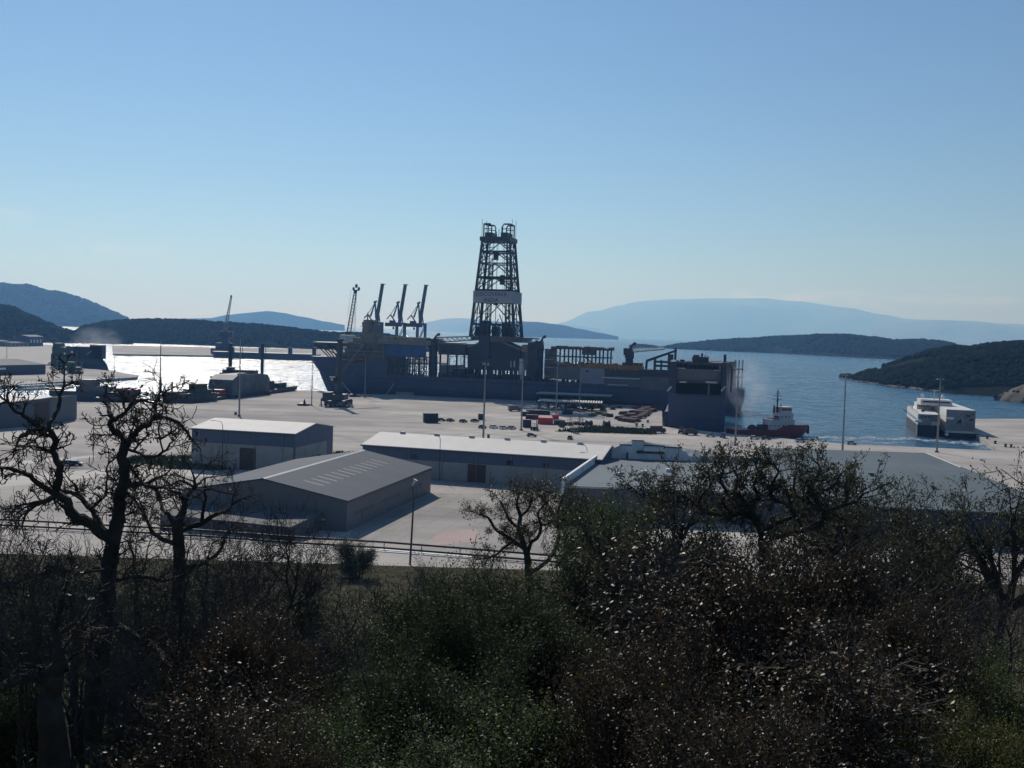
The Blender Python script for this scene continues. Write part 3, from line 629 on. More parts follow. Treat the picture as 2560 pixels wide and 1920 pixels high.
# ================================================================ double-pipe barrier along the foot of the hillside
pts = [G(-120, 1300, .9), G(120, 1312, .9), G(300, 1322, .9), (G(500, 1333, .9)), G(720, 1349, .9), G(960, 1363, .9), G(1150, 1378, .9), G(1320, 1392, .9), G(1420, 1400, .9)]
t = thing('pipe_barrier', 'long dark double-rail barrier running along the road at the foot of the slope', 'barrier', (pts[0].x, pts[0].y, 0))
O = Vector((pts[0].x, pts[0].y, 0))
for zz in (.15, 1.25):
    mb = MB(); mb.tube([p + Vector((0, 0, zz - .9 + .25)) - O for p in pts], .21, 6); mb.build('rail', mat('dark_barrier_pipe', (.035, .032, .03), .6, var=.3), t)
for a, b in zip(pts, pts[1:]):
    n = max(2, int((b - a).length / 5.5))
    for k in range(n):
        p = a + (b - a) * (k / n) - O; mb = MB(); mb.box((p.x - .07, p.y + .16, 0), (p.x + .07, p.y + .3, 1.55)); mb.build('post', mat('dark_barrier_pipe', (.035, .032, .03), .6), t)
sheet('road_edge', P2((760, 1366), (960, 1371), (1180, 1388), (1180, 1395), (960, 1379), (760, 1372)), LINEW, .02)
# ================================================================ hulls
def hull(levels, B, m, parent, name='hull', nst=22, bow=-1, p=.55, taper=None, stern_b=.85, x_off=0):
    """levels: (z, x_bow, x_stern, beam factor); bow=-1 -> bow at low x. closed loft."""
    mb = MB(); rings = []
    for z, xb, xs, k in levels:
        L = abs(xs - xb); tp = taper or min(B * 1.5, L * .5); up = []; dn = []
        for i in range(nst + 1):
            u = (i / nst) ** 1.8; d = u * L
            f = min(1, (d / tp)) ; f = 1 - (1 - f) ** 2; f = f ** p if d > 0 else 0.0
            e = L - d
            if e < B * .6: f *= stern_b + (1 - stern_b) * (e / (B * .6)) ** .6
            x = xb + (d if xs > xb else -d)
            y = B / 2 * k * max(f, .02)
            up.append((x, B / 2 - y, z)); dn.append((x, B / 2 + y, z))
        rings.append(up + dn[::-1])
    n = len(rings[0])
    for r in rings: mb.v += r
    for i in range(len(rings) - 1):
        for k in range(n):
            a = i * n + k; b = i * n + (k + 1) % n; mb.f.append((a, b, b + n, a + n) if bow < 0 else (b, a, a + n, b + n))
    h = nst + 1
    def cap(base, flip):
        for k in range(nst):
            a, b, c_, d = base + k, base + k + 1, base + n - 2 - k, base + n - 1 - k
            mb.f.append((a, d, c_, b) if flip else (a, b, c_, d))
    cap((len(rings) - 1) * n, bow > 0); cap(0, bow < 0)
    o = mb.build(name, m, parent)
    bm = bmesh.new(); bm.from_mesh(o.data); bmesh.ops.recalc_face_normals(bm, faces=bm.faces); bm.to_mesh(o.data); bm.free()
    return o
def bx(parent, name, m, a, b):
    mb = MB(); mb.box((min(a[0], b[0]), min(a[1], b[1]), min(a[2], b[2])), (max(a[0], b[0]), max(a[1], b[1]), max(a[2], b[2]))); return mb.build(name, m, parent)

# ================================================================ the long drillship
fr = Frame(G(1000, 988), G(1650, 1018), WZ, 3.2); S = fr.at
ship = fthing('drillship', 'long dark blue drilling ship with a tall lattice derrick amidships, moored behind the quay', 'ship', fr)
BW = 38.0; C = BW / 2
xb = S(780, 892, C).x; xw = S(822, 985, C).x; xe = S(1858, 1000, 4).x
zfc = S(900, 913).z; zmd = S(1200, 947).z
hull([(-4, xw + 3, xe - 6, .92), (-.2, xw + .2, xe - 2, .96), (0, xw, xe - 2, .97), (6, xw - 3, xe, 1), (zmd - 2.2, S(803, 925, C).x, xe, 1), (zmd, S(800, 920, C).x, xe, 1)], BW, NAVY, ship, taper=46)
# forecastle
mb = MB(); xf = S(968, 930).x
hull([(zmd - .1, S(800, 920, C).x, xf, .998), (zfc, xb + 1.5, xf, 1.0), (S(790, 890, C).z, xb, xf, 1.0)], BW, NAVY, ship, 'forecastle', taper=48, stern_b=1)
zf = S(790, 890, C).z
bx(ship, 'boot_stripe', mat('hull_boot_top', (.10, .03, .03), .6, var=.2), (S(850, 980).x, -.06, -.2), (xe - 4, .3, .9))
# helideck
h0, h1 = S(768, 856, 4), S(846, 856, 4); zh = h0.z; cx, r = (h0.x + h1.x) / 2, abs(h1.x - h0.x) / 2
mb = MB(); mb.prism([(cx + r * math.cos(a * math.pi / 4 + .39) * 1.06, C + r * 1.06 * math.sin(a * math.pi / 4 + .39)) for a in range(8)], zh - .9, zh); hd = mb.build('helideck', SHIPD, ship)
mb = MB(); mb.prism([(cx + r * math.cos(a * math.pi / 4 + .39) * 1.12, C + r * 1.12 * math.sin(a * math.pi / 4 + .39)) for a in range(8)], zh + .02, zh + .5); mb.build('deck_surface', OFFW, hd)
mb = MB()
for a in range(6):
    x = cx - r * .7 + r * .28 * a
    for y in (C - 9, C + 9): mb.bar((x, y, zh - .8), (cx - r * .1 + r * .2 * a * .9 + 2, y * .8 + C * .2, zf), .35)
for y in (C - 9, C + 9): mb.bar((cx - r * .8, y, zh - 2.5), (cx + r, y, zh - 4.5), .3); mb.bar((cx - r * .8, y, zh - .8), (cx + r * .9, y, zf + 1), .3)
mb.build('support_frame', SHIPD, hd)
# accommodation block, several decks
a0, a1 = S(850, 915, 3).x, S(972, 915, 3).x; ztop = S(900, 856, 3).z
bx(ship, 'accommodation_block', SHIPG, (a0, 2, zfc - 1), (a1, BW - 2, zfc + (ztop - zfc) * .55))
acc = bx(ship, 'accommodation_upper', SHIPG, (a0 + 5, 4, zfc + (ztop - zfc) * .55), (a1 - 2, BW - 4, ztop))
nd = 5
for i in range(nd):
    z = zfc + (ztop - zfc) * (i + .45) / nd
    x0 = a0 + (6 if i > 2 else 1); y = 1.94 if i < 3 else 3.94
    k = 11 - i
    for j in range(k): bx(ship if i < 3 else acc, 'window', GLASS, (x0 + (a1 - x0 - 3) * j / k, y, z), (x0 + (a1 - x0 - 3) * j / k + .9, y + .2, z + 1.0))
    mb = MB(); yy = .2 if i < 3 else 2.2; mb.box((a0 - 1 + (5 if i > 2 else 0), yy, z - 1.25), (a1, yy + 1.9, z - 1.05)); 
    for j in range(13): x = a0 + (a1 - a0) * j / 13; mb.bar((x, yy + .1, z - 1.05), (x, yy + .1, z - .1), .05, 3)
    mb.bar((a0 + (5 if i > 2 else 0), yy + .1, z - .1), (a1, yy + .1, z - .1), .05, 3); mb.build('walkway', OFFW if i % 2 else BEIGE, ship)
q0, q1 = S(873, 885), S(908, 905); 
for px in (876, 892):                    # lifeboats under the side
    c = S(px + 7, 897); lb = MB(); lb.ball((c.x, -1.4, c.z), 1.6, 2, (2.2, .9, .9)); b_ = lb.build('lifeboat', mat('lifeboat_dull_red', (.20, .05, .03), .5), ship, smooth=True)
    mb = MB(); mb.bar((c.x - 3, .5, c.z + 2.6), (c.x - 3, -1.6, c.z + 2.4), .18); mb.bar((c.x + 3, .5, c.z + 2.6), (c.x + 3, -1.6, c.z + 2.4), .18); mb.build('davit', OFFW, b_)
for i, (x0, x1, y0, y1, m_) in enumerate(((855, 869, 838, 842, OFFW), (860, 880, 852, 857, OFFW), (886, 946, 845, 857, BEIGE), (905, 938, 832, 846, BEIGE), (912, 926, 800, 833, BEIGE), (926, 936, 812, 834, SHIPG), (862, 872, 866, 872, OFFW), (856, 866, 893, 905, OFFW))):
    p0, p1 = S(x0, y1, 8), S(x1, y0, 8); bx(ship, 'bridge_deckhouse' if m_ is BEIGE else 'deck_platform', m_, (p0.x, 5, p0.z), (p1.x, 22, p1.z))
for px, py0, py1 in ((919, 802, 780), (907, 832, 805), (932, 814, 798)):
    p = S(px, py0, 12); q = S(px, py1, 12); mb = MB(); mb.tube([(p.x, 12, p.z), (p.x, 12, q.z)], [.5, .15]); mb.box((p.x - 2, 11.9, q.z - 3), (p.x + 2, 12.1, q.z - 2.7)); mb.build('radar_mast', DSTEEL, ship)
# riser deck forward of the derrick: beige roof, blue screen, open columns
p0, p1 = S(945, 857, 2), S(1078, 847, 2)
bx(ship, 'pipe_deck', BEIGE, (p0.x, 1, S(1000, 861, 2).z), (p1.x, 30, S(1000, 849, 2).z))
mb = MB()
rr = random.Random(4)
for i in range(26):
    x = p0.x + (p1.x - p0.x) * i / 26; mb.box((x, 2 + rr.random() * 3, S(1000, 849, 2).z), (x + 1.3, 26, S(1000, 849, 2).z + rr.uniform(.3, 1.8)))
mb.build('stored_pipes', mat('dull_beige_pipes', (.2, .185, .15), .7, var=.3, scale=.5), ship)
zb1, zb0 = S(1000, 862, 2).z, S(1000, 892, 2).z
bx(ship, 'blue_screen', BLUEP, (S(962, 880, 2).x, 1.5, zb0), (S(1066, 880, 2).x, 2.0, zb1))
for px in (953, 962): bx(ship, 'column', SHIPG, (S(px, 900).x, 1.5, zmd), (S(px + 5, 900).x, 3, zb1))
mb = MB(); xs = [S(px, 915, 2).x for px in (968, 974, 981, 989, 995, 1002, 1008, 1014, 1021, 1027, 1033, 1039, 1047, 1053, 1060, 1066)]
for i, x in enumerate(xs):
    for y in (1.5, 24): mb.tube([(x, y, zmd - .5), (x, y, zb0 + .5)], .22 if i % 2 else .42, 5)
for py in (897, 908, 915, 926, 936):
    z = S(1000, py, 2).z; mb.box((xs[0] - 1, 1.2, z - .22), (xs[-1] + 1, 1.8, z + .22)); 0
for i in range(0, len(xs) - 2, 3): mb.bar((xs[i], 1.5, zmd), (xs[i + 2], 1.5, S(1000, 915, 2).z), .18)
for i in (0, 5, 10, 15): mb.box((xs[i] - .2, 1.5, zb0 - .3), (xs[i] + .2, 24, zb0 + .3))
mb.build('open_frame', SHIPD, ship)
for i in range(10):
    x = S(972 + i * 9, 930, 2).x; mb = MB(); mb.tube([(x, 5, zmd - .2), (x, 5, zmd + 1.5)], [1.0, 1.0], 8); mb.build('drum', mat('dull_yellow_brown', (.22, .17, .08), .7, var=.3), ship)
# crane pedestals
def pedestal(x0, x1, yt, yb, yl=6, m=NAVY2, knob=True):
    p, q = S(x0, yb, yl), S(x1, yt, yl); w_ = (q.x - p.x) / 2; cx_ = (p.x + q.x) / 2
    mb = MB(); mb.tube([(cx_, yl, p.z), (cx_, yl, q.z - 4), (cx_, yl, q.z - 3.5), (cx_, yl, q.z)], [w_ * .82, w_ * .82, w_, w_ * .9], 10)
    o = mb.build('crane_pedestal', m, ship)
    bx(o, 'crane_cab', SHIPD, (cx_ - w_ * 1.15, yl - w_ * 1.2, q.z - 2), (cx_ + w_ * .6, yl + w_, q.z + 2.2))
    mb = MB(); mb.bar((cx_, yl, q.z), (cx_ + w_ * .7, yl, q.z + 5), .5); mb.bar((cx_ - w_ * .6, yl, q.z), (cx_ + w_ * .7, yl, q.z + 5), .3)
    mb.ball((cx_ + w_ * 1.0, yl, q.z + 5), 1.2, 1); mb.build('crane_head', SHIPD, o); return o, cx_, q.z
pedestal(1069, 1096, 856, 947)
pedestal(1339, 1361, 862, 950)
o, cx_, z_ = pedestal(1561, 1586, 880, 913, m=NAVY2)
def boom(pa, pb, yl, w0, w1, m, name='crane_boom', n=9, r=.3):
    a, b = S(pa[0], pa[1], yl), S(pb[0], pb[1], yl); mb = MB(); mb.truss((a.x, yl, a.z), (b.x, yl, b.z), w0, w1, n, r, r * .8); return mb.build(name, m, ship)
boom((1088, 850), (1198, 845), 8, 3.2, 2.2, BEIGE); boom((1348, 852), (1228, 847), 8, 2.4, 3.2, BEIGE)
boom((1583, 875), (1662, 870), 8, 2.6, 1.6, OFFW)
mb = MB(); a, b, c = S(1615, 927, 10), S(1617, 902, 10), S(1692, 876, 10)
mb.tube([(a.x, 10, a.z), (b.x, 10, b.z), (b.x + 3, 10, b.z + 1)], .8, 6); mb.tube([(b.x, 10, b.z), (c.x, 10, c.z)], [.9, .7], 6); mb.build('knuckle_boom', NAVY2, ship)
for x0, x1, yt in ((1633, 1641, 893), (1650, 1656, 900), (1668, 1684, 886), (1684, 1692, 870)):
    p, q = S(x0, 930, 10), S(x1, yt, 10); mb = MB(); mb.tube([((p.x + q.x) / 2, 10, p.z), ((p.x + q.x) / 2, 10, q.z)], (q.x - p.x) / 2, 8); mb.build('deck_post', SHIPD, ship)
for py in (905, 915): p, q = S(1634, py, 10), S(1690, py, 10); bx(ship, 'deck_beam', SHIPD, (p.x, 9.5, p.z - .4), (q.x, 10.5, q.z + .4))
# boxes beside the substructure
for x0, x1, y0, y1, m_ in ((1100, 1108, 918, 947, SHIPG), (1103, 1132, 914, 934, SHIPG), (1134, 1160, 920, 946, SHIPD), (1096, 1162, 934, 948, SHIPD), (1097, 1164, 862, 886, SHIPD), (1318, 1338, 858, 948, SHIPD), (1361, 1374, 872, 948, SHIPG), (1305, 1320, 862, 880, BEIGE), (1361, 1378, 905, 930, SHIPG)):
    p, q = S(x0, y1, 6), S(x1, y0, 6); bx(ship, 'deck_module', m_, (p.x, 5, p.z), (q.x, 30, q.z))
for px in (1100, 1119, 1141, 1160): p, q = S(px, 947, 6), S(px, 886, 6); bx(ship, 'column', SHIPD, (p.x - .5, 5, p.z), (p.x + .5, 6, q.z))
for py, x0, x1 in ((911, 1094, 1128), (920, 1130, 1166), (898, 1362, 1384), (918, 1360, 1384), (940, 1356, 1374)):
    p, q = S(x0, py, 3), S(x1, py, 3); bx(ship, 'deck_rail', OFFW, (p.x, 2.8, p.z - .12), (q.x, 3.1, p.z + .12))
mb = MB()
for x0, x1, py, d in ((1102, 1150, 858, 0), (1130, 1165, 861, 0)):
    p, q = S(x0, py, 8), S(x1, py, 8); mb.box((p.x, 6, p.z - .5), (q.x, 24, p.z + .5))
mb.build('stored_pipes', BEIGE, ship)
# drill floor substructure
p, q = S(1168, 947, 9), S(1300, 866, 9); X0, X1, Z0, Z1 = p.x, q.x, zmd - .5, q.z
Zg = S(1230, 925, 9).z
mb = MB(); xm = (X0 + X1) / 2
mb.xprism([(X0, Zg), (X1, Zg), (X1, Z1 - 1.5), (xm + 3.5, Z1 + 3), (xm - 3.5, Z1 + 3), (X0, Z1 - 1.5)], 9, 31); sub = mb.build('drill_floor_base', NAVY2, ship)
mb = MB(); n = 13
for i in range(n + 1):
    x = X0 + (X1 - X0) * i / n
    for y in (9.2, 30): mb.box((x - .45 - (i % 3 == 0) * .5, y, Z0), (x + .45 + (i % 3 == 0) * .6, y + 1, Zg + .1))
mb.box((X0, 9.1, Z0), (X1, 31, Z0 + 2.2)); mb.build('understructure', SHIPD, sub)
mb = MB(); mb.xprism([(X0 - 4, Z1 - 3.2), (X0 - 4, Z1 - 2), (xm - 4, Z1 + 3.6), (xm - 4, Z1 + 2.4)], 8.2, 9); mb.xprism([(X1 + 2, Z1 - 3.2), (X1 + 2, Z1 - 2), (xm + 4, Z1 + 3.6), (xm + 4, Z1 + 2.4)][::-1], 8.2, 9); mb.build('sloping_beam', BEIGE, sub)
zdf = S(1240, 842, 9).z
mb = MB(); mb.box((X0 + 2, 8, zdf - 2.6), (X1 + 2, 32, zdf - .4)); mb.box((X0 + 1, 7.5, zdf - .4), (X1 + 3, 32.5, zdf)); fl = mb.build('drill_floor', SHIPG, ship)
a, b = S(1196, 905, 8), S(1224, 838, 8); bx(ship, 'drill_floor_column', NAVY2, (a.x, 7, a.z), (b.x, 10, b.z))
for x0, x1, y0, y1 in ((1206, 1225, 898, 900), (1206, 1214, 903, 912), (1218, 1223, 905, 914), (1276, 1279, 902, 918), (1284, 1288, 902, 918)):
    p, q = S(x0, y1, 8.9), S(x1, y0, 8.9); bx(sub, 'pale_fitting', OFFW, (p.x, 8.75, p.z), (q.x, 8.95, q.z))
# pale cylinder, its colour standing in for bright water through a gap
p, q = S(1297, 950, 7), S(1309, 897, 7); mb = MB(); mb.tube([((p.x + q.x) / 2, 7, p.z), ((p.x + q.x) / 2, 7, q.z)], (q.x - p.x) / 2, 10); mb.build('gap_light_cylinder', mat('gap_light_paint', (.5, .53, .57), .5), ship)
# derrick
ZB = zdf; zT = S(1247, 602, C).z
def half(z):
    wB = (S(1300, 842, C).x - S(1183, 842, C).x) / 2; wT = (S(1287, 602, C).x - S(1207, 602, C).x) / 2
    return (wB + (wT - wB) * (z - ZB) / (zT - ZB)) * (.92 - .07 * (z - ZB) / (zT - ZB))
cB = (S(1300, 842, C).x + S(1183, 842, C).x) / 2; cT = (S(1287, 602, C).x + S(1207, 602, C).x) / 2
def corner(sx, sy, z):
    k = (z - ZB) / (zT - ZB); return Vector((cB + (cT - cB) * k + sx * half(z), C + sy * half(z) * .8, z))
der = bpy.data.objects.new('derrick', None); 
levels = [ZB] + [S(1247, py, C).z for py in (812, 757, 727, 695, 660, 631, 602)]
mb = MB()
for sx in (-1, 1):
    for sy in (-1, 1):
        mb.tube([corner(sx, sy, ZB), corner(sx, sy, zT)], [.95, .7], 6)
        for d in (1.0,):
            q0, q1 = corner(sx * .78, sy, ZB), corner(sx * .84, sy, zT); mb.tube([q0, q1], .32, 4)
dr = mb.build('derrick', DSTEEL, ship)
mb = MB()
for i, z in enumerate(levels):
    r_ = .62 if i in (1, 3, 4, 6) else .42
    for (a, b) in (((-1, -1), (1, -1)), ((1, -1), (1, 1)), ((1, 1), (-1, 1)), ((-1, 1), (-1, -1))):
        mb.bar(corner(*a, z), corner(*b, z), r_, 5)
    if i + 1 < len(levels):
        z2 = levels[i + 1]
        for (a, b) in (((-1, -1), (1, -1)), ((1, -1), (1, 1)), ((1, 1), (-1, 1)), ((-1, 1), (-1, -1))):
            m0, m1 = (corner(*a, z2) + corner(*b, z2)) / 2, (corner(*a, z) + corner(*b, z)) / 2
            mb.bar(corner(*a, z), m0, .33, 4); mb.bar(corner(*b, z), m0, .33, 4)
            zm = (z + z2) / 2
            for t in (.2, .8):
                u0 = corner(*a, z).lerp(corner(*b, z), t); u1 = corner(*a, z2).lerp(corner(*b, z2), t); mb.bar(u0, u1, .16, 4)
            mb.bar(corner(*a, zm), corner(*a, zm).lerp(corner(*b, zm), .23), .2, 4); mb.bar(corner(*b, zm), corner(*b, zm).lerp(corner(*a, zm), .23), .2, 4)
mb.build('bracing', DSTEEL, dr)
mb = MB()                                # travelling block, pipes and racking boards inside
for x, y in ((-4, 0), (4, 0), (0, -4), (-2, 4)): mb.bar((cB + x, C + y, ZB), (cT + x * .7, C + y, zT), .12, 3)
for px, py, h_ in ((1240, 745, 9), (1256, 700, 6), (1240, 640, 5)):
    p = S(px, py, C); mb.box((p.x - 1.3, C - 1.5, p.z - h_ / 2), (p.x + 1.3, C + 1.5, p.z + h_ / 2))
for px, py in ((1215, 800), (1265, 805), (1240, 815), (1280, 815), (1200, 815)):
    p = S(px, py + 10, C); mb.box((p.x - 1.5, C - 5, ZB), (p.x + 1.5, C + 5, p.z + 2))
    mb.bar((p.x - 3, C - 6, ZB), (p.x + 3, C - 6, p.z + 7), .3); mb.bar((p.x + 3, C - 6, ZB), (p.x - 3, C - 6, p.z + 7), .3)
p = S(1272, 735, C); mb.truss((p.x, C, ZB), (p.x - 1, C, S(1268, 610, C).z), 2.6, 2.2, 16, .22, .16)
p = S(1220, 735, C); mb.truss((p.x, C + 3, ZB), (p.x + 1, C + 3, S(1268, 660, C).z), 2.2, 2.0, 12, .2, .14)
mb.build('travelling_gear', SHIPD, dr)
zC = S(1247, 597, C).z
mb = MB(); hw = half(zT) + .9; mb.box((cT - hw, C - hw, zT - .9), (cT + hw, C + hw, zC + .5)); mb.box((cT - hw * .75, C - hw * .7, zC + .5), (cT - hw * .3, C + hw * .7, zC + 3.4)); mb.box((cT + hw * .3, C - hw * .7, zC + .5), (cT + hw * .75, C + hw * .7, zC + 3.4)); mb.build('crown_platform', DSTEEL, dr)
for sx in (-1, 1):
    mb = MB(); z1 = S(1247, 562, C).z
    for y in (C - 5, C + 5):
        xo, xi = cT + sx * hw * .88, cT + sx * hw * .36
        mb.tube([(xo, y, zC), (xo, y, z1)], .45, 5); mb.tube([(xi, y, zC + 3), (xi, y, z1 - 1.5), (xi + sx * .9, y, z1)], .4, 5); mb.bar((xo, y, z1), (xi + sx * .9, y, z1), .55, 5); mb.bar((xo, y, z1 - 3), (xi, y, z1 - 3), .25, 4)
        mb.bar((xo + sx * 1.1, y, zC), (xo + sx * 1.1, y, z1 + 3), .14, 4)
    mb.bar((xo, C - 5, z1), (xo, C + 5, z1), .4, 4); mb.build('crown_frame', DSTEEL, dr)
for x in (-1.5, 0, 1.7): mb = MB(); mb.bar((cT + x, C, zC), (cT + x, C, zC + 6 + x), .2, 4); mb.build('antenna', DSTEEL, dr)
# name board round the derrick
zb0, zb1 = S(1240, 757, C - 14).z, S(1240, 727, C - 14).z; zm = (zb0 + zb1) / 2; hb = half(zm) + .9; xc = cB + (cT - cB) * (zm - ZB) / (zT - ZB)
NB = mat('name_board_grey', (.30, .31, .36), .6, var=.06, scale=.2)
yb = C - half(zm) * .8 - 1.3
nb = MB(); nb.box((xc - hb, yb, zb0), (xc + hb, yb + .25, zb1)); nb.box((xc + hb, yb + .3, zb0 - .2), (xc + hb + .25, C + half(zm), zb1 - .1)); nb.box((xc - hb - .25, yb + .3, zb0), (xc - hb, C + half(zm), zb1)); board = nb.build('name_board', NB, dr)
LET = mat('navy_lettering', (.02, .03, .11), .6, var=.05)
for s_, dx, dz, sz in (('DISCOVERER', -1.2, .22, 3.5), ('INDIA', -1.2, -.27, 3.5)):
    me = text_mesh(s_, sz, .04); me.materials.append(LET); o = bpy.data.objects.new('lettering', me); COL.objects.link(o); o.parent = board
    o.location = (xc + dx, yb - .06, zm + dz * (zb1 - zb0)); o.rotation_euler = (math.pi / 2, 0, 0)
# aft pipe rack frame, rusty pipes and grey bulwarks
z0, z1 = S(1450, 907, 10).z, S(1450, 872, 10).z
px_ = (1400, 1421, 1440, 1460, 1480, 1499, 1519)
mb = MB()
for px in px_:
    x = S(px, 890, 10).x
    for y in (10, 24): mb.box((x - .45, y, z0 - 1), (x + .45, y + .8, z1 + .3))
for y in (10, 24): 
    zz = S(1450, 893, 10).z; mb.box((S(1393, 890, 10).x, y + .1, zz - .25), (S(1524, 890, 10).x, y + .6, zz + .25))
mb.bar((S(1462, 893, 10).x, 10.5, zz), (S(1482, 905, 10).x, 10.5, z0), .3)
mb.build('rack_frame', DSTEEL, ship)
mb = MB(); rr = random.Random(9); x0, x1 = S(1378, 875, 10).x, S(1527, 875, 10).x
for i in range(34):
    x = x0 + (x1 - x0) * i / 34; zt_ = z1 + rr.uniform(.4, 1.6); mb.box((x, 9, z1 - .6), (x + (x1 - x0) / 34 * .96, 26, zt_))
mb.box((S(1455, 885, 10).x, 9.5, z1 - 3.6), (S(1485, 885, 10).x, 20, z1 - .6)); mb.build('stored_tubulars', mat('brown_grey_tubulars', (.10, .09, .085), .8, var=.4, scale=.6), ship)
mb = MB(); x0, x1 = S(1394, 915, 4).x, S(1602, 915, 4).x; zt_ = S(1500, 908, 4).z; zb_ = S(1500, 926, 4).z
for i in range(60):
    x = x0 + (x1 - x0) * i / 60; mb.box((x, 3 + rr.random(), zb_), (x + (x1 - x0) / 60 * rr.uniform(.6, .95), 22, zt_ - rr.random() * (2.2 if i < 20 else 1.2)))
mb.build('rusty_pipes', RUST, ship)
bx(ship, 'dark_deckhouse', SHIPD, (S(1556, 913, 6).x, 5, S(1556, 913, 6).z), (S(1603, 913, 6).x, 16, S(1556, 911, 6).z + 1.2))
for x0, x1, y0, y1, m_, y in ((1384, 1452, 918, 948, SHIPG, -.4), (1452, 1512, 922, 958, mat('light_blue_grey_paint', (.19, .21, .25), .6, var=.15, scale=.2), -.5), (1512, 1600, 928, 940, SHIPD, .6), (1512, 1600, 943, 965, mat('mid_grey_paint', (.09, .10, .13), .6, var=.2, scale=.2), -.3), (1600, 1672, 944, 974, SHIPG, -.45), (1600, 1680, 926, 944, SHIPD, 1.2)):
    p, q = S(x0, y1, y), S(x1, y0, y); bx(ship, 'side_bulwark', m_, (p.x, y, p.z), (q.x, y + 4, q.z))
p, q = S(1505, 945, -.6), S(1600, 942, -.6); bx(ship, 'pale_rail', OFFW, (p.x, -.7, p.z), (q.x, -.35, p.z + .6))
p, q = S(1520, 962, -.6), S(1570, 959, -.6); bx(ship, 'pale_rail', OFFW, (p.x, -.7, p.z), (q.x, -.35, p.z + .4))
bx(ship, 'side_opening', GLASS, (S(1463, 928, -.6).x, -.62, S(1463, 930, -.6).z), (S(1471, 928, -.6).x, -.4, S(1463, 925, -.6).z))
# stern house of the far ship, seen past the nearer stern
p, q = S(1828, 985, 5), S(1856, 905, 5); bx(ship, 'stern_house', SHIPG, (p.x - 20, 6, zmd - 1), (q.x - 4, 30, q.z)); bx(ship, 'stern_platform', SHIPD, (p.x, 4, S(1840, 945, 4).z), (S(1858, 945, 4).x, 30, S(1840, 942, 4).z))
for px in (1836, 1846, 1855): bx(ship, 'column', SHIPG, (S(px, 950, 4).x - .4, 4, zmd), (S(px, 950, 4).x + .4, 5, S(px, 900, 4).z))
# funnel smoke screens, anchors, thin deck clutter
mb = MB(); rr = random.Random(22)
for i in range(90):
    px = rr.uniform(1098, 1600); py = 949; p = S(px, py, rr.uniform(2, 6)); mb.box((p.x, 2 + rr.random() * 5, zmd - .3), (p.x + rr.uniform(.5, 3), 9, zmd + rr.uniform(.6, 3.4)))
for i in range(70):
    px = rr.choice((rr.uniform(848, 975), rr.uniform(1096, 1170), rr.uniform(1300, 1400), rr.uniform(1590, 1700))); p0_ = S(px, 945, 1); zz = rr.uniform(zmd, zmd + (20 if px < 1380 else 11)); yy = rr.uniform(.6, 4)
    if rr.random() < .5: mb.bar((p0_.x, yy, zmd), (p0_.x + rr.uniform(-.5, .5), yy, zz), rr.uniform(.12, .3), 5)
    else: mb.bar((p0_.x, yy, zz), (p0_.x + rr.uniform(3, 12), yy, zz), rr.uniform(.12, .3), 5)
cl_ = mb.build('deck_clutter', SHIPD, ship); cl_['kind'] = 'stuff'
STRK = mat('dark_strake_steel', (.014, .02, .04), .6, var=.2)
for z in (zmd - 2.3, 3.2): bx(ship, 'rubbing_strake', STRK, (S(900, 950).x, -.16, z), (S(1640, 950).x, .1, z + .35))
for i in range(24): x = S(905, 950).x + i * 8.1; bx(ship, 'hull_seam', STRK, (x, -.035, 3.6), (x + .12, .1, zmd - 2.4))
for i in range(12): x = S(880, 950).x + i * 15.5; bx(ship, 'fairlead', SHIPG, (x, -.2, zmd - 1.5), (x + 1.3, .1, zmd - .7))
RSTK = mat('rust_streak', (.10, .055, .035), .8, var=.3, scale=.6); rr = random.Random(12)
for i in range(26): x = S(880, 950).x + rr.random() * 190; bx(ship, 'rust_streak', RSTK, (x, -.03, zmd - 1.6 - rr.uniform(2, 6)), (x + rr.uniform(.12, .35), .1, zmd - 1.5))
mb = MB(); p = S(826, 925, 6); mb.tube([(p.x + 4, 4.4, p.z), (p.x + 4, 4.0, p.z - 3)], [.5, .35], 6); mb.box((p.x + 2.6, 3.6, p.z - 3.6), (p.x + 5.4, 4.4, p.z - 2.8)); mb.build('anchor', SHIPD, ship)
# mooring lines
for pa, pb in (((855, 955), (880, 985)), ((985, 958), (965, 987)), ((1620, 995), (1650, 1010))):
    a = S(*pa); b = fr.loc(G(*pb)); mb = MB(); a = Vector((a.x, -.05, a.z)); mid = (a + Vector((b.x, b.y, b.z))) / 2 + Vector((0, 0, -.4)); mb.tube([a, mid, (b.x, b.y, b.z)], .22, 4); mb.build('mooring_line', OFFW, ship)

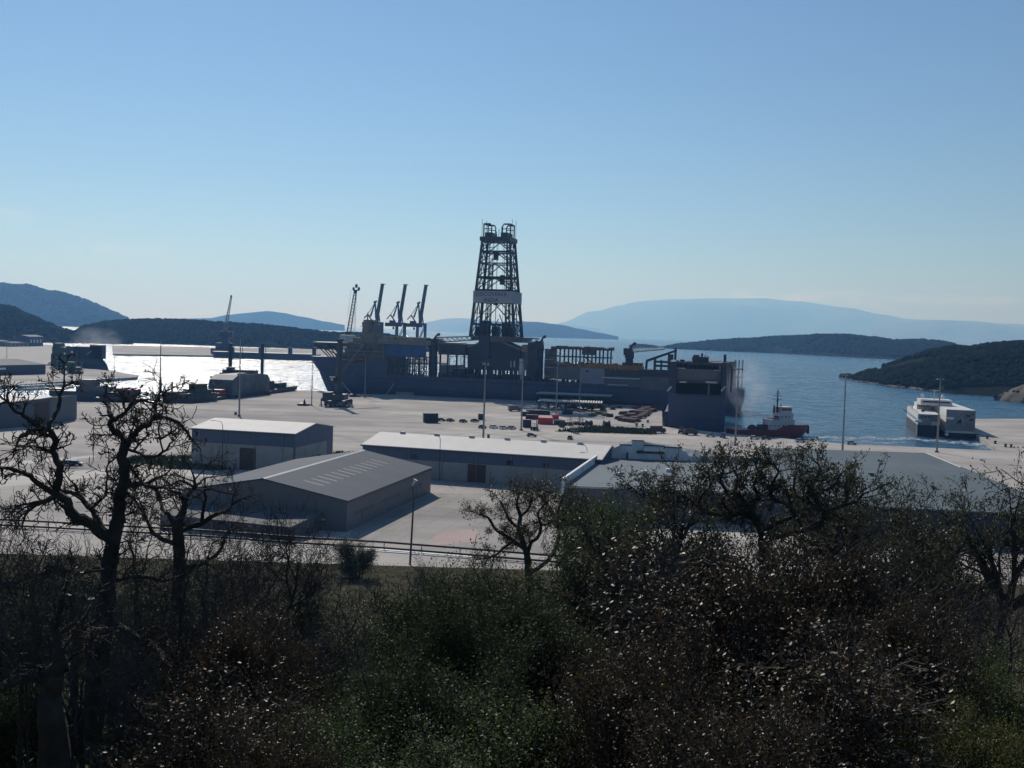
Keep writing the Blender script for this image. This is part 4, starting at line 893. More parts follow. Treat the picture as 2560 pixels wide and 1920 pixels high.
# ================================================================ nearer ship, stern towards the eye
e0 = G(1658, 1068); e1 = G(1815, 1083); mid = (e0 + e1) / 2
d = Vector((e1.x - e0.x, e1.y - e0.y, 0)).normalized()
rd = Vector((mid.x, mid.y, 0)).normalized(); pe = Vector((rd.y, -rd.x, 0))
fr = Frame(e0, e0 + pe * 30, WZ, 2.0); S2 = fr.at
s2 = fthing('ship', 'dark blue ship seen from its broad flat stern, its deckhouse stacked behind a black opening', 'ship', fr)
x0, x1 = S2(1671, 1000).x, S2(1815, 1000).x; Bm = x1 - x0; zd = S2(1740, 986).z; LEN = 100
mb = MB(); xl = S2(1660, 1060).x
secs = [(-4, 2.5, 0), (0, 1.0, 0), (zd * .55, .2, 0), (zd, 0, 0)]
n = 12; rings = []
for z, ins, _ in secs:
    r_ = []
    for i in range(n + 1):
        y = LEN * i / n; k = 1 if i < n * .6 else max(.03, 1 - ((i - n * .6) / (n * .4)) ** 2)
        r_.append((x0 + Bm / 2 - (Bm / 2 - ins * .3) * k, y + ins * (1 if i == 0 else 0), z))
    for i in range(n, -1, -1):
        y = LEN * i / n; k = 1 if i < n * .6 else max(.03, 1 - ((i - n * .6) / (n * .4)) ** 2)
        r_.append((x0 + Bm / 2 + (Bm / 2 - ins * .3) * k, y + ins * (1 if i == 0 else 0), z))
    rings.append(r_)
N = len(rings[0])
for r_ in rings: mb.v += r_
for i in range(len(rings) - 1):
    for k in range(N): mb.f.append((i * N + k, i * N + (k + 1) % N, (i + 1) * N + (k + 1) % N, (i + 1) * N + k))
for k in range(n): mb.f.append(((len(rings) - 1) * N + k, (len(rings) - 1) * N + k + 1, (len(rings) - 1) * N + N - 2 - k, (len(rings) - 1) * N + N - 1 - k))
o = mb.build('hull', NAVY, s2); bm = bmesh.new(); bm.from_mesh(o.data); bmesh.ops.recalc_face_normals(bm, faces=bm.faces); bm.to_mesh(o.data); bm.free()
# bulge on the quay side with fender
mb = MB(); mb.box((xl, 3, -1), (x0 + .6, 60, S2(1662, 1030).z)); mb.build('side_sponson', NAVY2, s2)
za = S2(1740, 957).z; zb_ = S2(1740, 923).z; zc = S2(1740, 906).z
bx(s2, 'side_wall', NAVY2, (x0 + .02, .0, zd), (S2(1690, 970).x, 40, zc)); bx(s2, 'side_wall', NAVY2, (S2(1803, 970).x, 0, zd), (x1 - .02, 40, zc + .4))
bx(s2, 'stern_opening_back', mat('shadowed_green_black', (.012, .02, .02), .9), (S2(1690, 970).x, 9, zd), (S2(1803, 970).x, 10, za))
bx(s2, 'upper_deck', SHIPD, (S2(1690, 970).x, .3, za - .2), (S2(1803, 970).x, 40, za + .5))
bx(s2, 'deckhouse', SHIPG, (S2(1692, 940).x, 2.2, za + .5), (S2(1803, 940).x, 34, zb_))
bx(s2, 'roof_edge', OFFW, (S2(1690, 940).x, 1.6, zb_), (S2(1712, 940).x, 3, zb_ + .35)); bx(s2, 'roof_edge', OFFW, (S2(1785, 940).x, 1.6, zb_ - .4), (S2(1803, 940).x, 3, zb_ - .05)); bx(s2, 'corner_post', OFFW, (S2(1687, 940).x, .8, za + 1), (S2(1688.6, 940).x, 1.2, zb_))
bx(s2, 'ledge', OFFW, (S2(1699, 957).x, -.3, za - .2), (S2(1716, 957).x, .25, za + .45)); bx(s2, 'ledge', OFFW, (S2(1764, 957).x, -.3, za + .1), (S2(1793, 957).x, .25, za + .85))
mb = MB(); rr = random.Random(3)
for i in range(9): x = S2(1694 + i * 12.2, 910).x; mb.box((x, 4, zb_), (x + .8, 5, zc))
mb.box((S2(1690, 906).x, 3, zc - 1.2), (S2(1826, 906).x, 30, zc)); mb.build('bridge_deck', SHIPD, s2)
bx(s2, 'mid_house', SHIPD, (S2(1690, 906).x, 12, zb_), (S2(1800, 906).x, 28, zb_ + 1.4))
p, q = S2(1730, 904, 8), S2(1772, 893, 8); bx(s2, 'wheelhouse', SHIPD, (p.x, 6, zc), (q.x, 16, q.z)); p, q = S2(1733, 893, 8), S2(1749, 887, 8); bx(s2, 'top_box', SHIPG, (p.x, 7, p.z), (q.x, 12, q.z))
for px, yt, yb, r_ in ((1755, 883, 893, .5), (1812, 886, 906, .75), (1762, 888, 895, .2), (1770, 890, 897, .2), (1765, 884, 893, .12)):
    p, q = S2(px, yb, 8), S2(px, yt, 8); mb = MB(); mb.tube([(p.x, 8, p.z - 1), (p.x, 8, q.z)], r_, 6); mb.build('mast', SHIPD, s2)
for x0_, x1_, y0, y1 in ((1700, 1712, 899, 905), (1716, 1728, 903, 907), (1690, 1698, 901, 906)): p, q = S2(x0_, y1, 8), S2(x1_, y0, 8); bx(s2, 'deck_box', SHIPD, (p.x, 7, p.z - .5), (q.x, 10, q.z))
mb = MB(); c = S2(1822, 915, 4)
mb.tube([(c.x - 1.5, 4, zc), (c.x + .8, 4, zc - .4), (c.x + 1.6, 4, zc - 2.2), (c.x + 1.4, 4, za - 4)], .55, 6); mb.build('bent_pipe', SHIPG, s2)
for px in (1816, 1820.5): bx(s2, 'ladder_rail', SHIPG, (S2(px, 960).x - .2, -.1, S2(px, 1010).z), (S2(px, 960).x + .2, .2, zc))
for px, py in ((1809, 973), (1674, 973)):
    p = S2(px, py); mb = MB(); mb.bar((p.x - 1, -.3, p.z - .9), (p.x + .8, -.3, p.z + 1.3), .45, 5); mb.build('white_fairlead', OFFW, s2)
for i in range(5): x = x0 + Bm * (.1 + .2 * i); bx(s2, 'hull_seam', NAVY2, (x, -.03, 1.5), (x + .14, .12, zd - 1))
for z in (zd * .35, zd * .68): bx(s2, 'hull_seam', NAVY2, (x0 + .6, -.03, z), (x1 - .6, .12, z + .12))
bx(s2, 'stern_door', NAVY2, (S2(1690, 1000).x, -.15, zd - .9), (S2(1806, 1000).x, .2, zd + .1))
mb = MB(); p = S2(1772, 972); mb.box((p.x - .5, -.1, zd), (p.x + .4, .6, p.z + 2)); mb.build('gangway', SHIPG, s2)

# ================================================================ red tug
fr = Frame(G(1850, 1091, WZ), G(2018, 1092, WZ), WZ); S3 = fr.at
tug = fthing('tug', 'red hulled tug with a pale wheelhouse and dark mast beside the big stern', 'tug', fr)
xa, xf_ = S3(1838, 1088).x, S3(2021, 1066, 4).x; Bt = 10
zl = S3(1880, 1075).z; zh_ = S3(2015, 1064, 4).z; xm_ = S3(1925, 1075).x
hull([(-2, S3(2000, 1090, 5).x, xa + 1, .9), (0, S3(2006, 1090, 5).x, xa, .96), (zl, S3(2018, 1072, 5).x, xa, 1)], Bt, DRED, tug, bow=1, taper=12)
hull([(zl - .05, S3(2018, 1072, 5).x, xm_ + 4, 1), (zh_, xf_, xm_ + 8, 1.02)], Bt, DRED, tug, 'raised_bow', bow=1, taper=12, stern_b=1)
hull([(zh_, xf_ + .1, xm_ + 9, 1.03), (zh_ + .45, xf_ + .2, xm_ + 10, 1.03)], Bt, SHIPD, tug, 'bulwark_rail', bow=1, taper=12, stern_b=1)
mb = MB(); mb.tube([(S3(2018, 1072, 5).x + .3, 5, 1.0), (xf_ + .2, 5, zh_)], .7, 6); mb.build('bow_fender', TYRE, tug)
c = S3(1881, 1070, 5); mb = MB(); mb.ball((c.x, 5, zl + .2), 1.9, 2, (1, 1.8, 1)); mb.build('towing_winch', SHIPD, tug, smooth=True)
WT = mat('tug_grey_white', (.42, .44, .48), .5, var=.1, scale=.4)
p, q = S3(1921, 1066, 3), S3(1983, 1049, 3); bx(tug, 'main_house', WT, (p.x, 1.4, zl), (q.x, 8.6, q.z)); w0 = q.z
p, q = S3(1945, 1049, 3), S3(1981, 1033, 3); bx(tug, 'upper_house', WT, (p.x, 2, w0), (q.x, 8, q.z)); w1 = q.z
p, q = S3(1950, 1033, 3), S3(1978, 1013, 3)
mb = MB(); mb.prism([(p.x, 2.2), (q.x, 2.2), (q.x, 7.8), (p.x, 7.8)], w1, w1 + 2.6); wh = mb.build('wheelhouse', WT, tug); mb = MB(); mb.box((p.x + .3, 2.12, w1 + 1.2), (q.x - .2, 2.2, w1 + 2.2)); mb.box((q.x, 2.5, w1 + 1.2), (q.x + .06, 7.5, w1 + 2.2)); mb.build('window', GLASS, wh); mb = MB(); mb.box((p.x - .6, 1.6, w1 + 2.6), (q.x + .8, 8.4, w1 + 2.85)); mb.build('roof', OFFW, wh)
for i in range(4): x = S3(1950 + i * 9, 1042).x; bx(tug, 'porthole', GLASS, (x, 1.94, w0 + .9), (x + .7, 2.0, w0 + 1.7))
for i in range(5): x = S3(1928 + i * 11, 1058).x; bx(tug, 'porthole', GLASS, (x, 1.34, zl + 1.6), (x + .6, 1.4, zl + 2.2))
p, q = S3(1925, 1044, 5), S3(1943, 1042, 5); bx(tug, 'boat_deck', SHIPD, (p.x, 2, w0 - .1), (q.x, 8, w0 + .5)); mb = MB(); mb.ball(((p.x + q.x) / 2, 2.6, w0 + 1.2), .8, 2, (2, .8, .7)); mb.build('workboat', SHIPD, tug, smooth=True)
p = S3(1897, 1061, 5); bx(tug, 'deck_crane', SHIPD, (p.x - 1, 3, zl), (p.x + 3.5, 5, zl + 2.2))
for px, yb, yt, r0_ in ((1943, 1024, 974, .42), (1935, 1024, 1012, .6), (1952, 1020, 1010, .5)):
    p, q = S3(px, yb, 5), S3(px, yt, 5); mb = MB(); mb.tube([(p.x, 5, w1), (p.x, 5, q.z)], [r0_, r0_ * .4], 6)
    if px == 1943:
        for py, ww in ((990, 1.9), (998, 2.6), (984, 1.1)): z = S3(px, py, 5).z; mb.box((p.x - ww, 4.9, z - .1), (p.x + ww, 5.1, z + .15))
        mb.ball((p.x, 5, S3(px, 979, 5).z), .5, 1); mb.ball((p.x, 5, S3(px, 1001, 5).z), .6, 1)
    mb.build('mast' if px == 1943 else 'exhaust_funnel', SHIPD, tug)
# ================================================================ two pale ferries, sterns towards the eye
def ferry(a_px, b_px, L, label, levels, seed):
    a, b = G(*a_px, WZ), G(*b_px, WZ); fr = Frame(a, b, WZ); T = fr.at
    t = fthing('ferry', label, 'ferry', fr, None); return t, fr, T
FW = mat('ferry_white', (.62, .62, .60), .5, var=.08, scale=.3, stain=((.36, .33, .3), .4, .5, (1, 1, .3)))
FG = mat('ferry_shaded_grey', (.20, .21, .24), .6, var=.12, scale=.3)
FB = mat('ferry_black_hull', (.012, .016, .025), .6, var=.2)
def fhull(t, x0, x1, L, z, m, skew, name='hull', y0=0, z0=-1.5):
    mb = MB(); poly = [(x0, y0), (x1, y0), (x1 + skew * L, L * .85), ((x0 + x1) / 2 + skew * L * 1.1, L), (x0 + skew * L, L * .85)]
    mb.prism(poly, z0, z); return mb.build(name, m, t)
# left one
t, fr, T = ferry((2295, 1090), (2352, 1093), 70, 'smaller pale ferry with a boxy stern and black waterline, moored left of its neighbour', 0, 1)
x0, x1 = T(2293, 1080).x, T(2349, 1080).x; z1 = T(2320, 1063).z; z2 = T(2320, 1036).z; Lf = 75
sk = .0
fhull(t, x0, x1, Lf, z1, FB, sk)
fhull(t, x0 + .02, x1 - .02, Lf * .97, z2, FW, sk, 'side_house', .5, z1)
bx(t, 'stern_wall', FG, (x0 + .02, .1, z1), (T(2328, 1050).x, .48, z2)); bx(t, 'ramp_frame', mat('ferry_brown_panel', (.15, .13, .12), .7), (T(2329, 1040).x, -.5, T(2330, 1054).z), (T(2345, 1040).x, .1, z2)); bx(t, 'ramp_frame', OFFW, (T(2328, 1055).x, -.8, T(2330, 1055.5).z), (T(2347, 1055).x, .1, T(2330, 1053.5).z))
p = T(2296, 1052); mb = MB(); mb.ball((p.x, -.4, p.z), 1.3, 2, (1.4, .6, .7)); mb.build('white_liferaft', WHITEP, t, smooth=True)
for px, py in ((2331, 1062), (2341, 1062)): p = T(px, py); mb = MB(); mb.bar((p.x, -.4, p.z - .6), (p.x + .6, -.4, p.z + .9), .25); mb.build('fairlead', OFFW, t)
bx(t, 'rubbing_strake', OFFW, (x0 - .3, -.3, -.5), (x0, .6, z1)); 
mb = MB(); p = T(2280, 1025, 40); mb.tube([(p.x, 40, z2), (p.x, 40, z2 + 3)], .3); mb.build('mast', OFFW, t)
for i in range(14): y = 4 + i * 6.2; bx(t, 'side_window', GLASS, (x0 - .05, y, z1 + 1.6), (x0 + .12, y + 3.0, z1 + 2.7))
for i in range(3): bx(t, 'stern_window', GLASS, (x0 + 1.2 + 1.6 * i, .02, z2 - 1.6), (x0 + 2.2 + 1.6 * i, .12, z2 - .8))
mb = MB()
for i in range(26): mb.bar((x0 + .15, 2 + i * 3.4, z2), (x0 + .15, 2 + i * 3.4, z2 + 1.1), .06, 3)
mb.bar((x0 + .15, 2, z2 + 1.1), (x0 + .15, 90, z2 + 1.1), .06, 3); mb.build('deck_railing', OFFW, t)
mb = MB(); y = Lf * .55; bx(t, 'deckhouse', FW, (x0 + sk * y + 3, y, z2), (x1 + sk * y, y + 16, z2 + 3)); bx(t, 'window', GLASS, (x0 + 3.6, y - .06, z2 + 1.3), (x1 - .6, y, z2 + 2.1)); mb = MB(); mb.ball((x0 + sk * 20 + 4, 20, z2 + .6), 1.0, 1); mb.build('deck_vent', SHIPD, t)
# right one
t, fr, T = ferry((2352, 1093), (2445, 1097.6), 70, 'larger pale ferry with an open grey stern and two white radar domes beside the quay', 0, 2)
x0, x1 = T(2364, 1080).x, T(2437, 1080).x; z1 = T(2400, 1073).z; z2 = T(2400, 1025).z; Lf = 80
fhull(t, x0 - .6, T(2447, 1095).x, Lf, z1 * .55, FB, sk); fhull(t, x0, x1, Lf * .97, z2, FW, sk, 'side_house', .6, z1 * .55)
bx(t, 'stern_wall', FG, (x0 + .02, .15, z1 * .8), (x1, .58, z2 - .1)); bx(t, 'stern_opening', FB, (T(2390, 1060).x, .02, T(2390, 1058).z), (T(2402, 1060).x, .14, T(2390, 1048).z))
mb = MB(); a, b = T(2384, 1058), T(2404, 1041); mb.bar((a.x, -.3, a.z), (b.x, -.3, b.z), .35); c_ = T(2409, 1065); mb.bar((b.x, -.3, b.z), (c_.x, -.3, c_.z), .35); mb.build('ramp_strut', mat('ferry_pale_grey', (.33, .35, .39), .6), t)
for px, py in ((2420, 1040), (2428, 1050), (2432, 1036)): p = T(px, py); bx(t, 'stern_window', FB, (p.x - .8, .02, p.z - .4), (p.x + .9, .14, p.z + .4))
for py in (1034, 1046, 1058, 1066): p, q = T(2412, py), T(2437, py); bx(t, 'deck_edge', FG, (p.x, -.9, p.z - .1), (q.x, .14, p.z + .2))
p = T(2376, 1046); mb = MB(); mb.ball((p.x, -.4, p.z), 1.3, 2, (1.4, .6, .6)); mb.build('white_liferaft', WHITEP, t, smooth=True)
p = T(2366, 1086); mb = MB(); mb.ball((p.x, -.7, p.z), .9, 2); mb.build('white_buoy_fender', WHITEP, t, smooth=True)
y = Lf * .35; h0 = z2; p = T(2313, 1010, y); q = T(2390, 1010, y); bx(t, 'bridge_house', FW, (x0 + sk * y - 8, y, h0), (x1 + sk * y - 6, y + 14, h0 + 2.9))
bx(t, 'bridge_window', GLASS, (x0 + sk * y - 7, y - .06, h0 + 1.4), (x1 + sk * y - 7, y, h0 + 2.2))
for dx in (-6.5, 3): mb = MB(); mb.tube([(x0 + sk * y + dx, y + 5, h0 + 2.9), (x0 + sk * y + dx, y + 5, h0 + 3.6)], .2); mb.ball((x0 + sk * y + dx, y + 5, h0 + 4.4), .9, 2, (1, 1, 1.2)); mb.build('radar_dome', WHITEP, t, smooth=True)
mb = MB(); mb.tube([(x0 + sk * y - 1, y + 5, h0 + 2.9), (x0 + sk * y - 1, y + 5, h0 + 8)], [.3, .12]); mb.box((x0 + sk * y - 3, y + 4.9, h0 + 7.4), (x0 + sk * y + 1, y + 5.1, h0 + 7.6)); mb.build('mast', OFFW, t)

# ================================================================ vessels in the left harbour
def vessel(apx, bpx, label, B, off=1.0, z0=WZ):
    fr = Frame(G(*apx), G(*bpx), z0, off); return fthing('barge', label, 'vessel', fr), fr, fr.at
t, fr, T = vessel((412, 1009), (528, 1004), 'green barge with a green deckhouse moored at the left end of the quay', 12); t.name = 'barge'
x0, x1 = T(424, 1005).x, T(545, 1000).x; z = T(480, 984).z; hull([(-1, x0 + 3, x1, .95), (z * .5, x0 + 1, x1, 1), (z, x0, x1, 1)], 12, SHIPD, t, taper=10)
bx(t, 'deck_coaming', GREENP, (T(428, 985).x, 2, z), (T(475, 985).x, 10, T(450, 980).z)); p, q = T(479, 988, 3), T(527, 973, 3); bx(t, 'deckhouse', GREENP, (p.x, 2, z), (q.x, 10, q.z)); zz = q.z; p, q = T(490, 973, 3), T(519, 961, 3); bx(t, 'wheelhouse', GREENP, (p.x, 3, zz), (q.x, 9, q.z)); bx(t, 'window', GLASS, (p.x + .5, 2.93, zz + 1.2), (q.x - .5, 3.0, zz + 2.2)); bx(t, 'roof', GREENP, (p.x - 1, 2.4, q.z), (q.x + 1, 9.6, q.z + .4))
mb = MB(); p, q = T(430, 985, 6), T(430, 955, 6); mb.tube([(p.x, 6, z), (p.x, 6, q.z)], .45); mb.box((p.x - .9, 5.5, (z + q.z) / 2), (p.x + .9, 6.5, (z + q.z) / 2 + .5)); mb.build('mast', SHIPD, t)
mb = MB(); p = T(533, 990, 4); mb.tube([(p.x, 4, z), (p.x, 4, T(533, 958, 4).z)], .5); mb.bar((p.x, 4, T(533, 962, 4).z), (p.x + 4, 4, z + 2), .4); mb.build('davit', SHIPD, t)
t, fr, T = vessel((535, 1003), (572, 997), 'dark red deck barge between the green barge and the grey shed-like hull', 10); x0, x1 = T(536, 1000).x, T(580, 995).x; z = T(550, 992).z
hull([(-1, x0 + 1, x1, .95), (z, x0, x1, 1)], 10, SHIPD, t, taper=5); p, q = T(552, 990, 2), T(573, 972, 2); bx(t, 'cargo_box', DRED, (p.x, 2, z), (q.x, 8, q.z)); p, q = T(538, 990, 2), T(552, 982, 2); bx(t, 'cargo_box', DRED, (p.x, 2, z), (q.x, 8, q.z)); p = T(555, 984, 1.9); q = T(572, 982, 1.9); bx(t, 'pale_stripe', OFFW, (p.x, 1.85, p.z), (q.x, 1.98, q.z))
t, fr, T = vessel((573, 998), (672, 986), 'bulky grey floating hull with a rounded mottled grey superstructure', 18); z = T(620, 985).z; x0, x1 = T(572, 990).x, T(680, 985).x
hull([(-1, x0 + 2, x1 - 1, .95), (z, x0, x1, 1)], 18, SHIPD, t, taper=5); MOT = mat('mottled_grey_hull', (.10, .12, .14), .7, var=.5, scale=.16)
p, q = T(574, 985, 3), T(671, 932, 3); mb = MB(); zt_ = q.z
mb.xprism([(p.x, z), (q.x, z), (q.x, zt_ - 4), (q.x - 3, zt_ - 1), (q.x - 12, zt_), (p.x + 8, zt_), (p.x + 1.5, zt_ - 2.5), (p.x, zt_ - 6)], 2, 16); mb.build('superstructure', MOT, t)
for i in range(7): x = p.x + (q.x - p.x) * (i + .4) / 7.3; mb = MB(); mb.box((x, 1.8, z + 1), (x + .5, 2.0, zt_ - 3)); mb.build('rib', SHIPG, t)
mb = MB(); mb.box((p.x + 9, 3, zt_), (q.x - 14, 3.1, zt_ + .8)); mb.build('roof_rail', SHIPD, t)
t, fr, T = vessel((672, 986), (752, 976), 'dark low workboat with thin masts at the corner of the quay', 9); z = T(700, 976).z; x0, x1 = T(668, 980).x, T(752, 972).x
hull([(-1, x1 - 4, x0, .9), (z, x1, x0, 1), (z + 1.6, x1 + 2, x0 + 25, 1)], 9, SHIPD, t, bow=1, taper=10); p, q = T(694, 975, 2), T(716, 956, 2); bx(t, 'wheelhouse', SHIPD, (p.x, 2, z), (q.x, 7, q.z)); bx(t, 'window', GLASS, (p.x + .3, 1.93, q.z - 2), (q.x - .3, 2, q.z - 1)); p, q = T(683, 975, 2), T(690, 952, 2); bx(t, 'funnel', SHIPD, (p.x, 3, z), (q.x, 6, q.z))
for px, yt in ((699, 934), (720, 932), (747, 934), (735, 958)):
    p, q = T(px - 4 if px == 720 else px + (4 if px == 699 else 0), 962, 4), T(px, yt, 4); mb = MB(); mb.bar((p.x, 4, z), (q.x, 4, q.z), .16, 4); mb.build('mast', SHIPD, t)
# grey warship-like dark hull behind with stepped bridge, and two piles
fr = Frame(V(528, 967, 690), V(640, 962, 690), WZ); fr.o.z = WZ; T = fr.at; t = fthing('patrol_ship', 'dark stepped ship lying behind the grey hull, its bow pointing left', 'ship', fr)
x0, x1 = T(527, 950, 5).x, T(660, 950, 5).x; z = T(560, 950).z; hull([(-1, x0 + 8, x1, .9), (1, x0 + 6, x1, .95), (z, x0, x1, 1), (z + 2, x0 - 1, x0 + 30, 1)], 11, SHIPD, t, taper=22)
for xa_, xb_, yt, yb in ((549, 572, 932, 952), (556, 640, 926, 945), (567, 582, 918, 930)): p, q = T(xa_, yb, 3), T(xb_, yt, 3); bx(t, 'deckhouse', SHIPD, (p.x, 2, p.z), (q.x, 9, q.z))
p, q = T(560, 930, 5), T(560, 912, 5)
for px, yt in ((566, 918), (572, 912), (559, 924), (640, 930)): p, q = T(px, 930, 5), T(px, yt, 5); mb = MB(); mb.bar((p.x, 5, z), (p.x, 5, q.z), .3); mb.build('mast', SHIPD, t)
for px, lab in ((575, 'dark steel spud pile rising behind the stepped dark ship'), (655, 'dark steel spud pile standing behind the grey floating hull')):
    p = V(px, 940, 740); q = V(px + 1, 858, 740); mb = MB(); w_ = 1.35 if px == 575 else 1.15; mb.tube([(0, 0, 0), (0, 0, q.z - WZ + 2)], w_, 8); o = mb.build('spud_pile', SHIPD, None, (p.x, p.y, WZ - 2)); tag(o, lab, 'pile')
# grey ship at the left quay
fr = Frame(G(128, 1000), G(344, 1007), WZ, 1.5); T = fr.at; t = fthing('cargo_barge', 'long low dark barge with a grey deckhouse moored behind the left hall', 'barge', fr)
x0, x1 = T(120, 995).x, T(338, 985).x; z = T(250, 980).z; hull([(-1, x1 - 5, x0, .95), (z * .6, x1 - 2, x0, 1), (z, x1, x0, 1)], 16, NAVY2, t, bow=1, taper=14)
p, q = T(190, 980, 3), T(272, 958, 3); bx(t, 'deckhouse', SHIPG, (p.x, 3, z), (q.x, 13, q.z - 2)); p, q = T(196, 965, 3), T(232, 950, 3); bx(t, 'upper_house', SHIPG, (p.x, 4, p.z), (q.x, 12, q.z)); p, q = T(118, 985, 3), T(150, 972, 3); bx(t, 'deck_stack', DRED, (p.x, 3, z), (q.x, 12, q.z))
for i in range(6): p = T(242 + i * 5, 968, 2.9); bx(t, 'window', GLASS, (p.x, 2.9, p.z), (p.x + .8, 3, p.z + .9))
mb = MB(); rr = random.Random(31)
for i in range(14): p = T(282 + i * 4, 982, 3); mb.box((p.x, 3, z), (p.x + rr.uniform(.6, 1.6), 9, z + rr.uniform(.8, 2.4)))
mb.build('deck_gear', DRED, t)
# row of small white boats in the left basin
for i in range(10):
    p = G(28 + i * 13, 976 - i * .6, WZ); 
    if i == 0:
        b0 = thing('small_boat', 'white small boat, leftmost of the row moored below the pier', 'boat', p, .2, 'small white boats moored below the pier')
        hull([(-.3, 0.6, 9, .8), (1.3, 0, 9.2, 1)], 3.2, WHITEP, b0, taper=4); bx(b0, 'cabin', OFFW, (3, .6, 1.3), (6.5, 2.6, 2.9)); mb = MB(); mb.bar((5, 1.6, 2.9), (5, 1.6, 6), .07); mb.build('mast', STEEL, b0)
    else: dup(b0, p, .2 + .1 * math.sin(i * 3), ['white small boat next to the leftmost one below the pier', 'third white boat from the left in the row below the pier', 'fourth white boat from the left in the row below the pier', 'fifth white boat from the left in the row below the pier', 'sixth white boat from the left in the row below the pier', 'seventh white boat from the left in the row below the pier', 'third white boat from the right end of the row below the pier', 'white small boat next to the rightmost one below the pier', 'white small boat, rightmost of the row moored below the pier'][i - 1])
# dark bulk ship with green unloader at the pier
fr = Frame(V(172, 922, 905), V(273, 929, 905), WZ); fr.o.z = WZ; T = fr.at; t = fthing('bulk_ship', 'dark ship with a high bridge, smoke drifting over it, moored at the pier tip', 'ship', fr)
x0, x1 = T(150, 915).x, T(274, 920, 8).x; z = T(240, 897).z; hull([(-1, x1, x0, .92), (z * .5, x1 - 2.5, x0, 1), (z, T(256, 900, 8).x, x0, 1)], 16, NAVY2, t, bow=1, taper=24)
for xa_, xb_, yt, yb, m_ in ((186, 254, 868, 900, SHIPD), (224, 254, 863, 892, SHIPD), (180, 198, 866, 890, SHIPG)): p, q = T(xa_, yb, 3), T(xb_, yt, 3); bx(t, 'bridge_block', m_, (p.x, 3, z - .2), (q.x, 13, q.z))
bx(t, 'bridge_wing', SHIPD, (T(182, 868, 3).x, 1, T(182, 868, 3).z - .6), (T(208, 868, 3).x, 15, T(182, 866, 3).z)); p, q = T(217, 886, 2.8), T(229, 880, 2.8); mb = MB(); mb.bar((p.x, 2.8, p.z), (q.x, 2.8, q.z + 1), .35); mb.build('white_stripe', OFFW, t)
p = T(196, 910, 2); mb = MB(); mb.bar((p.x, -1, 0), (p.x, -1, T(196, 874).z), .18); mb.build('mast', OFFW, t)
fr = Frame(V(128, 915, 900), V(186, 918, 900), 0); fr.o.z = 0; T = fr.at; t = fthing('unloader', 'green multi-storey dock unloader tower with lamps on the pier beside the smoking ship', 'unloader', fr)
for xa_, xb_, yt, yb, m_ in ((127, 186, 886, 916, GREENP), (130, 162, 868, 888, GREENP), (164, 184, 866, 890, SHIPD), (132, 146, 858, 870, GREENP)): p, q = T(xa_, yb, 1), T(xb_, yt, 1); bx(t, 'tower_block', m_, (p.x, 1, max(0, p.z)), (q.x, 14, q.z))
mb = MB()
for px in (134, 150, 172): p = T(px, 858, 2); mb.bar((p.x, 1, T(px, 870, 1).z), (p.x, 1, T(px, 838 if px == 134 else 862, 1).z), .35)
z = T(134, 848, 1).z; x = T(134, 848, 1).x; mb.box((x - 2.5, .5, z), (x + 2.5, 3, z + .5)); mb.build('lattice_mast', GREENP, t)
for px, py in ((162, 884), (163, 868), (180, 880)): p = T(px, py, .8); mb = MB(); mb.box((p.x - .8, .6, p.z - .8), (p.x + .8, .98, p.z + .8)); mb.build('floodlight', WHITEP, t)
mb = MB()
for i in range(8): p = T(130 + i * 7, 890, .9); mb.bar((p.x, .8, 0), (p.x, .8, T(130, 884, .9).z), .25)
mb.build('frame', SHIPD, t)
fr = Frame(V(152, 952, 800), V(200, 950, 800), 0); fr.o.z = 0; T = fr.at; t = fthing('mobile_crane', 'dark portal crane base straddling the pier in front of the green unloader', 'crane', fr)
for px in (157, 178, 186, 197): p = T(px, 945, 0); mb = MB(); mb.box((p.x - .7, -1, 0), (p.x + .7, 1, T(px, 920).z)); mb.build('leg', SHIPD, t)
p, q = T(155, 925, 0), T(200, 918, 0); bx(t, 'portal_beam', SHIPD, (p.x, -2, p.z), (q.x, 4, q.z)); p = T(171, 935); bx(t, 'white_ladder_shaft', WHITEP, (p.x - .8, -1.2, .5), (p.x + .8, 0, T(171, 920).z)); p, q = T(176, 948), T(206, 945); bx(t, 'machinery', GREENP, (p.x, -2, 0), (q.x, 2, 2.2)); p, q = T(168, 918), T(186, 905); bx(t, 'cabin', GREENP, (p.x, -1, p.z), (q.x, 3, q.z))

# ================================================================ long dark barge and lattice crane at the far quay
fr = Frame(G(527, 894, WZ), G(792, 902, WZ), WZ); T = fr.at; t = fthing('long_barge', 'very long dark flat barge lying along the far quay', 'barge', fr)
x0, x1 = T(527, 890).x, T(792, 895).x; z = T(650, 882).z; hull([(-1, x0, x1, 1), (z * .5, x0, x1, 1), (z, x0 - 1, x1, 1)], 30, NAVY2, t, taper=6)
for px in (580, 651, 725, 785): p = T(px, 885, 4); q = T(px, 868, 4); bx(t, 'deck_post', NAVY2, (p.x - 2.2, 3, z), (p.x + 2.2, 8, q.z)); 
for px, yt in ((606, 845), (664, 842), (725, 850)): p = T(px, 880, 4); q = T(px, yt, 4); mb = MB(); mb.bar((p.x, 4, z), (p.x, 4, q.z), .4); mb.build('light_post', NAVY2, t)
p = V(575, 885, 1390); z = 8.0; 
fr = Frame(Vector((p.x - 10, p.y, 0)), Vector((p.x + 10, p.y, 0)), 0); T = fr.at
t = fthing('lattice_crane', 'dark harbour crane with a slim upright lattice boom on the far quay', 'crane', fr)
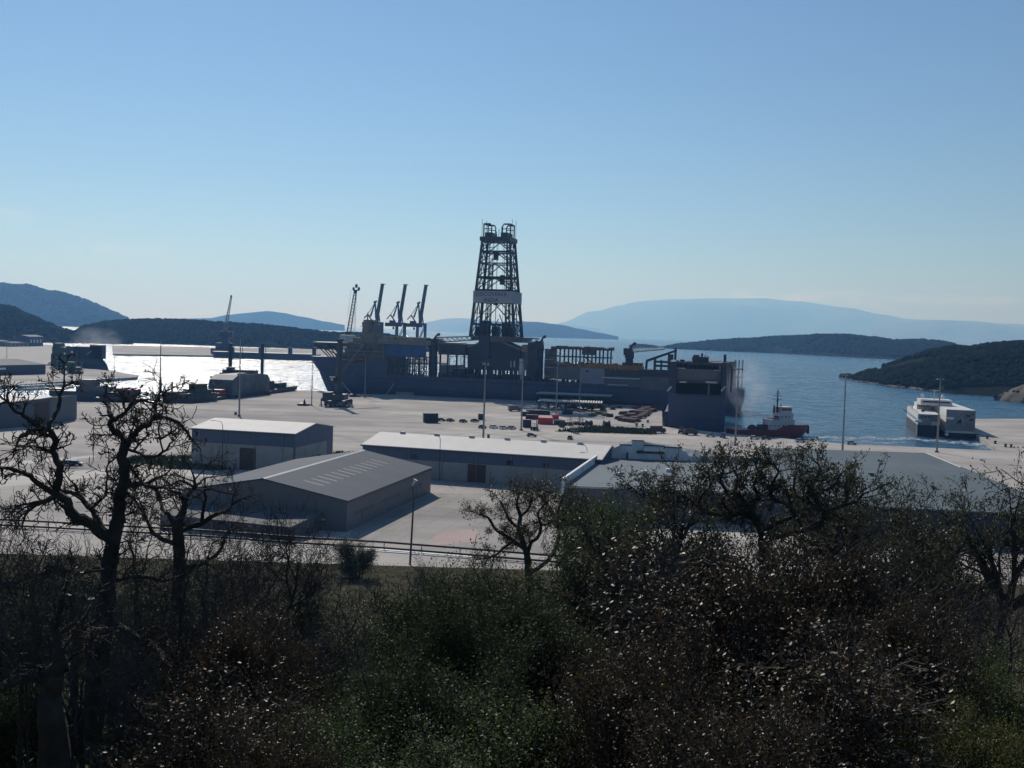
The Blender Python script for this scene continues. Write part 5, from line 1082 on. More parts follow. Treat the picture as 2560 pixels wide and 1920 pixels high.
for xa_, xb_, yt, yb in ((528, 580, 872, 884), (540, 578, 858, 873), (556, 572, 838, 860), (548, 582, 828, 842)):
    p_, q = T(xa_, yb), T(xb_, yt); bx(t, 'crane_body', NAVY2, (p_.x, -3, max(0, p_.z)), (q.x, 8, q.z))
bx(t, 'base', NAVY2, (T(532, 880).x, -3, 0), (T(578, 880).x, 9, T(540, 883).z)); p_ = T(560, 838); q = T(577, 742); mb = MB(); mb.truss((p_.x, 2, p_.z), (q.x, 2, q.z), 3.4, 1.4, 14, .3, .2); mb.build('lattice_boom', STEEL, t); mb = MB(); mb.ball((q.x, 2, q.z + 1), 1.5, 1); mb.build('boom_head', DSTEEL, t); mb = MB(); p_ = T(553, 832); mb.bar((p_.x, 2, p_.z), (q.x, 2, q.z), .15, 3); mb.build('stay', STEEL, t)
# lattice boom crane behind the bow of the drillship
p = V(872, 880, 930); fr = Frame(Vector((p.x - 10, p.y, 0)), Vector((p.x + 10, p.y, 0)), 0); T = fr.at
t = fthing('lattice_crane', 'pale lattice boom crane with a three-pronged head rising behind the ship accommodation', 'crane', fr)
a, b = T(872, 832), T(889, 726); mb = MB(); mb.truss((a.x, 0, a.z), (b.x, 0, b.z), 3.2, 2.0, 13, .3, .2); mb.build('lattice_boom', STEEL, t)
mb = MB(); mb.bar((b.x, 0, b.z), (T(884, 835).x, 0, T(884, 835).z), .14, 3); mb.bar((b.x + .9, 0, b.z), (T(887, 835).x, 0, T(887, 835).z), .18, 3); c = T(878, 725); mb.bar((c.x, 0, c.z), (T(869, 790).x, 0, T(869, 790).z), .12, 3); mb.build('stay', STEEL, t)
mb = MB()
for px, py, s_ in ((884, 722, 1.5), (897, 722, 1.6), (891, 715, 1.7), (889, 730, 1.7)): q = T(px, py); mb.ball((q.x, 0, q.z), s_, 1, (.8, 1, 1.2))
q, q2 = T(883, 724), T(898, 724); mb.bar((q.x, 0, q.z - .6), (q2.x, 0, q2.z - .6), .5); mb.build('boom_head', DSTEEL, t)
a2 = T(872, 838); bx(t, 'tower', DSTEEL, (a2.x - 3, -3, 0), (a2.x + 3, 3, a2.z + 3)); bx(t, 'machine_house', OFFW, (T(852, 835).x, -4, T(852, 850).z), (T(884, 835).x, 4, T(852, 836).z))

# ================================================================ three container cranes with booms raised
def sts(loc_px, D, label):
    p = V(loc_px[0], loc_px[1], D); u = D / FPX
    t = thing('container_crane', label, 'crane', (p.x, p.y, 0), 0, 'container cranes with raised booms'); H = p.z   # local x,z measured from the boom hinge
    def X(dx): return dx * u
    def Z(dy): return H - dy * u
    mb = MB(); mb.tube([(X(-1), 0, Z(4)), (X(1), 0, Z(-20)), (X(11), 0, Z(-92))], [X(4.6), X(4.6), X(4.3)], 4); mb.box((X(6), -3, Z(-92)), (X(18), 3, Z(-93.5))); mb.build('boom', CRGREY, t)
    mb = MB(); ap = (X(-6), 0, Z(-47))
    for y in (-5, 5): mb.bar((X(-3), y, Z(-8)), ap, .9); mb.bar((X(-17), y, Z(-12)), ap, .7); 
    mb.bar((X(-2), 0, Z(-50)), (X(-10), 0, Z(-46)), 1.4); mb.bar(ap, (X(-24), 0, Z(-17)), .4)
    mb.bar((X(-24), 0, Z(-17)), (X(-33), 0, Z(-6)), .7); mb.bar((X(-24), 0, Z(-17)), (X(-11), 0, Z(2)), .9); mb.bar((X(8), 0, Z(10)), (X(4), 0, Z(-16)), .8); mb.build('a_frame', CRBLUE, t)
    mb = MB()
    for y in (-6, 6): mb.box((X(-36), y - .8, Z(12)), (X(4), y + .8, Z(3))); mb.box((X(-8), y - .8, Z(7)), (X(13), y + .8, Z(2)))
    for k in range(5): mb.box((X(-34 + 9 * k), -6, Z(10)), (X(-32 + 9 * k), 6, Z(6)))
    mb.build('girder', CRBLUE, t)
    bx(t, 'machinery_house', CRBLUE, (X(-26), -4.5, Z(3)), (X(-12), 4.5, Z(-3)))
    for dx, y in ((-7.5, -9), (-7.5, 9), (12, -9), (12, 9)): mb = MB(); mb.box((X(dx) - 1.1, y - 1.1, 0), (X(dx) + 1.1, y + 1.1, Z(2))); mb.build('leg', CRBLUE, t)
    mb = MB()
    for y in (-9, 9): mb.box((X(-7.5), y - .8, H * .35), (X(12), y + .8, H * .35 + 2)); mb.bar((X(-7.5), y, H * .4), (X(12), y, Z(6)), .5)
    mb.box((X(-8), -9, Z(6)), (X(-6), 9, Z(2))); mb.box((X(11), -9, Z(6)), (X(13), 9, Z(2))); mb.build('portal_beam', CRBLUE, t)
    bx(t, 'operator_cab', SHIPD, (X(-18), -2, Z(19)), (X(-14), 2, Z(13))); return t
c0 = sts((943, 803), 1450, 'dark container crane with raised boom, leftmost of the three beyond the ship')
for px, py, lab in ((1000, 804.5, 'dark container crane with raised boom, middle of the three beyond the ship'), (1051.5, 806, 'dark container crane with raised boom, rightmost of the three, nearest the derrick')):
    p = V(px, py, 1450); c = dup(c0, (p.x, p.y, 0), 0, lab)
    c.scale = (1, 1, p.z / V(943, 803, 1450).z)

# ================================================================ dark mobile harbour crane on the near apron
p = G(840, 1016); fr = Frame(Vector((p.x - 9, p.y + .8, 0)), Vector((p.x + 9, p.y - .8, 0)), 0); T = fr.at
t = fthing('harbour_crane', 'dark mobile harbour crane on outriggers in front of the ship bow', 'crane', fr)
c = T(841, 1012).x
bx(t, 'chassis', DSTEEL, (c - 5.5, -4, .9), (c + 6.5, 8, 2.6))
for i in range(5):
    for y in (-3.6, 7): mb = MB(); x = c - 4.6 + i * 2.4; mb.tube([(x, y - .4, .75), (x, y + .4, .75)], .75, 10); mb.build('wheel', TYRE, t)
for sx in (-1, 1):
    for y in (-3, 7): mb = MB(); xo = T(803 if sx < 0 else 880, 1006, y).x; mb.bar((c + sx * 3, y, 2.4), (xo, y, 3.3), .45); mb.bar((xo, y, 3.3), (xo, y, .3), .35); mb.box((xo - 1, y - 1, 0), (xo + 1, y + 1, .3)); mb.build('outrigger', DSTEEL, t)
p0, p1 = T(820, 1000), T(864, 984); bx(t, 'slewing_platform', DSTEEL, (p0.x, -4, 3.6), (p1.x, 6, T(840, 985).z)); mb = MB(); mb.tube([(c, 1, 2.6), (c, 1, 3.7)], 2.8, 14); mb.build('slew_ring', DSTEEL, t)
bx(t, 'counterweight', SHIPD, (T(812, 985).x, -4.5, 4), (T(832, 985).x, 4, T(812, 950).z * .55))
zt_ = T(846, 850).z; mb = MB(); tx = T(845, 950).x; mb.tube([(c + .3, 1, 4), (tx, 1, 14), (tx + .3, 1, zt_)], [2.6, 1.9, 1.25], 4); mb.box((tx - 1.4, -.6, zt_ - .6), (tx + 1.9, 2.6, zt_ + .6)); mb.build('tower', DSTEEL, t)
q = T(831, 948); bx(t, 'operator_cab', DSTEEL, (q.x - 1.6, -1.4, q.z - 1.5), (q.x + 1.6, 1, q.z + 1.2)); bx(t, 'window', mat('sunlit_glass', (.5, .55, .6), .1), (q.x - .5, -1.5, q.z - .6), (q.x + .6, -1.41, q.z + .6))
mb = MB(); mb.truss((tx, 2.6, 16), (tx + 4, 42, 32), 1.8, 1.2, 14, .18, .12); mb.build('lattice_boom', DSTEEL, t); mb = MB(); mb.bar((tx, 1.5, zt_), (tx + 4, 42, 32), .1, 3); mb.build('stay', DSTEEL, t)
bx(t, 'power_pack', SHIPG, (c + 2, -5, .9), (c + 5.4, -3.9, 2.8))
# ================================================================ lamp masts
def lamp_mast(H, label, loc):
    t = thing('lamp_mast', label, 'lamp mast', loc, 0, 'tall floodlight masts on the quay')
    mb = MB(); mb.tube([(0, 0, 0), (0, 0, H)], [.42, .2], 8); mb.build('pole', STEEL, t)
    mb = MB(); mb.tube([(1.5 * math.cos(a * .785), 1.5 * math.sin(a * .785), H) for a in range(9)], .09, 4)
    for a in range(4): mb.bar((0, 0, H + .1), (1.5 * math.cos(a * 1.57), 1.5 * math.sin(a * 1.57), H), .07)
    mb.build('head_ring', DSTEEL, t)
    for a in range(6):
        c, s = math.cos(a * 1.047), math.sin(a * 1.047); mb = MB(); mb.cbox((1.7 * c, 1.7 * s, H - .15), (.75, .75, .35)); mb.build('floodlight', DSTEEL, t)
    mb = MB(); mb.box((-.6, -.6, 0), (.6, .6, .5)); mb.build('footing', WALLC, t); return t
masts = [(598, 1041, 604, 846, 'tall thin mast left of the dark harbour crane, above the white-roofed warehouse'), (779, 1014, 784, 905, 'slim lamp mast just left of the dark harbour crane'), (912, 994, 914, 890, 'slim lamp mast against the ship bow right of the harbour crane'),
         (1208, 1105, 1213, 905, 'lamp mast in front of the drilling ship, in line with the derrick'), (1303, 1076, 1309, 905, 'lamp mast beside the red container, right of the derrick'), (1390, 1046, 1395, 905, 'lamp mast rising from the pipe yard left of the rusty ship deck'), (1448, 1030, 1452, 905, 'lamp mast behind the white riser row, nearest the grey ship side'),
         (1838, 1114, 1848, 922, 'lamp mast with a flat head standing by the red tug'), (2106, 1131, 2114, 938, 'lamp mast with a flat head standing alone before the blue bay'), (2342, 1131, 2350, 948, 'lamp mast in front of the two pale ferries'),
         (400, 1002, 405, 850, 'lamp mast at the quay edge left of the green barge'), (203, 1000, 206, 905, 'lamp mast beside the cargo barge behind the left hall'), (17, 895, 18, 850, 'small lamp mast on the pier by the low shed'), (143, 933, 145, 894, 'small lamp mast on the pier right of the low shed'), (285, 950, 287, 893, 'lamp mast near the tip of the pier')]
m0 = None
for bx_, by_, tx_, ty_, lab in masts:
    p = G(bx_, by_); q = V(tx_, ty_, p.y); H = q.z
    if m0 is None: m0 = lamp_mast(30, lab, p); m0.scale = (1, 1, H / 30)
    else: c = dup(m0, p, random.Random(bx_).random(), lab); k = min(1.1, max(.7, H / 30)); c.scale = (k, k, H / 30)
def street_lamp(loc, H, label, rot=0, double=False):
    t = thing('street_lamp', label, 'street lamp', loc, rot, 'street lamps along the roads')
    mb = MB(); mb.tube([(0, 0, 0), (0, 0, H * .9), (-.35 * H / 10, 0, H * .98), (-1.6 * H / 10, 0, H)], [.12, .09, .07, .06], 6); mb.build('pole', DSTEEL, t)
    mb = MB(); mb.box((-2.5 * H / 10, -.16, H - .06), (-1.5 * H / 10, .16, H + .1)); mb.build('lamp_head', STEEL, t); return t
p = G(1025, 1412); q = V(1029, 1245, p.y); t = thing('street_lamp', 'tall brown street lamp with a bright white head in front of the dark grey shed', 'street lamp', p)
mb = MB(); mb.tube([(0, 0, 0), (.3, 0, q.z * .82), (.35, 0, q.z)], [.2, .15, .12], 8); mb.build('pole', mat('brown_pole', (.08, .07, .055), .6), t)
h0, h1 = V(1031, 1214, p.y) - p, V(1039, 1199, p.y) - p; mb = MB(); mb.tube([(.35, 0, q.z), h0], [.11, .09], 6); mb.build('arm', mat('brown_pole', (.08, .07, .055), .6), t); mb = MB(); mb.tube([h0, h0.lerp(h1, .6), h1], [.12, .18, .42], 8); mb.build('lamp_head', WHITEP, t)
for bx_, by_, ty_, lab, rot in ((555, 1172, 1052, 'thin pole standing in front of the blue and white warehouse door', 0), (580, 1165, 1066, 'short double-armed pole in front of the blue and white warehouse', 0), (742, 1160, 1072, 'curved street lamp at the gable of the blue and white warehouse', 0), (1098, 1202, 1086, 'curved street lamp in front of the long warehouse, near the dark grey shed', 0), (1464, 1215, 1112, 'curved street lamp at the far end of the long warehouse', 0), (233, 1152, 1046, 'grey pole between the bare oak limbs and the left apron', 0)):
    p = G(bx_, by_); street_lamp(p, V(bx_, ty_, p.y).z, lab, rot)
# low posts near mast feet
for bx_, by_, hh, lab in ((589, 1037, 1.5, 'small dark bollard box at the foot of the tallest left mast'), (1221, 1100, 2.2, 'small dark cabinet beside the mast in line with the derrick')):
    p = G(bx_, by_); t = thing('cabinet', lab, 'cabinet', p); bx(t, 'body', DSTEEL, (-.5, -.4, 0), (.5, .4, hh)); bx(t, 'door', SHIPG, (-.4, -.44, .2), (.4, -.4, hh - .2))
# ================================================================ vehicles
def car(paint, label, loc, rot, k=1):
    t = thing('car', label, 'car', loc, rot, 'cars standing on the apron')
    mb = MB(); mb.xprism([(-2.05, .35), (2.05, .35), (2.1, .75), (1.2, .95), (-2.0, .98), (-2.1, .7)], -.85, .85); mb.build('body', paint, t)
    mb = MB(); mb.add([(-1.75, -.78, .97), (1.15, -.78, .95), (1.15, .78, .95), (-1.75, .78, .97), (-1.3, -.62, 1.48), (.35, -.62, 1.48), (.35, .62, 1.48), (-1.3, .62, 1.48)], [(0, 1, 5, 4), (1, 2, 6, 5), (2, 3, 7, 6), (3, 0, 4, 7)]); mb.build('window', GLASS, t)
    mb = MB(); mb.box((-1.3, -.62, 1.47), (.35, .62, 1.52)); mb.build('roof', paint, t)
    for x in (-1.3, 1.3):
        for y in (-.8, .8): mb = MB(); mb.tube([(x, y - .1, .33), (x, y + .1, .33)], .33, 10); mb.build('wheel', TYRE, t)
    for y in (-.6, .6): mb = MB(); mb.box((2.05, y - .18, .62), (2.12, y + .18, .76)); mb.build('headlight', OFFW, t)
    return t
CP = {c: mat('car_paint_' + c, v, .3, var=.03, spec=.6) for c, v in (('dark', (.02, .022, .028)), ('white', (.7, .7, .7)), ('grey', (.12, .125, .13)), ('silver', (.4, .41, .42)), ('blue', (.03, .06, .15)))}
protos = {c: None for c in CP}
cars = [(1103, 1053, 'dark', .4, 'dark car parked just right of the dark blue container'), (1126, 1054, 'dark', .9, 'dark car, second to the right of the dark blue container'), (1158, 1056, 'dark', .9, 'dark car, third to the right of the dark blue container'), (1187, 1055, 'dark', .7, 'dark car left of the dark cargo box at the mast'),
        (1206, 1071, 'dark', 1.0, 'dark car at the foot of the mast in line with the derrick'), (1234, 1071, 'white', .8, 'white car nearest the mast in the row of three'), (1258, 1073, 'white', .8, 'white car in the middle of the row of three'), (1279, 1073, 'silver', .8, 'silver car at the right end of the row of three'),
        (1329, 1092, 'grey', .1, 'grey car alone on the open apron below the red container'), (1425, 1098, 'grey', 1.4, 'grey car nearest the long white roof on the open apron'), (2000, 1106, 'silver', .15, 'silver car by the quay edge below the tug bow'), (2128, 1111, 'silver', 0, 'silver car beyond the lone lamp mast by the bay'),
        (172, 1163, 'dark', .1, 'dark car on the track seen left of the oak trunk'), (189, 1164, 'dark', .1, 'dark car on the track nearest the oak trunk'), (1776, 1092, 'silver', .1, 'silver car beside the broad flat stern'), (1885, 1098, 'white', .1, 'white car on the quay below the red tug, left one'), (1915, 1099, 'dark', .1, 'dark car on the quay below the red tug')]
for px, py, c, rot, lab in cars:
    p = G(px, py)
    if protos[c] is None: protos[c] = car(CP[c], lab, p, rot)
    else: dup(protos[c], p, rot, lab)
def van(paint, label, loc, rot, L=6, H=2.8, W=2.2, name='van'):
    t = thing(name, label, 'van' if name == 'van' else 'truck', loc, rot)
    mb = MB(); mb.box((-L / 2, -W / 2, .8), (L / 2 - 1.7, W / 2, H)); mb.build('cargo_box', paint, t)
    mb = MB(); mb.xprism([(L / 2 - 1.6, .5), (L / 2, .5), (L / 2, 1.3), (L / 2 - .5, 2.1), (L / 2 - 1.6, 2.1)], -W / 2 + .05, W / 2 - .05); cb = mb.build('cab', paint, t); bx(cb, 'window', GLASS, (L / 2 - 1.4, -W / 2 + .02, 1.35), (L / 2 - .65, W / 2 - .02, 1.9))
    bx(t, 'chassis', TYRE, (-L / 2, -W / 2 + .2, .5), (L / 2 - .2, W / 2 - .2, .8))
    for x in (-L / 2 + 1, L / 2 - 1.1):
        for y in (-W / 2 + .1, W / 2 - .1): mb = MB(); mb.tube([(x, y - .15, .42), (x, y + .15, .42)], .42, 10); mb.build('wheel', TYRE, t)
    return t
van(CP['dark'], 'dark box van standing between the apron and the grass strip', G(1437, 1083), 1.9, 4.6, 2.5)
van(mat('maroon_paint', (.06, .03, .03), .5), 'dark maroon truck at the corner of the pipe yard beside the big stern', G(1645, 1082), .3, 6.5, 3, 2.4, 'truck')
van(CP['dark'], 'dark truck parked under the broad flat stern', G(1727, 1087), .2, 6, 2.6, 2.3, 'truck')
van(CP['grey'], 'grey truck behind the cars, left of the white riser row', G(1287, 1028), .4, 7, 3, 2.4, 'truck')
van(CP['blue'], 'small blue van by the quay corner right of the broad stern', G(1806, 1094), 1.5, 4.5, 2.2, 1.9)
# containers
def container(label, loc, rot, m, L=6.06, H=2.6, W=2.44, group=None):
    t = thing('container', label, 'container', loc, rot, group); mb = MB(); mb.box((-L / 2, -W / 2, .12), (L / 2, W / 2, H)); mb.build('body', m, t)
    mb = MB(); n = int(L / .28)
    for i in range(n): x = -L / 2 + L * i / n; mb.box((x, -W / 2 - .035, .25), (x + .14, -W / 2, H - .12))
    mb.build('corrugated_side', m, t)
    for s_ in (-1, 1): mb = MB(); mb.box((L / 2, s_ * W / 4 - W / 4 + .06, .2), (L / 2 + .05, s_ * W / 4 + W / 4 - .06, H - .1)); mb.build('door', m, t)
    mb = MB()
    for x in (-L / 2, L / 2 - .16):
        for y in (-W / 2 - .05, W / 2 - .11):
            for z in (0, H - .1): mb.box((x, y, z), (x + .16, y + .16, z + .14))
    mb.build('corner_casting', m, t); return t
DKC = mat('dark_blue_container', (.012, .022, .035), .6, var=.2, scale=.6); RDC = mat('red_container', (.50, .04, .05), .5, var=.12, scale=.6); BRC = mat('dark_brown_container', (.035, .03, .032), .6, var=.2); MAR = mat('maroon_container', (.09, .02, .035), .6, var=.25)
p = G(1076, 1056); container('large dark blue container alone on the open apron', p, .22, DKC, 6.4, 4.2, 3.4)
container('dark cargo box beside the mast in line with the derrick', G(1203, 1049), .1, BRC, 2.9, 2.8, 2.6); container('dark brown box container left of the red container', G(1317, 1068), .05, BRC, 3.6, 3.4, 3)
container('bright red container in the pipe yard, brightest thing on the apron', G(1364, 1060), -.2, RDC, 6.4, 3.0, 4.5)
for i, (px, py, L_, m_, lab) in enumerate(((1330, 1048, 6, MAR, 'maroon container behind the dark brown box'), (1345, 1036, 12, BRC, 'long dark low container below the white riser row'), (1312, 1040, 4, DKC, 'dark small box by the yard mast'), (1388, 1048, 3, RDC, 'small red box just right of the bright red container'), (1398, 1062, 4.5, DKC, 'dark skid box right of the red container'), (1418, 1036, 5, BRC, 'dark flat box right of the long low container'))):
    container(lab, G(px, py), -.15 + .1 * i, m_, L_, 2.2)
# white riser joints laid side by side in two rows
def riser(label, loc, rot):
    t = thing('riser_joint', label, 'pipe', loc, rot, 'white riser joints stacked side by side in the pipe yard')
    mb = MB(); mb.tube([(0, 0, 0), (0, 18, 0)], .52, 10); mb.build('buoyancy_sleeve', mat('riser_white', (.66, .64, .58), .6, var=.1), t, smooth=False)
    mb = MB(); mb.tube([(0, -.9, 0), (0, 0, 0)], .32, 8); mb.tube([(0, -1.1, 0), (0, -.9, 0)], .45, 8); mb.build('end_flange', DSTEEL, t); return t
r0 = None
RL = 'white riser joint lying in the {} row of the pipe yard, number-less among its neighbours'
for row, (pa, pb, n, zz) in enumerate((((1345, 1024), (1502, 1030), 25, 4.4), ((1340, 1008), (1520, 1016), 28, 5.6))):
    a, b = G(*pa), G(*pb); d = (b - a); rt = math.atan2(d.y, d.x)
    side = ('near', 'far')[row]
    for i in range(n):
        p = a + d * (i / (n - 1)); p.z = zz
        lab = f'one of the white riser joints laid side by side in the {side} raised row'
        if i == 0: lab = f'white riser joint at the left end of the {side} raised row'
        if i == n - 1: lab = f'white riser joint at the right end of the {side} raised row'
        if r0 is None: r0 = riser(lab, p, rt)
        else: dup(r0, p, rt, lab)
        r_ = None
    t = thing('riser_rack', f'dark blue rack carrying the {side} row of white riser joints', 'rack', a, rt)
    Ld = d.length; NAR = mat('rack_navy_steel', (.015, .03, .06), .6, var=.3)
    for yy in (1.2, 9, 16):
        mb = MB(); mb.box((-.8, yy - .2, zz - .85), (Ld + .8, yy + .2, zz - .53)); mb.build('beam', NAR, t)
        for k in range(8): x = Ld * k / 7; mb = MB(); mb.box((x - .2, yy - .2, 0), (x + .2, yy + .2, zz - .85)); mb.build('post', NAR, t)
    mb = MB(); rr = random.Random(row)
    for k in range(22): x = rr.uniform(0, Ld - 4); mb.tube([(x, rr.uniform(2.5, 15), .4 + rr.random() * (zz - 1.8)), (x + rr.uniform(3, 9), rr.uniform(2.5, 15), .4 + rr.random() * (zz - 1.8))], .4, 6)
    mb.build('stored_pipes', NAR, t)
# red-brown pipe stacks
PIPER = mat('red_brown_pipes', (.10, .045, .045), .7, var=.4, scale=.6, stain=((.3, .25, .25), .5, .5, (1, 1, 1)))
def pipestack(label, loc, rot, L, n, m):
    t = thing('pipe_stack', label, 'pipe stack', loc, rot, 'bundles of reddish pipes laid out in the yard')
    for yy in (.15, .85): bx(t, 'timber', BRC, (-.2, L * yy - .2, 0), (n * .5 + .2, L * yy + .2, .3))
    mb = MB(); rr = random.Random(int(L * 10) + n)
    for row in range(3):
        for k in range(n - row): x = .25 + k * .5 + row * .25; o_ = rr.uniform(-.6, .6); mb.tube([(x, o_, .55 + row * .43), (x, L + o_, .55 + row * .43)], .24, 6)
    mb.build('pipes', m, t); return t
st = [(1552, 1054, 9, 9, 'reddish pipe stack nearest the grass strip'), (1568, 1056, 9, 8, 'reddish pipe stack, second from the near left of the yard'), (1535, 1048, 9, 6, 'reddish pipe stack at the left edge of the reddish group'), (1560, 1042, 10, 10, 'reddish pipe stack in the middle of the left half of the group'), (1585, 1046, 10, 8, 'reddish pipe stack along the pale kerb line, middle'), (1582, 1034, 11, 10, 'reddish pipe stack in the centre of the group'), (1603, 1036, 11, 7, 'reddish pipe stack beside the pale kerb line, farther up'), (1600, 1025, 11, 10, 'reddish pipe stack in the far half of the group'), (1622, 1024, 9, 8, 'reddish pipe stack nearest the ship side on the right'), (1638, 1024, 7, 7, 'reddish pipe stack at the far right corner by the ship'), (1578, 1022, 8, 8, 'reddish pipe stack at the far left of the group'), (1545, 1036, 7, 7, 'reddish pipe stack left of centre, short'), (1570, 1050, 9, 9, 'reddish pipe stack just behind the one nearest the grass'), (1592, 1041, 10, 9, 'reddish pipe stack between the centre and the pale kerb line'), (1570, 1033, 10, 10, 'reddish pipe stack left of the one in the centre'), (1590, 1029, 10, 9, 'reddish pipe stack behind the centre one'), (1612, 1030, 10, 9, 'reddish pipe stack inside the upper end of the pale kerb line'), (1608, 1020, 9, 10, 'reddish pipe stack at the back of the group by the ship'), (1543, 1052, 8, 8, 'reddish pipe stack at the near left corner of the group')]
p0 = None
for i, (px, py, L, n, lab) in enumerate(st):
    pipestack(lab, G(px, py), -.35 - .05 * (i % 3), L, n, PIPER)
# pale stepped kerb line along the pipes
a, b = G(1588, 1062), G(1634, 1027)
for i in range(6):
    p = a.lerp(b, (i + .3) / 6); o = MB().prism([(-1.1, -.7), (1.1, -.7), (1.0, .7), (-1.0, .7)], 0, .7).build('concrete_block', CONC2, None, p, math.atan2(b.y - a.y, b.x - a.x)); tag(o, ['pale concrete block nearest the grass in the row beside the red pipes', 'second pale concrete block from the grass beside the red pipes', 'third pale concrete block from the grass beside the red pipes', 'third pale concrete block from the ship beside the red pipes', 'second pale concrete block from the ship beside the red pipes', 'pale concrete block nearest the ship beside the red pipes'][i], 'block', 'pale concrete blocks beside the red pipes')
# yard machines
def forklift(label, loc, rot, m):
    t = thing('forklift', label, 'forklift', loc, rot); bx(t, 'body', m, (-1.6, -.9, .5), (1.0, .9, 1.6)); mb = MB()
    for x in (-.9, .6):
        for y in (-.8, .8): mb.bar((x, y, 1.6), (x, y, 2.9), .07)
    mb.box((-1.0, -.85, 2.9), (.7, .85, 3.0)); mb.build('overhead_guard', DSTEEL, t); mb = MB()
    for y in (-.5, .5): mb.box((1.05, y - .1, .2), (1.3, y + .1, 4.2)); mb.box((1.3, y - .1, .2), (2.8, y + .1, .32))
    mb.build('mast', DSTEEL, t)
    for x in (-1.1, .7):
        for y in (-.95, .95): mb = MB(); mb.tube([(x, y - .15, .5), (x, y + .15, .5)], .5, 10); mb.build('wheel', TYRE, t)
    return t
YEL = mat('dull_yellow_paint', (.28, .2, .05), .6)
forklift('dark forklift by the grass strip, left one of the machines', G(1424, 1064), 1.0, DSTEEL); forklift('yellowish forklift in the middle of the yard machines', G(1442, 1062), .4, YEL); forklift('dark forklift right of the yellowish one', G(1458, 1064), 2.2, DSTEEL); forklift('dark machine near the big stern quay corner', G(1703, 1084), 1.2, DSTEEL); forklift('dark lifting machine on the open apron beside the brown box', G(1337, 1076), .6, DSTEEL)
def reel(label, loc, rot, r=2.0):
    t = thing('cable_reel', label, 'cable reel', loc, rot)
    for x in (-1.2, 1.2): mb = MB(); mb.tube([(x - .12, 0, r), (x + .12, 0, r)], r, 16); mb.build('flange', SHIPD, t)
    mb = MB(); mb.tube([(-1.1, 0, r), (1.1, 0, r)], r * .7, 12); mb.build('drum', SHIPD, t); return t
reel('dark cable reel beside the forklifts', G(1472, 1066), .5, 1.4); reel('big dark reel behind the grass strip', G(1516, 1072), .2, 1.9); reel('dark reel at the left end of the machines', G(1405, 1068), 1.0, 1.4)
# scrap and baskets behind, right of the risers
rr = random.Random(77)
for i, (px, py, lab) in enumerate(((1480, 1040, 'tan basket of gear at the right end of the riser rows, front'), (1496, 1036, 'tan crate of gear under the right end of the near risers'), (1508, 1026, 'tan tall crate behind the right end of the near risers'), (1512, 1040, 'dark gear basket right of the tan crates'), (1524, 1042, 'dark gear basket, rightmost beside the reddish pipes'), (1531, 1024, 'dark gear box beyond the baskets near the ship'), (1548, 1021, 'dark gear box by the ship, right of its neighbour'))):
    t = thing('gear_basket', lab, 'basket', G(px, py), rr.random()); m_ = mat('tan_gear', (.2, .17, .09), .8, var=.4, scale=1.2) if 'tan' in lab else BRC
    hh = 3.4 if 'tall' in lab else 1.6; bx(t, 'base', m_, (-1.8, -1.2, 0), (1.8, 1.2, .3)); mb = MB()
    for k in range(7):
        for y in (-1.15, 1.15): x = -1.75 + 3.5 * k / 6; mb.box((x - .06, y - .06, .3), (x + .06, y + .06, hh))
    for y in (-1.15, 1.15): mb.box((-1.8, y - .06, hh - .15), (1.8, y + .06, hh))
    mb.build('cage', m_, t); mb = MB()
    for k in range(8): mb.box((rr.uniform(-1.6, .6), rr.uniform(-1, .2), .3), (rr.uniform(.7, 1.7), rr.uniform(.3, 1), rr.uniform(.7, hh)))
    mb.build('contents', m_, t)
# people-sized and pyramid gear on the open quay
p = G(760, 1014); t = thing('gear_pile', 'dark pyramid-shaped pile of port gear left of the lamp mast by the bow', 'gear pile', p); mb = MB(); mb.ball((0, 0, .5), 2.2, 2, (1.5, 1, .45), .5, 3); mb.build('pile', BRC, t); mb = MB(); mb.tube([(.2, 0, 1), (.2, 0, 3.4)], [.9, .15], 6); mb.build('cone_top', BRC, t)
p = G(882, 992); t = thing('gear_pile', 'dark heap of gear at the quay edge under the ship bow', 'gear pile', p); mb = MB(); mb.ball((0, 0, .6), 2.0, 2, (1.4, 1, .6), .5, 5); mb.build('pile', BRC, t); mb = MB(); mb.box((3, -.5, 0), (4.4, .5, 1)); mb.box((6.2, -.5, 0), (7, .5, .8)); mb.build('boxes', BRC, t)
# tents and stand under the ship side
p = G(1012, 988); t = thing('gangway_stand', 'pale grey gangway stand against the ship side, on the quay', 'gangway', p)
mb = MB()
for x in (-5, 0, 5): mb.bar((x, 0, 0), (x * .7, 0, 5), .22)
mb.box((-4.5, -1, 5), (4.5, 1, 5.5)); mb.build('frame', SHIPG, t); bx(t, 'cover', mat('pale_grey_cover', (.22, .24, .28), .7), (-5.5, -1.5, 0), (5.5, 1, 1.9))
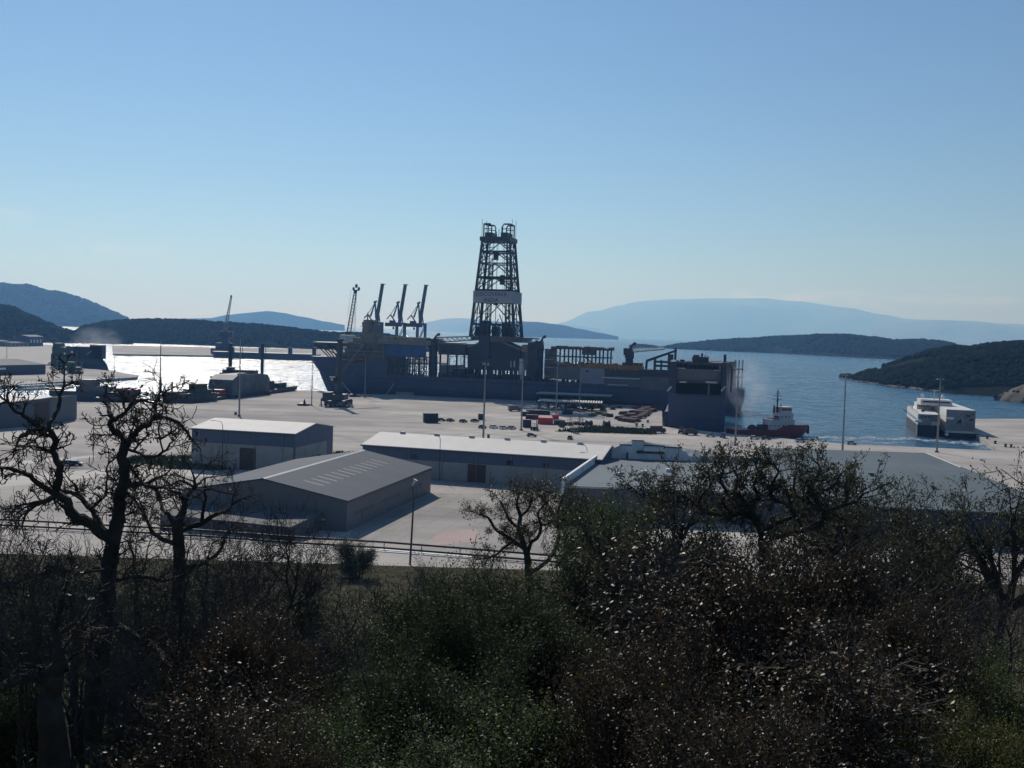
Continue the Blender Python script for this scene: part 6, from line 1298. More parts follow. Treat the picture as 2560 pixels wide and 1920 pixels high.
# bollards on the quay edges
b0 = None
bl = [(640, 989, 'mooring bollard at the edge beside the mottled grey hull'), (590, 996, 'mooring bollard at the edge where the grey hull begins'), (668, 987, 'mooring bollard by the dark workboat stern'), (2470, 1098, 'mooring bollard nearest the ferry on the right quay'), (2490, 1110, 'mooring bollard, second along the right quay from the ferry'), (2516, 1118, 'mooring bollard near the right quay corner'), (2530, 1119, 'mooring bollard at the right quay, farthest right'), (1592, 1066, 'small bollard in the sunlit corner by the grass, left'), (1607, 1067, 'small bollard in the sunlit corner by the grass, middle'), (1620, 1057, 'small bollard in the sunlit corner by the grass, farther back')]
for px, py, lab in bl:
    p = G(px, py); p.y += .8
    if b0 is None:
        b0 = thing('bollard', lab, 'bollard', p, 0, 'mooring bollards along the quay edges'); mb = MB(); mb.tube([(0, 0, 0), (0, 0, .2)], [.8, .7], 10); mb.build('base', TYRE, b0); mb = MB(); mb.tube([(0, 0, .2), (0, 0, .9), (0, 0, 1.0), (0, 0, 1.3)], [.4, .4, .7, .65], 10); mb.build('head', TYRE, b0)
    else: dup(b0, p, 0, lab)
# grass strip by the yard
GRASS = mat('strip_grass', (.07, .09, .035), .9, var=.4, scale=.8)
def tufts(name, pts, n, h, seed, m, lab):
    rng = np.random.default_rng(seed); a = [np.array(p[:]) for p in pts]; vs = []; fs = []
    for i in range(n):
        u, v = rng.random(2); c = (a[0] * (1 - u) + a[1] * u) * (1 - v) + (a[3] * (1 - u) + a[2] * u) * v
        for k in range(4):
            t = rng.random() * 6.28; d = np.array([math.cos(t), math.sin(t), 0]); w_ = h * .35; q = c + d * rng.random() * h; hh = h * (.4 + rng.random())
            o = len(vs); vs += [q - d * w_, q + d * w_, q + d * w_ * .4 + [0, 0, hh], q - d * w_ * .5 + [0, 0, hh * .9]]; fs.append((o, o + 1, o + 2, o + 3))
    o = bpy.data.objects.new(name, npmesh(name, vs, fs, m)); COL.objects.link(o); return tag(o, lab, 'grass', kind='stuff')
tufts('grass', P2((1400, 1079), (1634, 1086), (1634, 1079), (1480, 1070)), 800, 1.2, 5, GRASS, 'strip of green grass along the front of the pipe yard')
tufts('grass', P2((300, 1160), (478, 1166), (478, 1140), (330, 1140)), 700, .5, 6, GRASS, 'grass verge at the left end of the blue and white warehouse')
tufts('grass', P2((420, 1172), (560, 1176), (560, 1168), (420, 1160)), 400, .9, 7, GRASS, 'weeds along the front of the blue and white warehouse')
tufts('grass', P2((832, 1146), (920, 1153), (1010, 1134), (835, 1133)), 500, .8, 8, GRASS, 'weeds between the two white-roofed warehouses')
# smoke
def smoke(name, lo, hi, dens, col, lab, seed, scale, power=1.0):
    mb = MB(); mb.box((-.5, -.5, -.5), (.5, .5, .5)); m = bpy.data.materials.new(name + '_smoke'); m.use_nodes = True; n = m.node_tree.nodes; l = m.node_tree.links; n.clear()
    o_ = n.new('ShaderNodeOutputMaterial'); pv = n.new('ShaderNodeVolumePrincipled'); pv.inputs['Color'].default_value = col + (1,); pv.inputs['Anisotropy'].default_value = .3
    t = n.new('ShaderNodeTexCoord'); nz = n.new('ShaderNodeTexNoise'); nz.inputs['Scale'].default_value = scale; nz.inputs['Detail'].default_value = 4
    ad = n.new('ShaderNodeVectorMath'); ad.operation = 'ADD'; ad.inputs[1].default_value = (seed, seed, 0); l.new(t.outputs['Object'], ad.inputs[0]); l.new(ad.outputs[0], nz.inputs['Vector'])
    ln = n.new('ShaderNodeVectorMath'); ln.operation = 'LENGTH'; l.new(t.outputs['Object'], ln.inputs[0])
    f1 = n.new('ShaderNodeMapRange'); f1.inputs[1].default_value = .5; f1.inputs[2].default_value = .12; f1.inputs[3].default_value = 0; f1.inputs[4].default_value = 1; l.new(ln.outputs['Value'], f1.inputs[0])
    f2 = n.new('ShaderNodeMapRange'); f2.inputs[1].default_value = .38; f2.inputs[2].default_value = .7; l.new(nz.outputs['Fac'], f2.inputs[0])
    mu = n.new('ShaderNodeMath'); mu.operation = 'MULTIPLY'; l.new(f1.outputs[0], mu.inputs[0]); l.new(f2.outputs[0], mu.inputs[1])
    m2 = n.new('ShaderNodeMath'); m2.operation = 'MULTIPLY'; m2.inputs[1].default_value = dens; l.new(mu.outputs[0], m2.inputs[0]); l.new(m2.outputs[0], pv.inputs['Density']); l.new(pv.outputs[0], o_.inputs['Volume'])
    o = mb.build(name, m); o.location = (lo + hi) / 2; o.scale = tuple(abs(hi[i] - lo[i]) for i in range(3)); return tag(o, lab, 'smoke', kind='stuff')
a, b = V(1795, 1090, 490), V(1975, 890, 490); smoke('smoke', Vector((a.x, 478, -1)), Vector((b.x, 545, b.z)), .032, (.74, .84, 1.0), 'grey smoke drifting between the big stern and the red tug', 3, 4.5)
a, b = V(165, 905, 940), V(300, 815, 940); smoke('smoke', Vector((a.x, 915, 4)), Vector((b.x, 985, b.z)), .024, (.78, .88, 1.0), 'thin pale smoke drifting over the dark ship at the pier', 9, 4.0)
# ================================================================ vegetation
BARK = mat('dark_oak_bark', (.060, .056, .048), .95, var=.35, scale=3.0, spec=.15, bump=.6)
BARKG = mat('grey_bark', (.085, .080, .070), .95, var=.3, scale=3.0, spec=.15)
LF = {
 'brown': mat('dry_brown_oak_leaf', (.060, .042, .022), .50, var=.5, scale=1.3, spec=.36, trans=.24),
 'oak': mat('young_oak_leaf', (.072, .076, .040), .55, var=.35, scale=.9, spec=.35, trans=.3),
 'ever': mat('evergreen_leaf', (.046, .062, .024), .68, var=.45, scale=.8, spec=.2, trans=.26),
 'green': mat('bright_green_leaf', (.060, .092, .026), .65, var=.35, scale=.9, spec=.4, trans=.3),
 'yel': mat('yellow_green_leaf', (.12, .13, .035), .55, var=.35, scale=.9, spec=.3, trans=.3),
}
class Tree:
    def __init__(s, seed): s.mb = MB(); s.rng = random.Random(seed); s.tips = []
    def branch(s, pts, rs, n): s.mb.tube(pts, rs, n, cap=False)
    def grow(s, p, d, r, L, depth, gn=.35, up=.05, kids=(5, 5, 4), kr=.55, kl=.62, seg=.35, first=.3):
        rng = s.rng; n = max(3, int(L / seg)); pts = [Vector(p)]; rs = [r]; d = Vector(d).normalized(); p = Vector(p)
        for i in range(n):
            d = d + Vector((rng.gauss(0, gn), rng.gauss(0, gn), rng.gauss(0, gn) + up)) * .6; d.normalize()
            p = p + d * (L / n); pts.append(p.copy()); rs.append(max(.0095, r * (1 - .72 * (i + 1) / n)))
        s.branch(pts, rs, 6 if r > .05 else (4 if r > .018 else 3))
        if depth <= 0:
            s.tips += [tuple(pts[-1]), tuple(pts[len(pts) // 2])]; return
        k = kids[min(len(kids) - 1, depth - 1)]
        for j in range(k):
            t = first + (1 - first) * (j + rng.random()) / k; i = min(n - 1, int(t * n)); q = pts[i].lerp(pts[i + 1], t * n - i if t * n - i < 1 else 1)
            dd = (pts[i + 1] - pts[i]).normalized(); a = dd.orthogonal().normalized(); b = dd.cross(a); th = rng.random() * 6.283
            side = a * math.cos(th) + b * math.sin(th); w_ = rng.uniform(.55, 1.15)
            nd = dd * (1 - .35 * w_) + side * w_ + Vector((0, 0, up))
            s.grow(q, nd, max(.006, rs[i] * kr * rng.uniform(.7, 1.1)), L * kl * rng.uniform(.65, 1.15), depth - 1, gn, up, kids, kr, kl, seg * .8, .2)
        s.tips.append(tuple(pts[-1]))
def leaf_mesh(name, tips, per, sig, ln, wd, m, seed, droop=0.0):
    rng = np.random.default_rng(seed); t = np.asarray(tips, float); c = np.repeat(t, per, 0) + rng.normal(0, sig, (len(t) * per, 3)); n = len(c)
    a = rng.normal(0, 1, (n, 3)); a[:, 2] -= droop; a /= np.linalg.norm(a, axis=1)[:, None]; b = np.cross(a, rng.normal(0, 1, (n, 3))); b /= np.linalg.norm(b, axis=1)[:, None]; nn = np.cross(a, b)
    s_ = (.6 + .8 * rng.random(n))[:, None]; l, w_ = ln * s_, wd * s_ / 2
    v = np.stack([c, c + a * l * .45 + b * w_ + nn * w_ * .35, c + a * l + nn * l * .1, c + a * l * .55 - b * w_ + nn * w_ * .35], 1).reshape(-1, 3)
    f = np.arange(n * 4).reshape(n, 4); return npmesh(name, v, f, m)
PROTO = {}
def proto(kind, seed):
    """returns meshes for trunk, crown, plus height and half-width"""
    if (kind, seed) in PROTO: return PROTO[kind, seed]
    T = Tree(seed * 7 + len(kind)); rng = T.rng
    if kind == 'bare':
        T.grow((0, 0, -.6), (rng.gauss(0, .1), rng.gauss(0, .1), 1), .17, 4.0, 4, .42, .09, (4, 4, 5, 6), .62, .68, .34)
        tm = T.mb.mesh('trunk', BARK); cm = None
    elif kind == 'twig':
        for k in range(10): T.grow((rng.gauss(0, .6), rng.gauss(0, .6), -.4), (rng.gauss(0, .45), rng.gauss(0, .45), 1), .075, 2.9, 3, .46, .07, (5, 5, 5), .64, .6, .26)
        tm = T.mb.mesh('trunk', BARKG); cm = None
    elif kind == 'oak':
        T.grow((0, 0, -.6), (rng.gauss(0, .08), rng.gauss(0, .08), 1), .26, 2.6, 0, .16, .1)
        top = Vector(T.tips[0])
        for k in range(7):
            th = k * .9 + rng.random() * .5; tl = rng.uniform(.5, 1.25); q = top - Vector((0, 0, rng.random() * .6))
            T.grow(q, (math.cos(th) * tl, math.sin(th) * tl, .8), .15 * rng.uniform(.8, 1.15), rng.uniform(2.3, 3.3), 3, .42, .05, (4, 5, 6), .62, .56, .3, .35)
        T.tips = T.tips[2:]
        tm = T.mb.mesh('trunk', BARK); cm = leaf_mesh('crown', T.tips, 4, .08, .075, .045, LF['oak'], seed)
    elif kind == 'brown':
        for k in range(6): T.grow((rng.gauss(0, .2), rng.gauss(0, .2), -.4), (rng.gauss(0, .5), rng.gauss(0, .5), 1), .075, 2.1, 3, .28, .07, (6, 6, 6), .6, .62, .35, .15)
        tm = T.mb.mesh('trunk', BARK); cm = leaf_mesh('crown', T.tips, 8, .11, .066, .032, LF['brown'], seed, .25)
    else:
        for k in range(8): T.grow((rng.gauss(0, .25), rng.gauss(0, .25), -.3), (rng.gauss(0, .5), rng.gauss(0, .5), 1), .07, 2.1, 3, .26, .07, (5, 6, 6), .6, .60, .35, .15)
        tm = T.mb.mesh('trunk', BARK); cm = leaf_mesh('crown', T.tips, 9, .14, .062, .036, LF[kind], seed)
    print('PROTO', kind, seed, len(T.tips), len(T.mb.v), len(cm.polygons) if cm else 0)
    allv = np.array(T.mb.v); h = float(np.percentile(allv[:, 2], 99.7)); wv = float(np.percentile(np.abs(allv[:, 0]), 98))
    PROTO[kind, seed] = (tm, cm, h, wv); return PROTO[kind, seed]
CATN = {'bare': ('bare_oak_tree', 'tree'), 'twig': ('leafless_shrub', 'shrub'), 'oak': ('oak_tree', 'tree'), 'brown': ('dry_oak', 'tree'), 'ever': ('evergreen_bush', 'bush'), 'green': ('green_bush', 'bush'), 'yel': ('yellow_green_bush', 'bush')}
def plant(kind, seed, px, py, D, wpx, label, rot=None, base_drop=0.0):
    tm, cm, h, wv = proto(kind, seed); top = V(px, py, D); x, y = top.x, top.y; zb = tz(x, y) - .15 - base_drop
    sh = max(.3, (top.z - zb) / h); sw = (wpx / 2) * D / FPX / wv; ext = 0
    if sh > 1.35 * sw: ext = (sh - 1.35 * sw) * h; sh = 1.35 * sw
    rr = random.Random(px * 3 + py); n, c = CATN[kind]
    t = thing(n, label, c, (x, y, zb + ext), rr.random() * 6.28 if rot is None else rot)
    for nm, me in (('trunk', tm), ('crown', cm)):
        if me is None: continue
        o = bpy.data.objects.new(nm, me); COL.objects.link(o); o.parent = t
    t.scale = (sw, sw, sh)
    if ext > .3:
        mb = MB(); ns = 1 if c == 'tree' else 3
        for k in range(ns): a_ = k * 2.1; q = .12 if ns == 3 else 0; mb.tube([(q * math.cos(a_), q * math.sin(a_), .1), (q * 2 * math.cos(a_), q * 2 * math.sin(a_), -ext / sh * .5), (q * 3 * math.cos(a_), q * 3 * math.sin(a_), -ext / sh - .3)], [.2, .24, .3] if ns == 1 else [.07, .08, .1], 7)
        mb.build('lower_trunk', BARK, t)
    return t

# ---- the big gnarled bare oak at the left, grown from its own limbs
def limb_tree(name, label, D, limbs, seed, base_px, tw=.55, twn=1.0, leaf=None):
    T = Tree(seed); rng = T.rng; base = V(*base_px, D); zb = tz(base.x, base.y); O = Vector((base.x, base.y, zb))
    for pts, dy0, dy1 in limbs:
        P = []; R_ = []
        for i, (px, py, r) in enumerate(pts):
            t = i / (len(pts) - 1); d = D + dy0 + (dy1 - dy0) * t + (noise.noise(Vector((px * .02, py * .02, seed))) * .5 if i else 0)
            P.append(V(px, py, d) - O); R_.append(r * d / FPX)
        # smooth the limb
        Q = []; S_ = []
        for i in range(len(P) - 1):
            p0, p1, p2, p3 = P[max(i - 1, 0)], P[i], P[i + 1], P[min(i + 2, len(P) - 1)]
            for k in range(4):
                t = k / 4; Q.append(.5 * ((2 * p1) + (p2 - p0) * t + (2 * p0 - 5 * p1 + 4 * p2 - p3) * t * t + (3 * p1 - p0 - 3 * p2 + p3) * t ** 3) + Vector((rng.gauss(0, .012), rng.gauss(0, .012), rng.gauss(0, .012)))); S_.append((R_[i] * (1 - t) + R_[i + 1] * t) * rng.uniform(.93, 1.1))
        Q.append(P[-1]); S_.append(R_[-1]); T.branch(Q, S_, 8)
        L = sum((a - b).length for a, b in zip(Q, Q[1:]))
        if R_[0] * 2 > .5: Q2 = Q[len(Q) // 3:]
        else: Q2 = Q
        for j in range(int(L * 2.3 * twn)):
            i = rng.randrange(1, len(Q2)); dd = (Q2[i] - Q2[i - 1]).normalized(); a = dd.orthogonal().normalized(); b = dd.cross(a); th = rng.random() * 6.283
            nd = dd * .5 + (a * math.cos(th) + b * math.sin(th)) + Vector((0, 0, .25))
            T.grow(Q2[i], nd, rng.uniform(.014, .034), rng.uniform(.4, 1.15) * tw * 1.7, 2, .34, .06, (4, 5), .6, .58, .14)
        T.grow(Q[-1], Q[-1] - Q[-2], min(.035, max(.012, S_[-1] * .9)), .9 * tw * 1.6, 2, .32, .05, (4, 5), .6, .6, .14)
    t = thing(name, label, 'tree', O); T.mb.build('trunk', BARK, t)
    if leaf:
        o = bpy.data.objects.new('crown', leaf_mesh('crown', T.tips, leaf[1], leaf[2], .10, .06, LF[leaf[0]], seed)); COL.objects.link(o); o.parent = t; return t
    rr = np.random.default_rng(seed); tips = [p for p in T.tips if rr.random() < .05]
    if tips:
        o = bpy.data.objects.new('dry_leaves', leaf_mesh('dry_leaves', tips, 1, .02, .09, .06, LF['brown'], seed)); COL.objects.link(o); o.parent = t
    return t
limb_tree('bare_oak_tree', 'large gnarled bare oak with a thick twisting trunk, tallest tree at the left', 24, [
    ([(215, 1960, 32.6), (232, 1780, 29.4), (250, 1620, 26.3), (265, 1500, 22.4), (275, 1400, 20.2), (286, 1330, 18.6), (298, 1270, 15.5), (302, 1230, 13.9), (310, 1170, 13.2), (303, 1140, 12.4), (319, 1104, 11.6)], 0, 0),
    ([(319, 1106, 8.5), (300, 1088, 7.4), (277, 1066, 6.6), (278, 1042, 6.2), (270, 1015, 5.0), (257, 1002, 3.9)], 0, .5), ([(279, 1052, 4.7), (300, 1040, 4.7), (313, 1032, 4.7), (326, 1012, 4.7), (355, 1000, 3.5)], .2, -.8), ([(313, 1032, 3.1), (308, 1000, 2.7), (310, 1010, 2.3), (306, 998, 1.8)], 0, .4),
    ([(319, 1106, 7.7), (335, 1093, 7.4), (348, 1073, 7.0), (372, 1062, 6.6), (379, 1048, 6.2), (423, 1047, 5.0), (449, 1060, 4.7), (469, 1082, 3.9)], 0, 1.0), ([(379, 1050, 4.2), (391, 1038, 4.2), (384, 1015, 3.9), (397, 998, 3.1), (420, 975, 2.3)], .5, -.3),
    ([(322, 1122, 3.9), (352, 1136, 3.9), (381, 1142, 3.5), (407, 1129, 3.1), (430, 1105, 2.3)], 0, -1.2), ([(407, 1132, 2.3), (398, 1085, 2.3), (402, 1050, 1.9)], -1, -1),
    ([(277, 1350, 15.5), (230, 1312, 13.9), (185, 1290, 13.2), (172, 1268, 11.6), (168, 1252, 10.8), (140, 1234, 10.0), (143, 1215, 9.7), (150, 1168, 9.3), (132, 1130, 8.1), (138, 1096, 7.7), (112, 1070, 7.0), (70, 1083, 5.5), (50, 1092, 4.2)], 0, -1.5), ([(110, 1070, 5.5), (88, 1062, 5.5), (60, 1040, 4.7), (34, 1024, 3.9), (20, 1004, 3.1), (-10, 985, 2.3)], -1.4, -2), ([(120, 1075, 5.5), (128, 1052, 5.5), (146, 1022, 5.0), (150, 988, 4.2), (160, 965, 3.1)], -1.2, -.4),
    ([(135, 1134, 4.2), (110, 1122, 3.9), (94, 1117, 3.1)], -1, -1.6), ([(136, 1234, 7.0), (98, 1210, 7.0), (75, 1190, 5.8), (49, 1181, 4.7), (15, 1168, 3.5), (-20, 1172, 2.3)], -.7, -1.6), ([(140, 1242, 6.2), (112, 1252, 5.5), (91, 1262, 5.0), (65, 1282, 3.9)], -.5, .8), ([(270, 1345, 7.7), (243, 1295, 7.0), (222, 1266, 6.6), (196, 1237, 5.8), (156, 1229, 4.2)], 0, 1.2), ([(196, 1240, 3.9), (192, 1222, 3.9), (186, 1210, 2.3)], 1, 1),
    ([(225, 1270, 3.1), (262, 1240, 2.7), (268, 1190, 2.3), (272, 1150, 1.9)], .5, .8), ([(318, 1215, 4.7), (345, 1208, 4.2), (375, 1217, 3.9), (400, 1220, 3.1)], 0, -1), ([(316, 1234, 4.2), (332, 1242, 3.9), (338, 1252, 3.1)], 0, .8), ([(322, 1160, 3.9), (335, 1180, 3.1), (345, 1195, 2.7)], 0, -.7), ([(288, 1240, 2.7), (280, 1222, 2.3), (300, 1200, 1.9)], .6, .9),
    ([(285, 1560, 9.3), (340, 1590, 7.7), (385, 1615, 6.2), (420, 1660, 4.7)], -.4, -2.0), ([(270, 1420, 7.0), (210, 1430, 6.2), (150, 1425, 5.5), (90, 1440, 3.9)], -.4, -1.6), ([(290, 1450, 6.2), (350, 1440, 5.5), (410, 1450, 4.7), (470, 1430, 3.5)], .4, 1.8), ([(255, 1560, 6.2), (190, 1550, 5.5), (120, 1530, 4.7), (60, 1535, 3.1)], -.6, 1)], 11, (215, 1960), .38, 1.5)
limb_tree('bare_oak_tree', 'bare oak with forked dead limbs in front of the low grey annex', 31, [
    ([(448, 1560, 17.3), (447, 1420, 15.8), (446, 1350, 14.4), (443, 1315, 13.0), (453, 1288, 10.8), (462, 1253, 7.9), (447, 1236, 5.8), (427, 1227, 3.6)], 0, 0), ([(460, 1262, 5.8), (474, 1232, 5.0), (488, 1215, 4.7), (485, 1194, 2.9)], 0, -.8), ([(488, 1217, 3.6), (460, 1205, 3.2), (447, 1202, 2.5)], -.8, -1), ([(488, 1217, 3.2), (500, 1208, 2.9), (512, 1196, 2.2)], -.8, -.2),
    ([(446, 1330, 7.9), (470, 1320, 7.2), (502, 1308, 6.5), (541, 1285, 5.4), (568, 1277, 4.7), (580, 1262, 3.6)], 0, 1), ([(504, 1308, 5.0), (506, 1285, 4.3), (514, 1243, 3.6), (508, 1223, 2.9), (545, 1228, 2.2)], .5, 0), ([(440, 1318, 6.5), (425, 1290, 5.4), (407, 1272, 4.7), (398, 1240, 3.6), (392, 1215, 2.9)], 0, .8), ([(444, 1360, 6.5), (410, 1350, 5.8), (380, 1330, 4.7), (368, 1300, 3.6), (352, 1260, 2.9)], 0, -1), ([(446, 1420, 6.5), (500, 1410, 5.8), (545, 1385, 4.3), (560, 1350, 3.6)], 0, 1.2)], 12, (448, 1560), .55, .8)
limb_tree('bare_oak_tree', 'thick dark trunk with a low level limb in the bottom left corner', 15.5, [
    ([(138, 2010, 46), (134, 1900, 40), (128, 1800, 34), (128, 1740, 30), (134, 1690, 24), (150, 1640, 15), (140, 1570, 10), (155, 1500, 6)], 0, -.3), ([(134, 1705, 17), (90, 1690, 15), (43, 1699, 13.5), (0, 1722, 12), (-60, 1745, 9)], 0, -.6), ([(130, 1760, 14), (95, 1640, 10), (100, 1560, 8), (80, 1480, 6)], 0, .7), ([(160, 1674, 10), (175, 1600, 8), (215, 1540, 6)], 0, .9)], 13, (138, 2010), .42, .9)

limb_tree('oak_tree', 'widest spreading oak in young leaf, its black twisted limbs before the blue-grey roofs', 40, [
    ([(1912, 1480, 14.4), (1910, 1400, 13.0), (1906, 1346, 11.5), (1900, 1314, 10.1), (1885, 1290, 7.9), (1882, 1262, 6.5), (1898, 1242, 5.4), (1884, 1214, 4.3), (1896, 1182, 3.2), (1888, 1159, 2.2)], 0, 0),
    ([(1900, 1318, 7.9), (1872, 1290, 6.8), (1835, 1284, 6.1), (1792, 1287, 5.8), (1752, 1271, 5.0), (1726, 1247, 4.3), (1690, 1234, 3.6), (1662, 1212, 2.9)], 0, 1.5), ([(1752, 1271, 3.6), (1752, 1242, 3.6), (1776, 1214, 3.2), (1770, 1182, 2.5), (1782, 1164, 1.8)], .9, .2), ([(1830, 1284, 4.3), (1806, 1255, 4.0), (1818, 1230, 3.6), (1800, 1202, 2.9), (1812, 1170, 2.2)], .5, -.8), ([(1726, 1247, 2.9), (1695, 1255, 2.5), (1655, 1250, 2.2), (1610, 1242, 1.8), (1575, 1214, 1.4)], 1.2, .2),
    ([(1885, 1290, 5.8), (1862, 1255, 5.0), (1840, 1230, 4.3), (1845, 1198, 3.6), (1832, 1170, 2.5)], 0, 1.2), ([(1904, 1334, 6.5), (1940, 1306, 5.8), (1985, 1290, 5.0), (1966, 1260, 4.7), (1932, 1246, 4.3), (1928, 1214, 3.6), (1945, 1182, 2.9), (1935, 1162, 1.8)], 0, -1),
    ([(1908, 1350, 9.4), (1970, 1334, 8.6), (2030, 1318, 7.9), (2056, 1298, 7.2), (2060, 1274, 6.5), (2024, 1262, 5.8), (2018, 1233, 5.0), (2036, 1202, 4.3), (2050, 1174, 3.2), (2044, 1156, 2.2)], 0, 1.5), ([(2018, 1233, 3.6), (2060, 1226, 3.2), (2085, 1214, 2.9), (2100, 1190, 2.2)], 1, .6), ([(2060, 1279, 5.8), (2098, 1266, 5.0), (2120, 1242, 4.3), (2112, 1214, 3.6), (2128, 1190, 2.5)], 1, 2.2), ([(2098, 1266, 3.6), (2140, 1255, 3.2), (2160, 1234, 2.5), (2185, 1226, 1.8)], 1.5, 1), ([(2022, 1258, 3.6), (1990, 1234, 3.2), (1985, 1202, 2.9), (1995, 1170, 2.2)], 1, 0)], 21, (1912, 1480), .50, 2.9, ('oak', 1, .05))
limb_tree('oak_tree', 'oak in small leaf standing alone right of the pale yard, dark forked trunk visible', 64, [
    ([(1326, 1560, 10.4), (1324, 1470, 9.6), (1321, 1428, 9.2), (1317, 1387, 8.0), (1306, 1354, 6.8), (1298, 1320, 6.0), (1301, 1289, 5.2), (1292, 1262, 4.0), (1300, 1232, 2.8)], 0, 0), ([(1312, 1372, 5.6), (1284, 1354, 5.2), (1260, 1337, 4.8), (1238, 1322, 4.0), (1222, 1296, 3.2), (1205, 1288, 2.4)], 0, 1), ([(1284, 1354, 4.0), (1262, 1367, 3.6), (1240, 1387, 3.2), (1215, 1395, 2.4)], .3, -.8), ([(1318, 1391, 5.6), (1326, 1359, 4.8), (1345, 1342, 4.4), (1352, 1314, 3.6), (1345, 1283, 2.8), (1360, 1262, 2.0)], 0, -1), ([(1298, 1322, 4.0), (1275, 1301, 4.0), (1262, 1275, 3.2), (1250, 1253, 2.4)], 0, .9), ([(1300, 1292, 3.6), (1322, 1271, 3.2), (1330, 1245, 2.4)], 0, -.6),
    ([(1322, 1435, 5.6), (1370, 1400, 5.2), (1394, 1357, 4.8), (1397, 1315, 4.4), (1385, 1288, 4.0), (1375, 1269, 2.8)], 0, 1.8), ([(1390, 1301, 3.6), (1400, 1262, 3.2), (1411, 1232, 2.4)], 1.6, 1.6), ([(1397, 1322, 3.2), (1420, 1309, 2.8), (1440, 1288, 2.0)], 1.6, 2.2)], 22, (1326, 1560), .75, 1.1, ('oak', 3, .09))

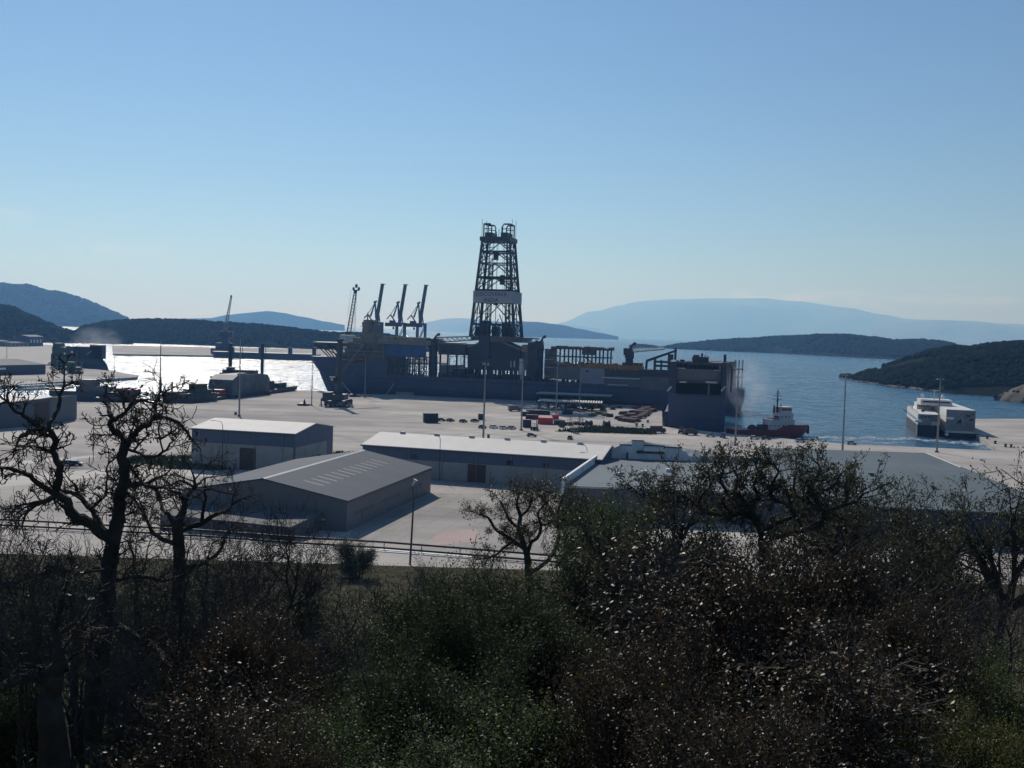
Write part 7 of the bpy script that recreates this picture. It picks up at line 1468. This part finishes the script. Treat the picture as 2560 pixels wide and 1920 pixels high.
# ---- trees and bushes of the slope: kind, seed, px, py of the top, distance, width in px, label
PL = [
 # leafing oaks, middle distance
 ('oak', 3, 1600, 1150, 46, 400, 'leafing oak with open twisted limbs before the walled roof building'),
 ('oak', 2, 2230, 1190, 50, 380, 'leafing oak before the dark wall of the wide blue-green roof'),
 ('oak', 3, 2490, 1135, 38, 330, 'tall thin-leaved oak at the right edge, before the wide blue-green roof'),
 ('oak', 1, 1420, 1205, 66, 190, 'slim leafing oak between the lone oak and the violet-grey wall'),
 ('oak', 3, 2380, 1290, 40, 300, 'low leafing oak under the tall thin-leaved oak'),
 ('oak', 1, 2110, 1195, 45, 340, 'leafing oak filling the gap right of the widest spreading oak'),
 ('oak', 3, 2345, 1225, 46, 320, 'leafing oak left of the tall thin-leaved oak at the right edge'),
 ('twig', 2, 2180, 1310, 38, 380, 'fine-twigged bare thicket before the sunlit road strip at the right'),
 ('twig', 3, 1700, 1300, 40, 360, 'fine-twigged bare thicket under the left side of the widest spreading oak'),
 ('ever', 3, 1170, 1455, 29, 400, 'rounded dark evergreen in front of the tall middle one'),
 ('green', 1, 1500, 1245, 58, 260, 'rounded light green tree before the violet-grey wall'),
 ('ever', 2, 1640, 1330, 46, 420, 'dark evergreen mass below the walled building, left of the dry oaks'),
 ('ever', 1, 1470, 1360, 50, 330, 'dark evergreen bush right of the lone oak trunk'),
 ('ever', 3, 1860, 1362, 44, 420, 'dark evergreen crown under the widest spreading oak'),
 ('ever', 1, 2150, 1385, 46, 330, 'dark evergreen crown below the sunlit road strip at the right'),
 # centre
 ('ever', 2, 893, 1350, 168, 125, 'round dark evergreen bush standing by the double-rail barrier'),
 ('ever', 1, 1230, 1418, 40, 380, 'tall dark evergreen in the middle of the slope'),
 ('ever', 3, 1080, 1470, 36, 420, 'broad dark evergreen left of the tall one in the middle'),
 ('ever', 2, 1350, 1500, 32, 360, 'dense evergreen right of the tall middle one, beside the dry oak'),
 ('green', 2, 980, 1530, 44, 300, 'green bush on the left flank of the broad evergreen'),
 ('ever', 2, 1200, 1640, 20, 470, 'very dark evergreen hollow in the lower middle'),
 ('ever', 1, 960, 1660, 21, 420, 'very dark bush left of the hollow in the lower middle'),
 ('green', 1, 1330, 1742, 18, 560, 'fresh green bush at the bottom centre'),
 ('green', 3, 1010, 1850, 15, 420, 'low green bush at the bottom edge left of centre'),
 ('green', 2, 800, 1790, 17, 380, 'low green bush among bare twigs at the bottom'),
 # dry oaks
 ('brown', 1, 1760, 1405, 26, 600, 'dry oak full of brown shining leaves, highest of the dry oaks, right of centre'),
 ('brown', 2, 2040, 1365, 25, 520, 'dry oak with brown shining leaves between the highest one and the right edge'),
 ('brown', 3, 1640, 1590, 17, 520, 'near dry oak with brown leaves at the lower right of the middle'),
 ('brown', 1, 2000, 1600, 17, 620, 'nearest dry oak with brown leaves, low in the right half'),
 ('brown', 2, 2280, 1520, 21, 360, 'small dry oak with sparse shining leaves beside the bright green bush'),
 ('brown', 3, 1830, 1760, 13, 620, 'dry oak branches along the bottom edge at the right'),
 ('brown', 2, 610, 1545, 22, 380, 'dry oak with shining brown leaves among the bare trees at the left'),
 ('brown', 1, 480, 1700, 17, 460, 'dry oak low at the left, beside the big bare trunk'),
 ('brown', 3, 640, 1790, 14, 420, 'dry oak at the bottom edge between the bare twigs and the green bush'),
 # right bottom
 ('green', 1, 2490, 1665, 24, 340, 'bright green bush at the lower right edge'),
 ('yel', 1, 2460, 1800, 16, 330, 'yellow-green bush in the bottom right corner'),
 ('twig', 1, 2420, 1420, 34, 360, 'leafless thicket under the tall oak at the right edge'),
 ('bare', 2, 2540, 1380, 30, 260, 'bare dark tree cut by the right edge'),
 # bare shrubs left and centre
 ('twig', 1, 620, 1310, 40, 330, 'tall leafless shrub in front of the pipe barrier, left of the round bush'),
 ('twig', 2, 760, 1395, 36, 360, 'leafless grey shrub below the round dark bush'),
 ('bare', 1, 560, 1320, 34, 320, 'slender bare tree right of the forked dead oak'),
 ('bare', 3, 700, 1325, 38, 300, 'slender bare tree left of the round dark bush'),
 ('twig', 3, 60, 1280, 22, 330, 'dense bare thicket at the left edge under the oak limb'),
 ('bare', 2, 110, 1340, 26, 300, 'bare tree tangled with the left limb of the big oak'),
 ('twig', 2, 360, 1420, 26, 300, 'bare twigs right beside the big oak trunk'),
 ('twig', 1, 880, 1610, 26, 360, 'leafless shrub over the green slope, left of the broad evergreen'),
 ('twig', 3, 560, 1480, 28, 360, 'bare grey thicket above the left dry oak'),
 ('twig', 2, 330, 1640, 18, 330, 'bare twigs around the foot of the big oak'),
 ('bare', 1, 350, 1190, 27, 230, 'bare gnarled tree between the big oak trunk and the forked dead oak'),
 ('bare', 3, 660, 1255, 33, 260, 'bare gnarled tree in front of the corner of the low annex'),
 ('bare', 2, 775, 1315, 37, 220, 'bare gnarled tree just left of the round dark bush, by the barrier'),
 ('bare', 3, 30, 1230, 20, 260, 'bare twisted tree at the left edge under the low oak limb'),
 ('bare', 1, 190, 1300, 21, 260, 'bare twisted tree in front of the foot of the big oak, left side'),
 ('bare', 2, 520, 1225, 30, 240, 'bare twisted tree right behind the forked dead oak'),
 ('bare', 3, 430, 1350, 22, 280, 'bare twisted tree low in front of the forked dead oak'),
 ('twig', 2, 200, 1450, 19, 340, 'dense bare thicket before the big oak trunk'),
 ('twig', 1, 480, 1430, 26, 330, 'dense bare thicket below the forked dead oak'),
 ('twig', 3, 720, 1500, 27, 320, 'dense bare thicket above the left green bush'),
 ('twig', 1, 60, 1420, 16, 300, 'near bare thicket at the left edge'),
 ('green', 3, 330, 1600, 26, 300, 'dull green bush behind the foot of the big oak'),
 ('green', 2, 60, 1700, 19, 260, 'dull green bush in the bottom left corner'),
 ('ever', 3, 60, 1500, 28, 300, 'dark evergreen behind the bare thicket at the left edge'),
 ('ever', 1, 420, 1560, 33, 320, 'dark bush behind the forked dead oak'),
 ('ever', 2, 700, 1530, 34, 320, 'dark bush behind the bare shrubs, left of the green slope'),
 ('twig', 1, 1180, 1400, 70, 150, 'thin leafless shrub at the foot of the barrier by the lone oak'),
 ('twig', 3, 1060, 1385, 90, 130, 'thin dry shrub on the slope right of the tall street lamp'),
]
for a in PL: plant(*a)
# ---- low undergrowth over the slope
def undergrowth(name, n, y0, y1, m, seed, size, lab, xr=.62, dens=None, nt=7):
    rng = np.random.default_rng(seed); tips = []
    for i in range(n):
        y = y0 + (y1 - y0) * rng.random() ** 1.0; x = (rng.random() * 2 - 1) * y * xr
        if dens and dens(x, y): continue
        z = tz(x, y); s_ = size * (.5 + rng.random()) * (.6 + y / 90)
        for k in range(nt): tips.append((x + rng.normal(0, s_), y + rng.normal(0, s_), z + abs(rng.normal(0, s_ * .7))))
    k = 1 + (y0 + y1) / 120
    o = bpy.data.objects.new(name, leaf_mesh(name, tips, 4, .12 * k, .075 * k, .04 * k, m, seed)); COL.objects.link(o); return tag(o, lab, 'undergrowth', kind='stuff')
undergrowth('undergrowth', 2600, 15, 50, LF['ever'], 41, .35, 'dark undergrowth covering the near slope')
undergrowth('undergrowth', 2600, 45, 120, LF['ever'], 42, .5, 'dark scrub covering the middle of the slope')
undergrowth('undergrowth', 1500, 60, 165, LF['oak'], 43, .4, 'olive grass and weeds on the lower slope')
undergrowth('scrub_thicket', 900, 95, 174, LF['ever'], 45, .62, 'dark scrub below the road along the left half of the slope', dens=lambda x, y: x > -.17 * y or noise.noise(Vector((x * .05, y * .05, 7))) < -.15, nt=42)
undergrowth('undergrowth', 700, 110, 180, mat('dry_grass', (.13, .12, .06), .8, var=.4, scale=.8, trans=.2), 44, .35, 'dry pale grass by the road at the foot of the slope')
# ================================================================ haze
mb = MB(); mb.box((-52000, -400, -12), (52000, 44000, 1500)); hm = bpy.data.materials.new('haze_air'); hm.use_nodes = True; n = hm.node_tree.nodes; n.clear()
o_ = n.new('ShaderNodeOutputMaterial'); pv = n.new('ShaderNodeVolumePrincipled'); pv.inputs['Color'].default_value = (.21, .49, 1, 1); pv.inputs['Absorption Color'].default_value = (.72, .74, 1, 1); pv.inputs['Density'].default_value = HAZE_D; pv.inputs['Anisotropy'].default_value = HAZE_G
hm.node_tree.links.new(pv.outputs[0], o_.inputs['Volume']); hz = mb.build('haze', hm); tag(hz, 'pale blue sea haze over the bay', 'haze', kind='stuff')
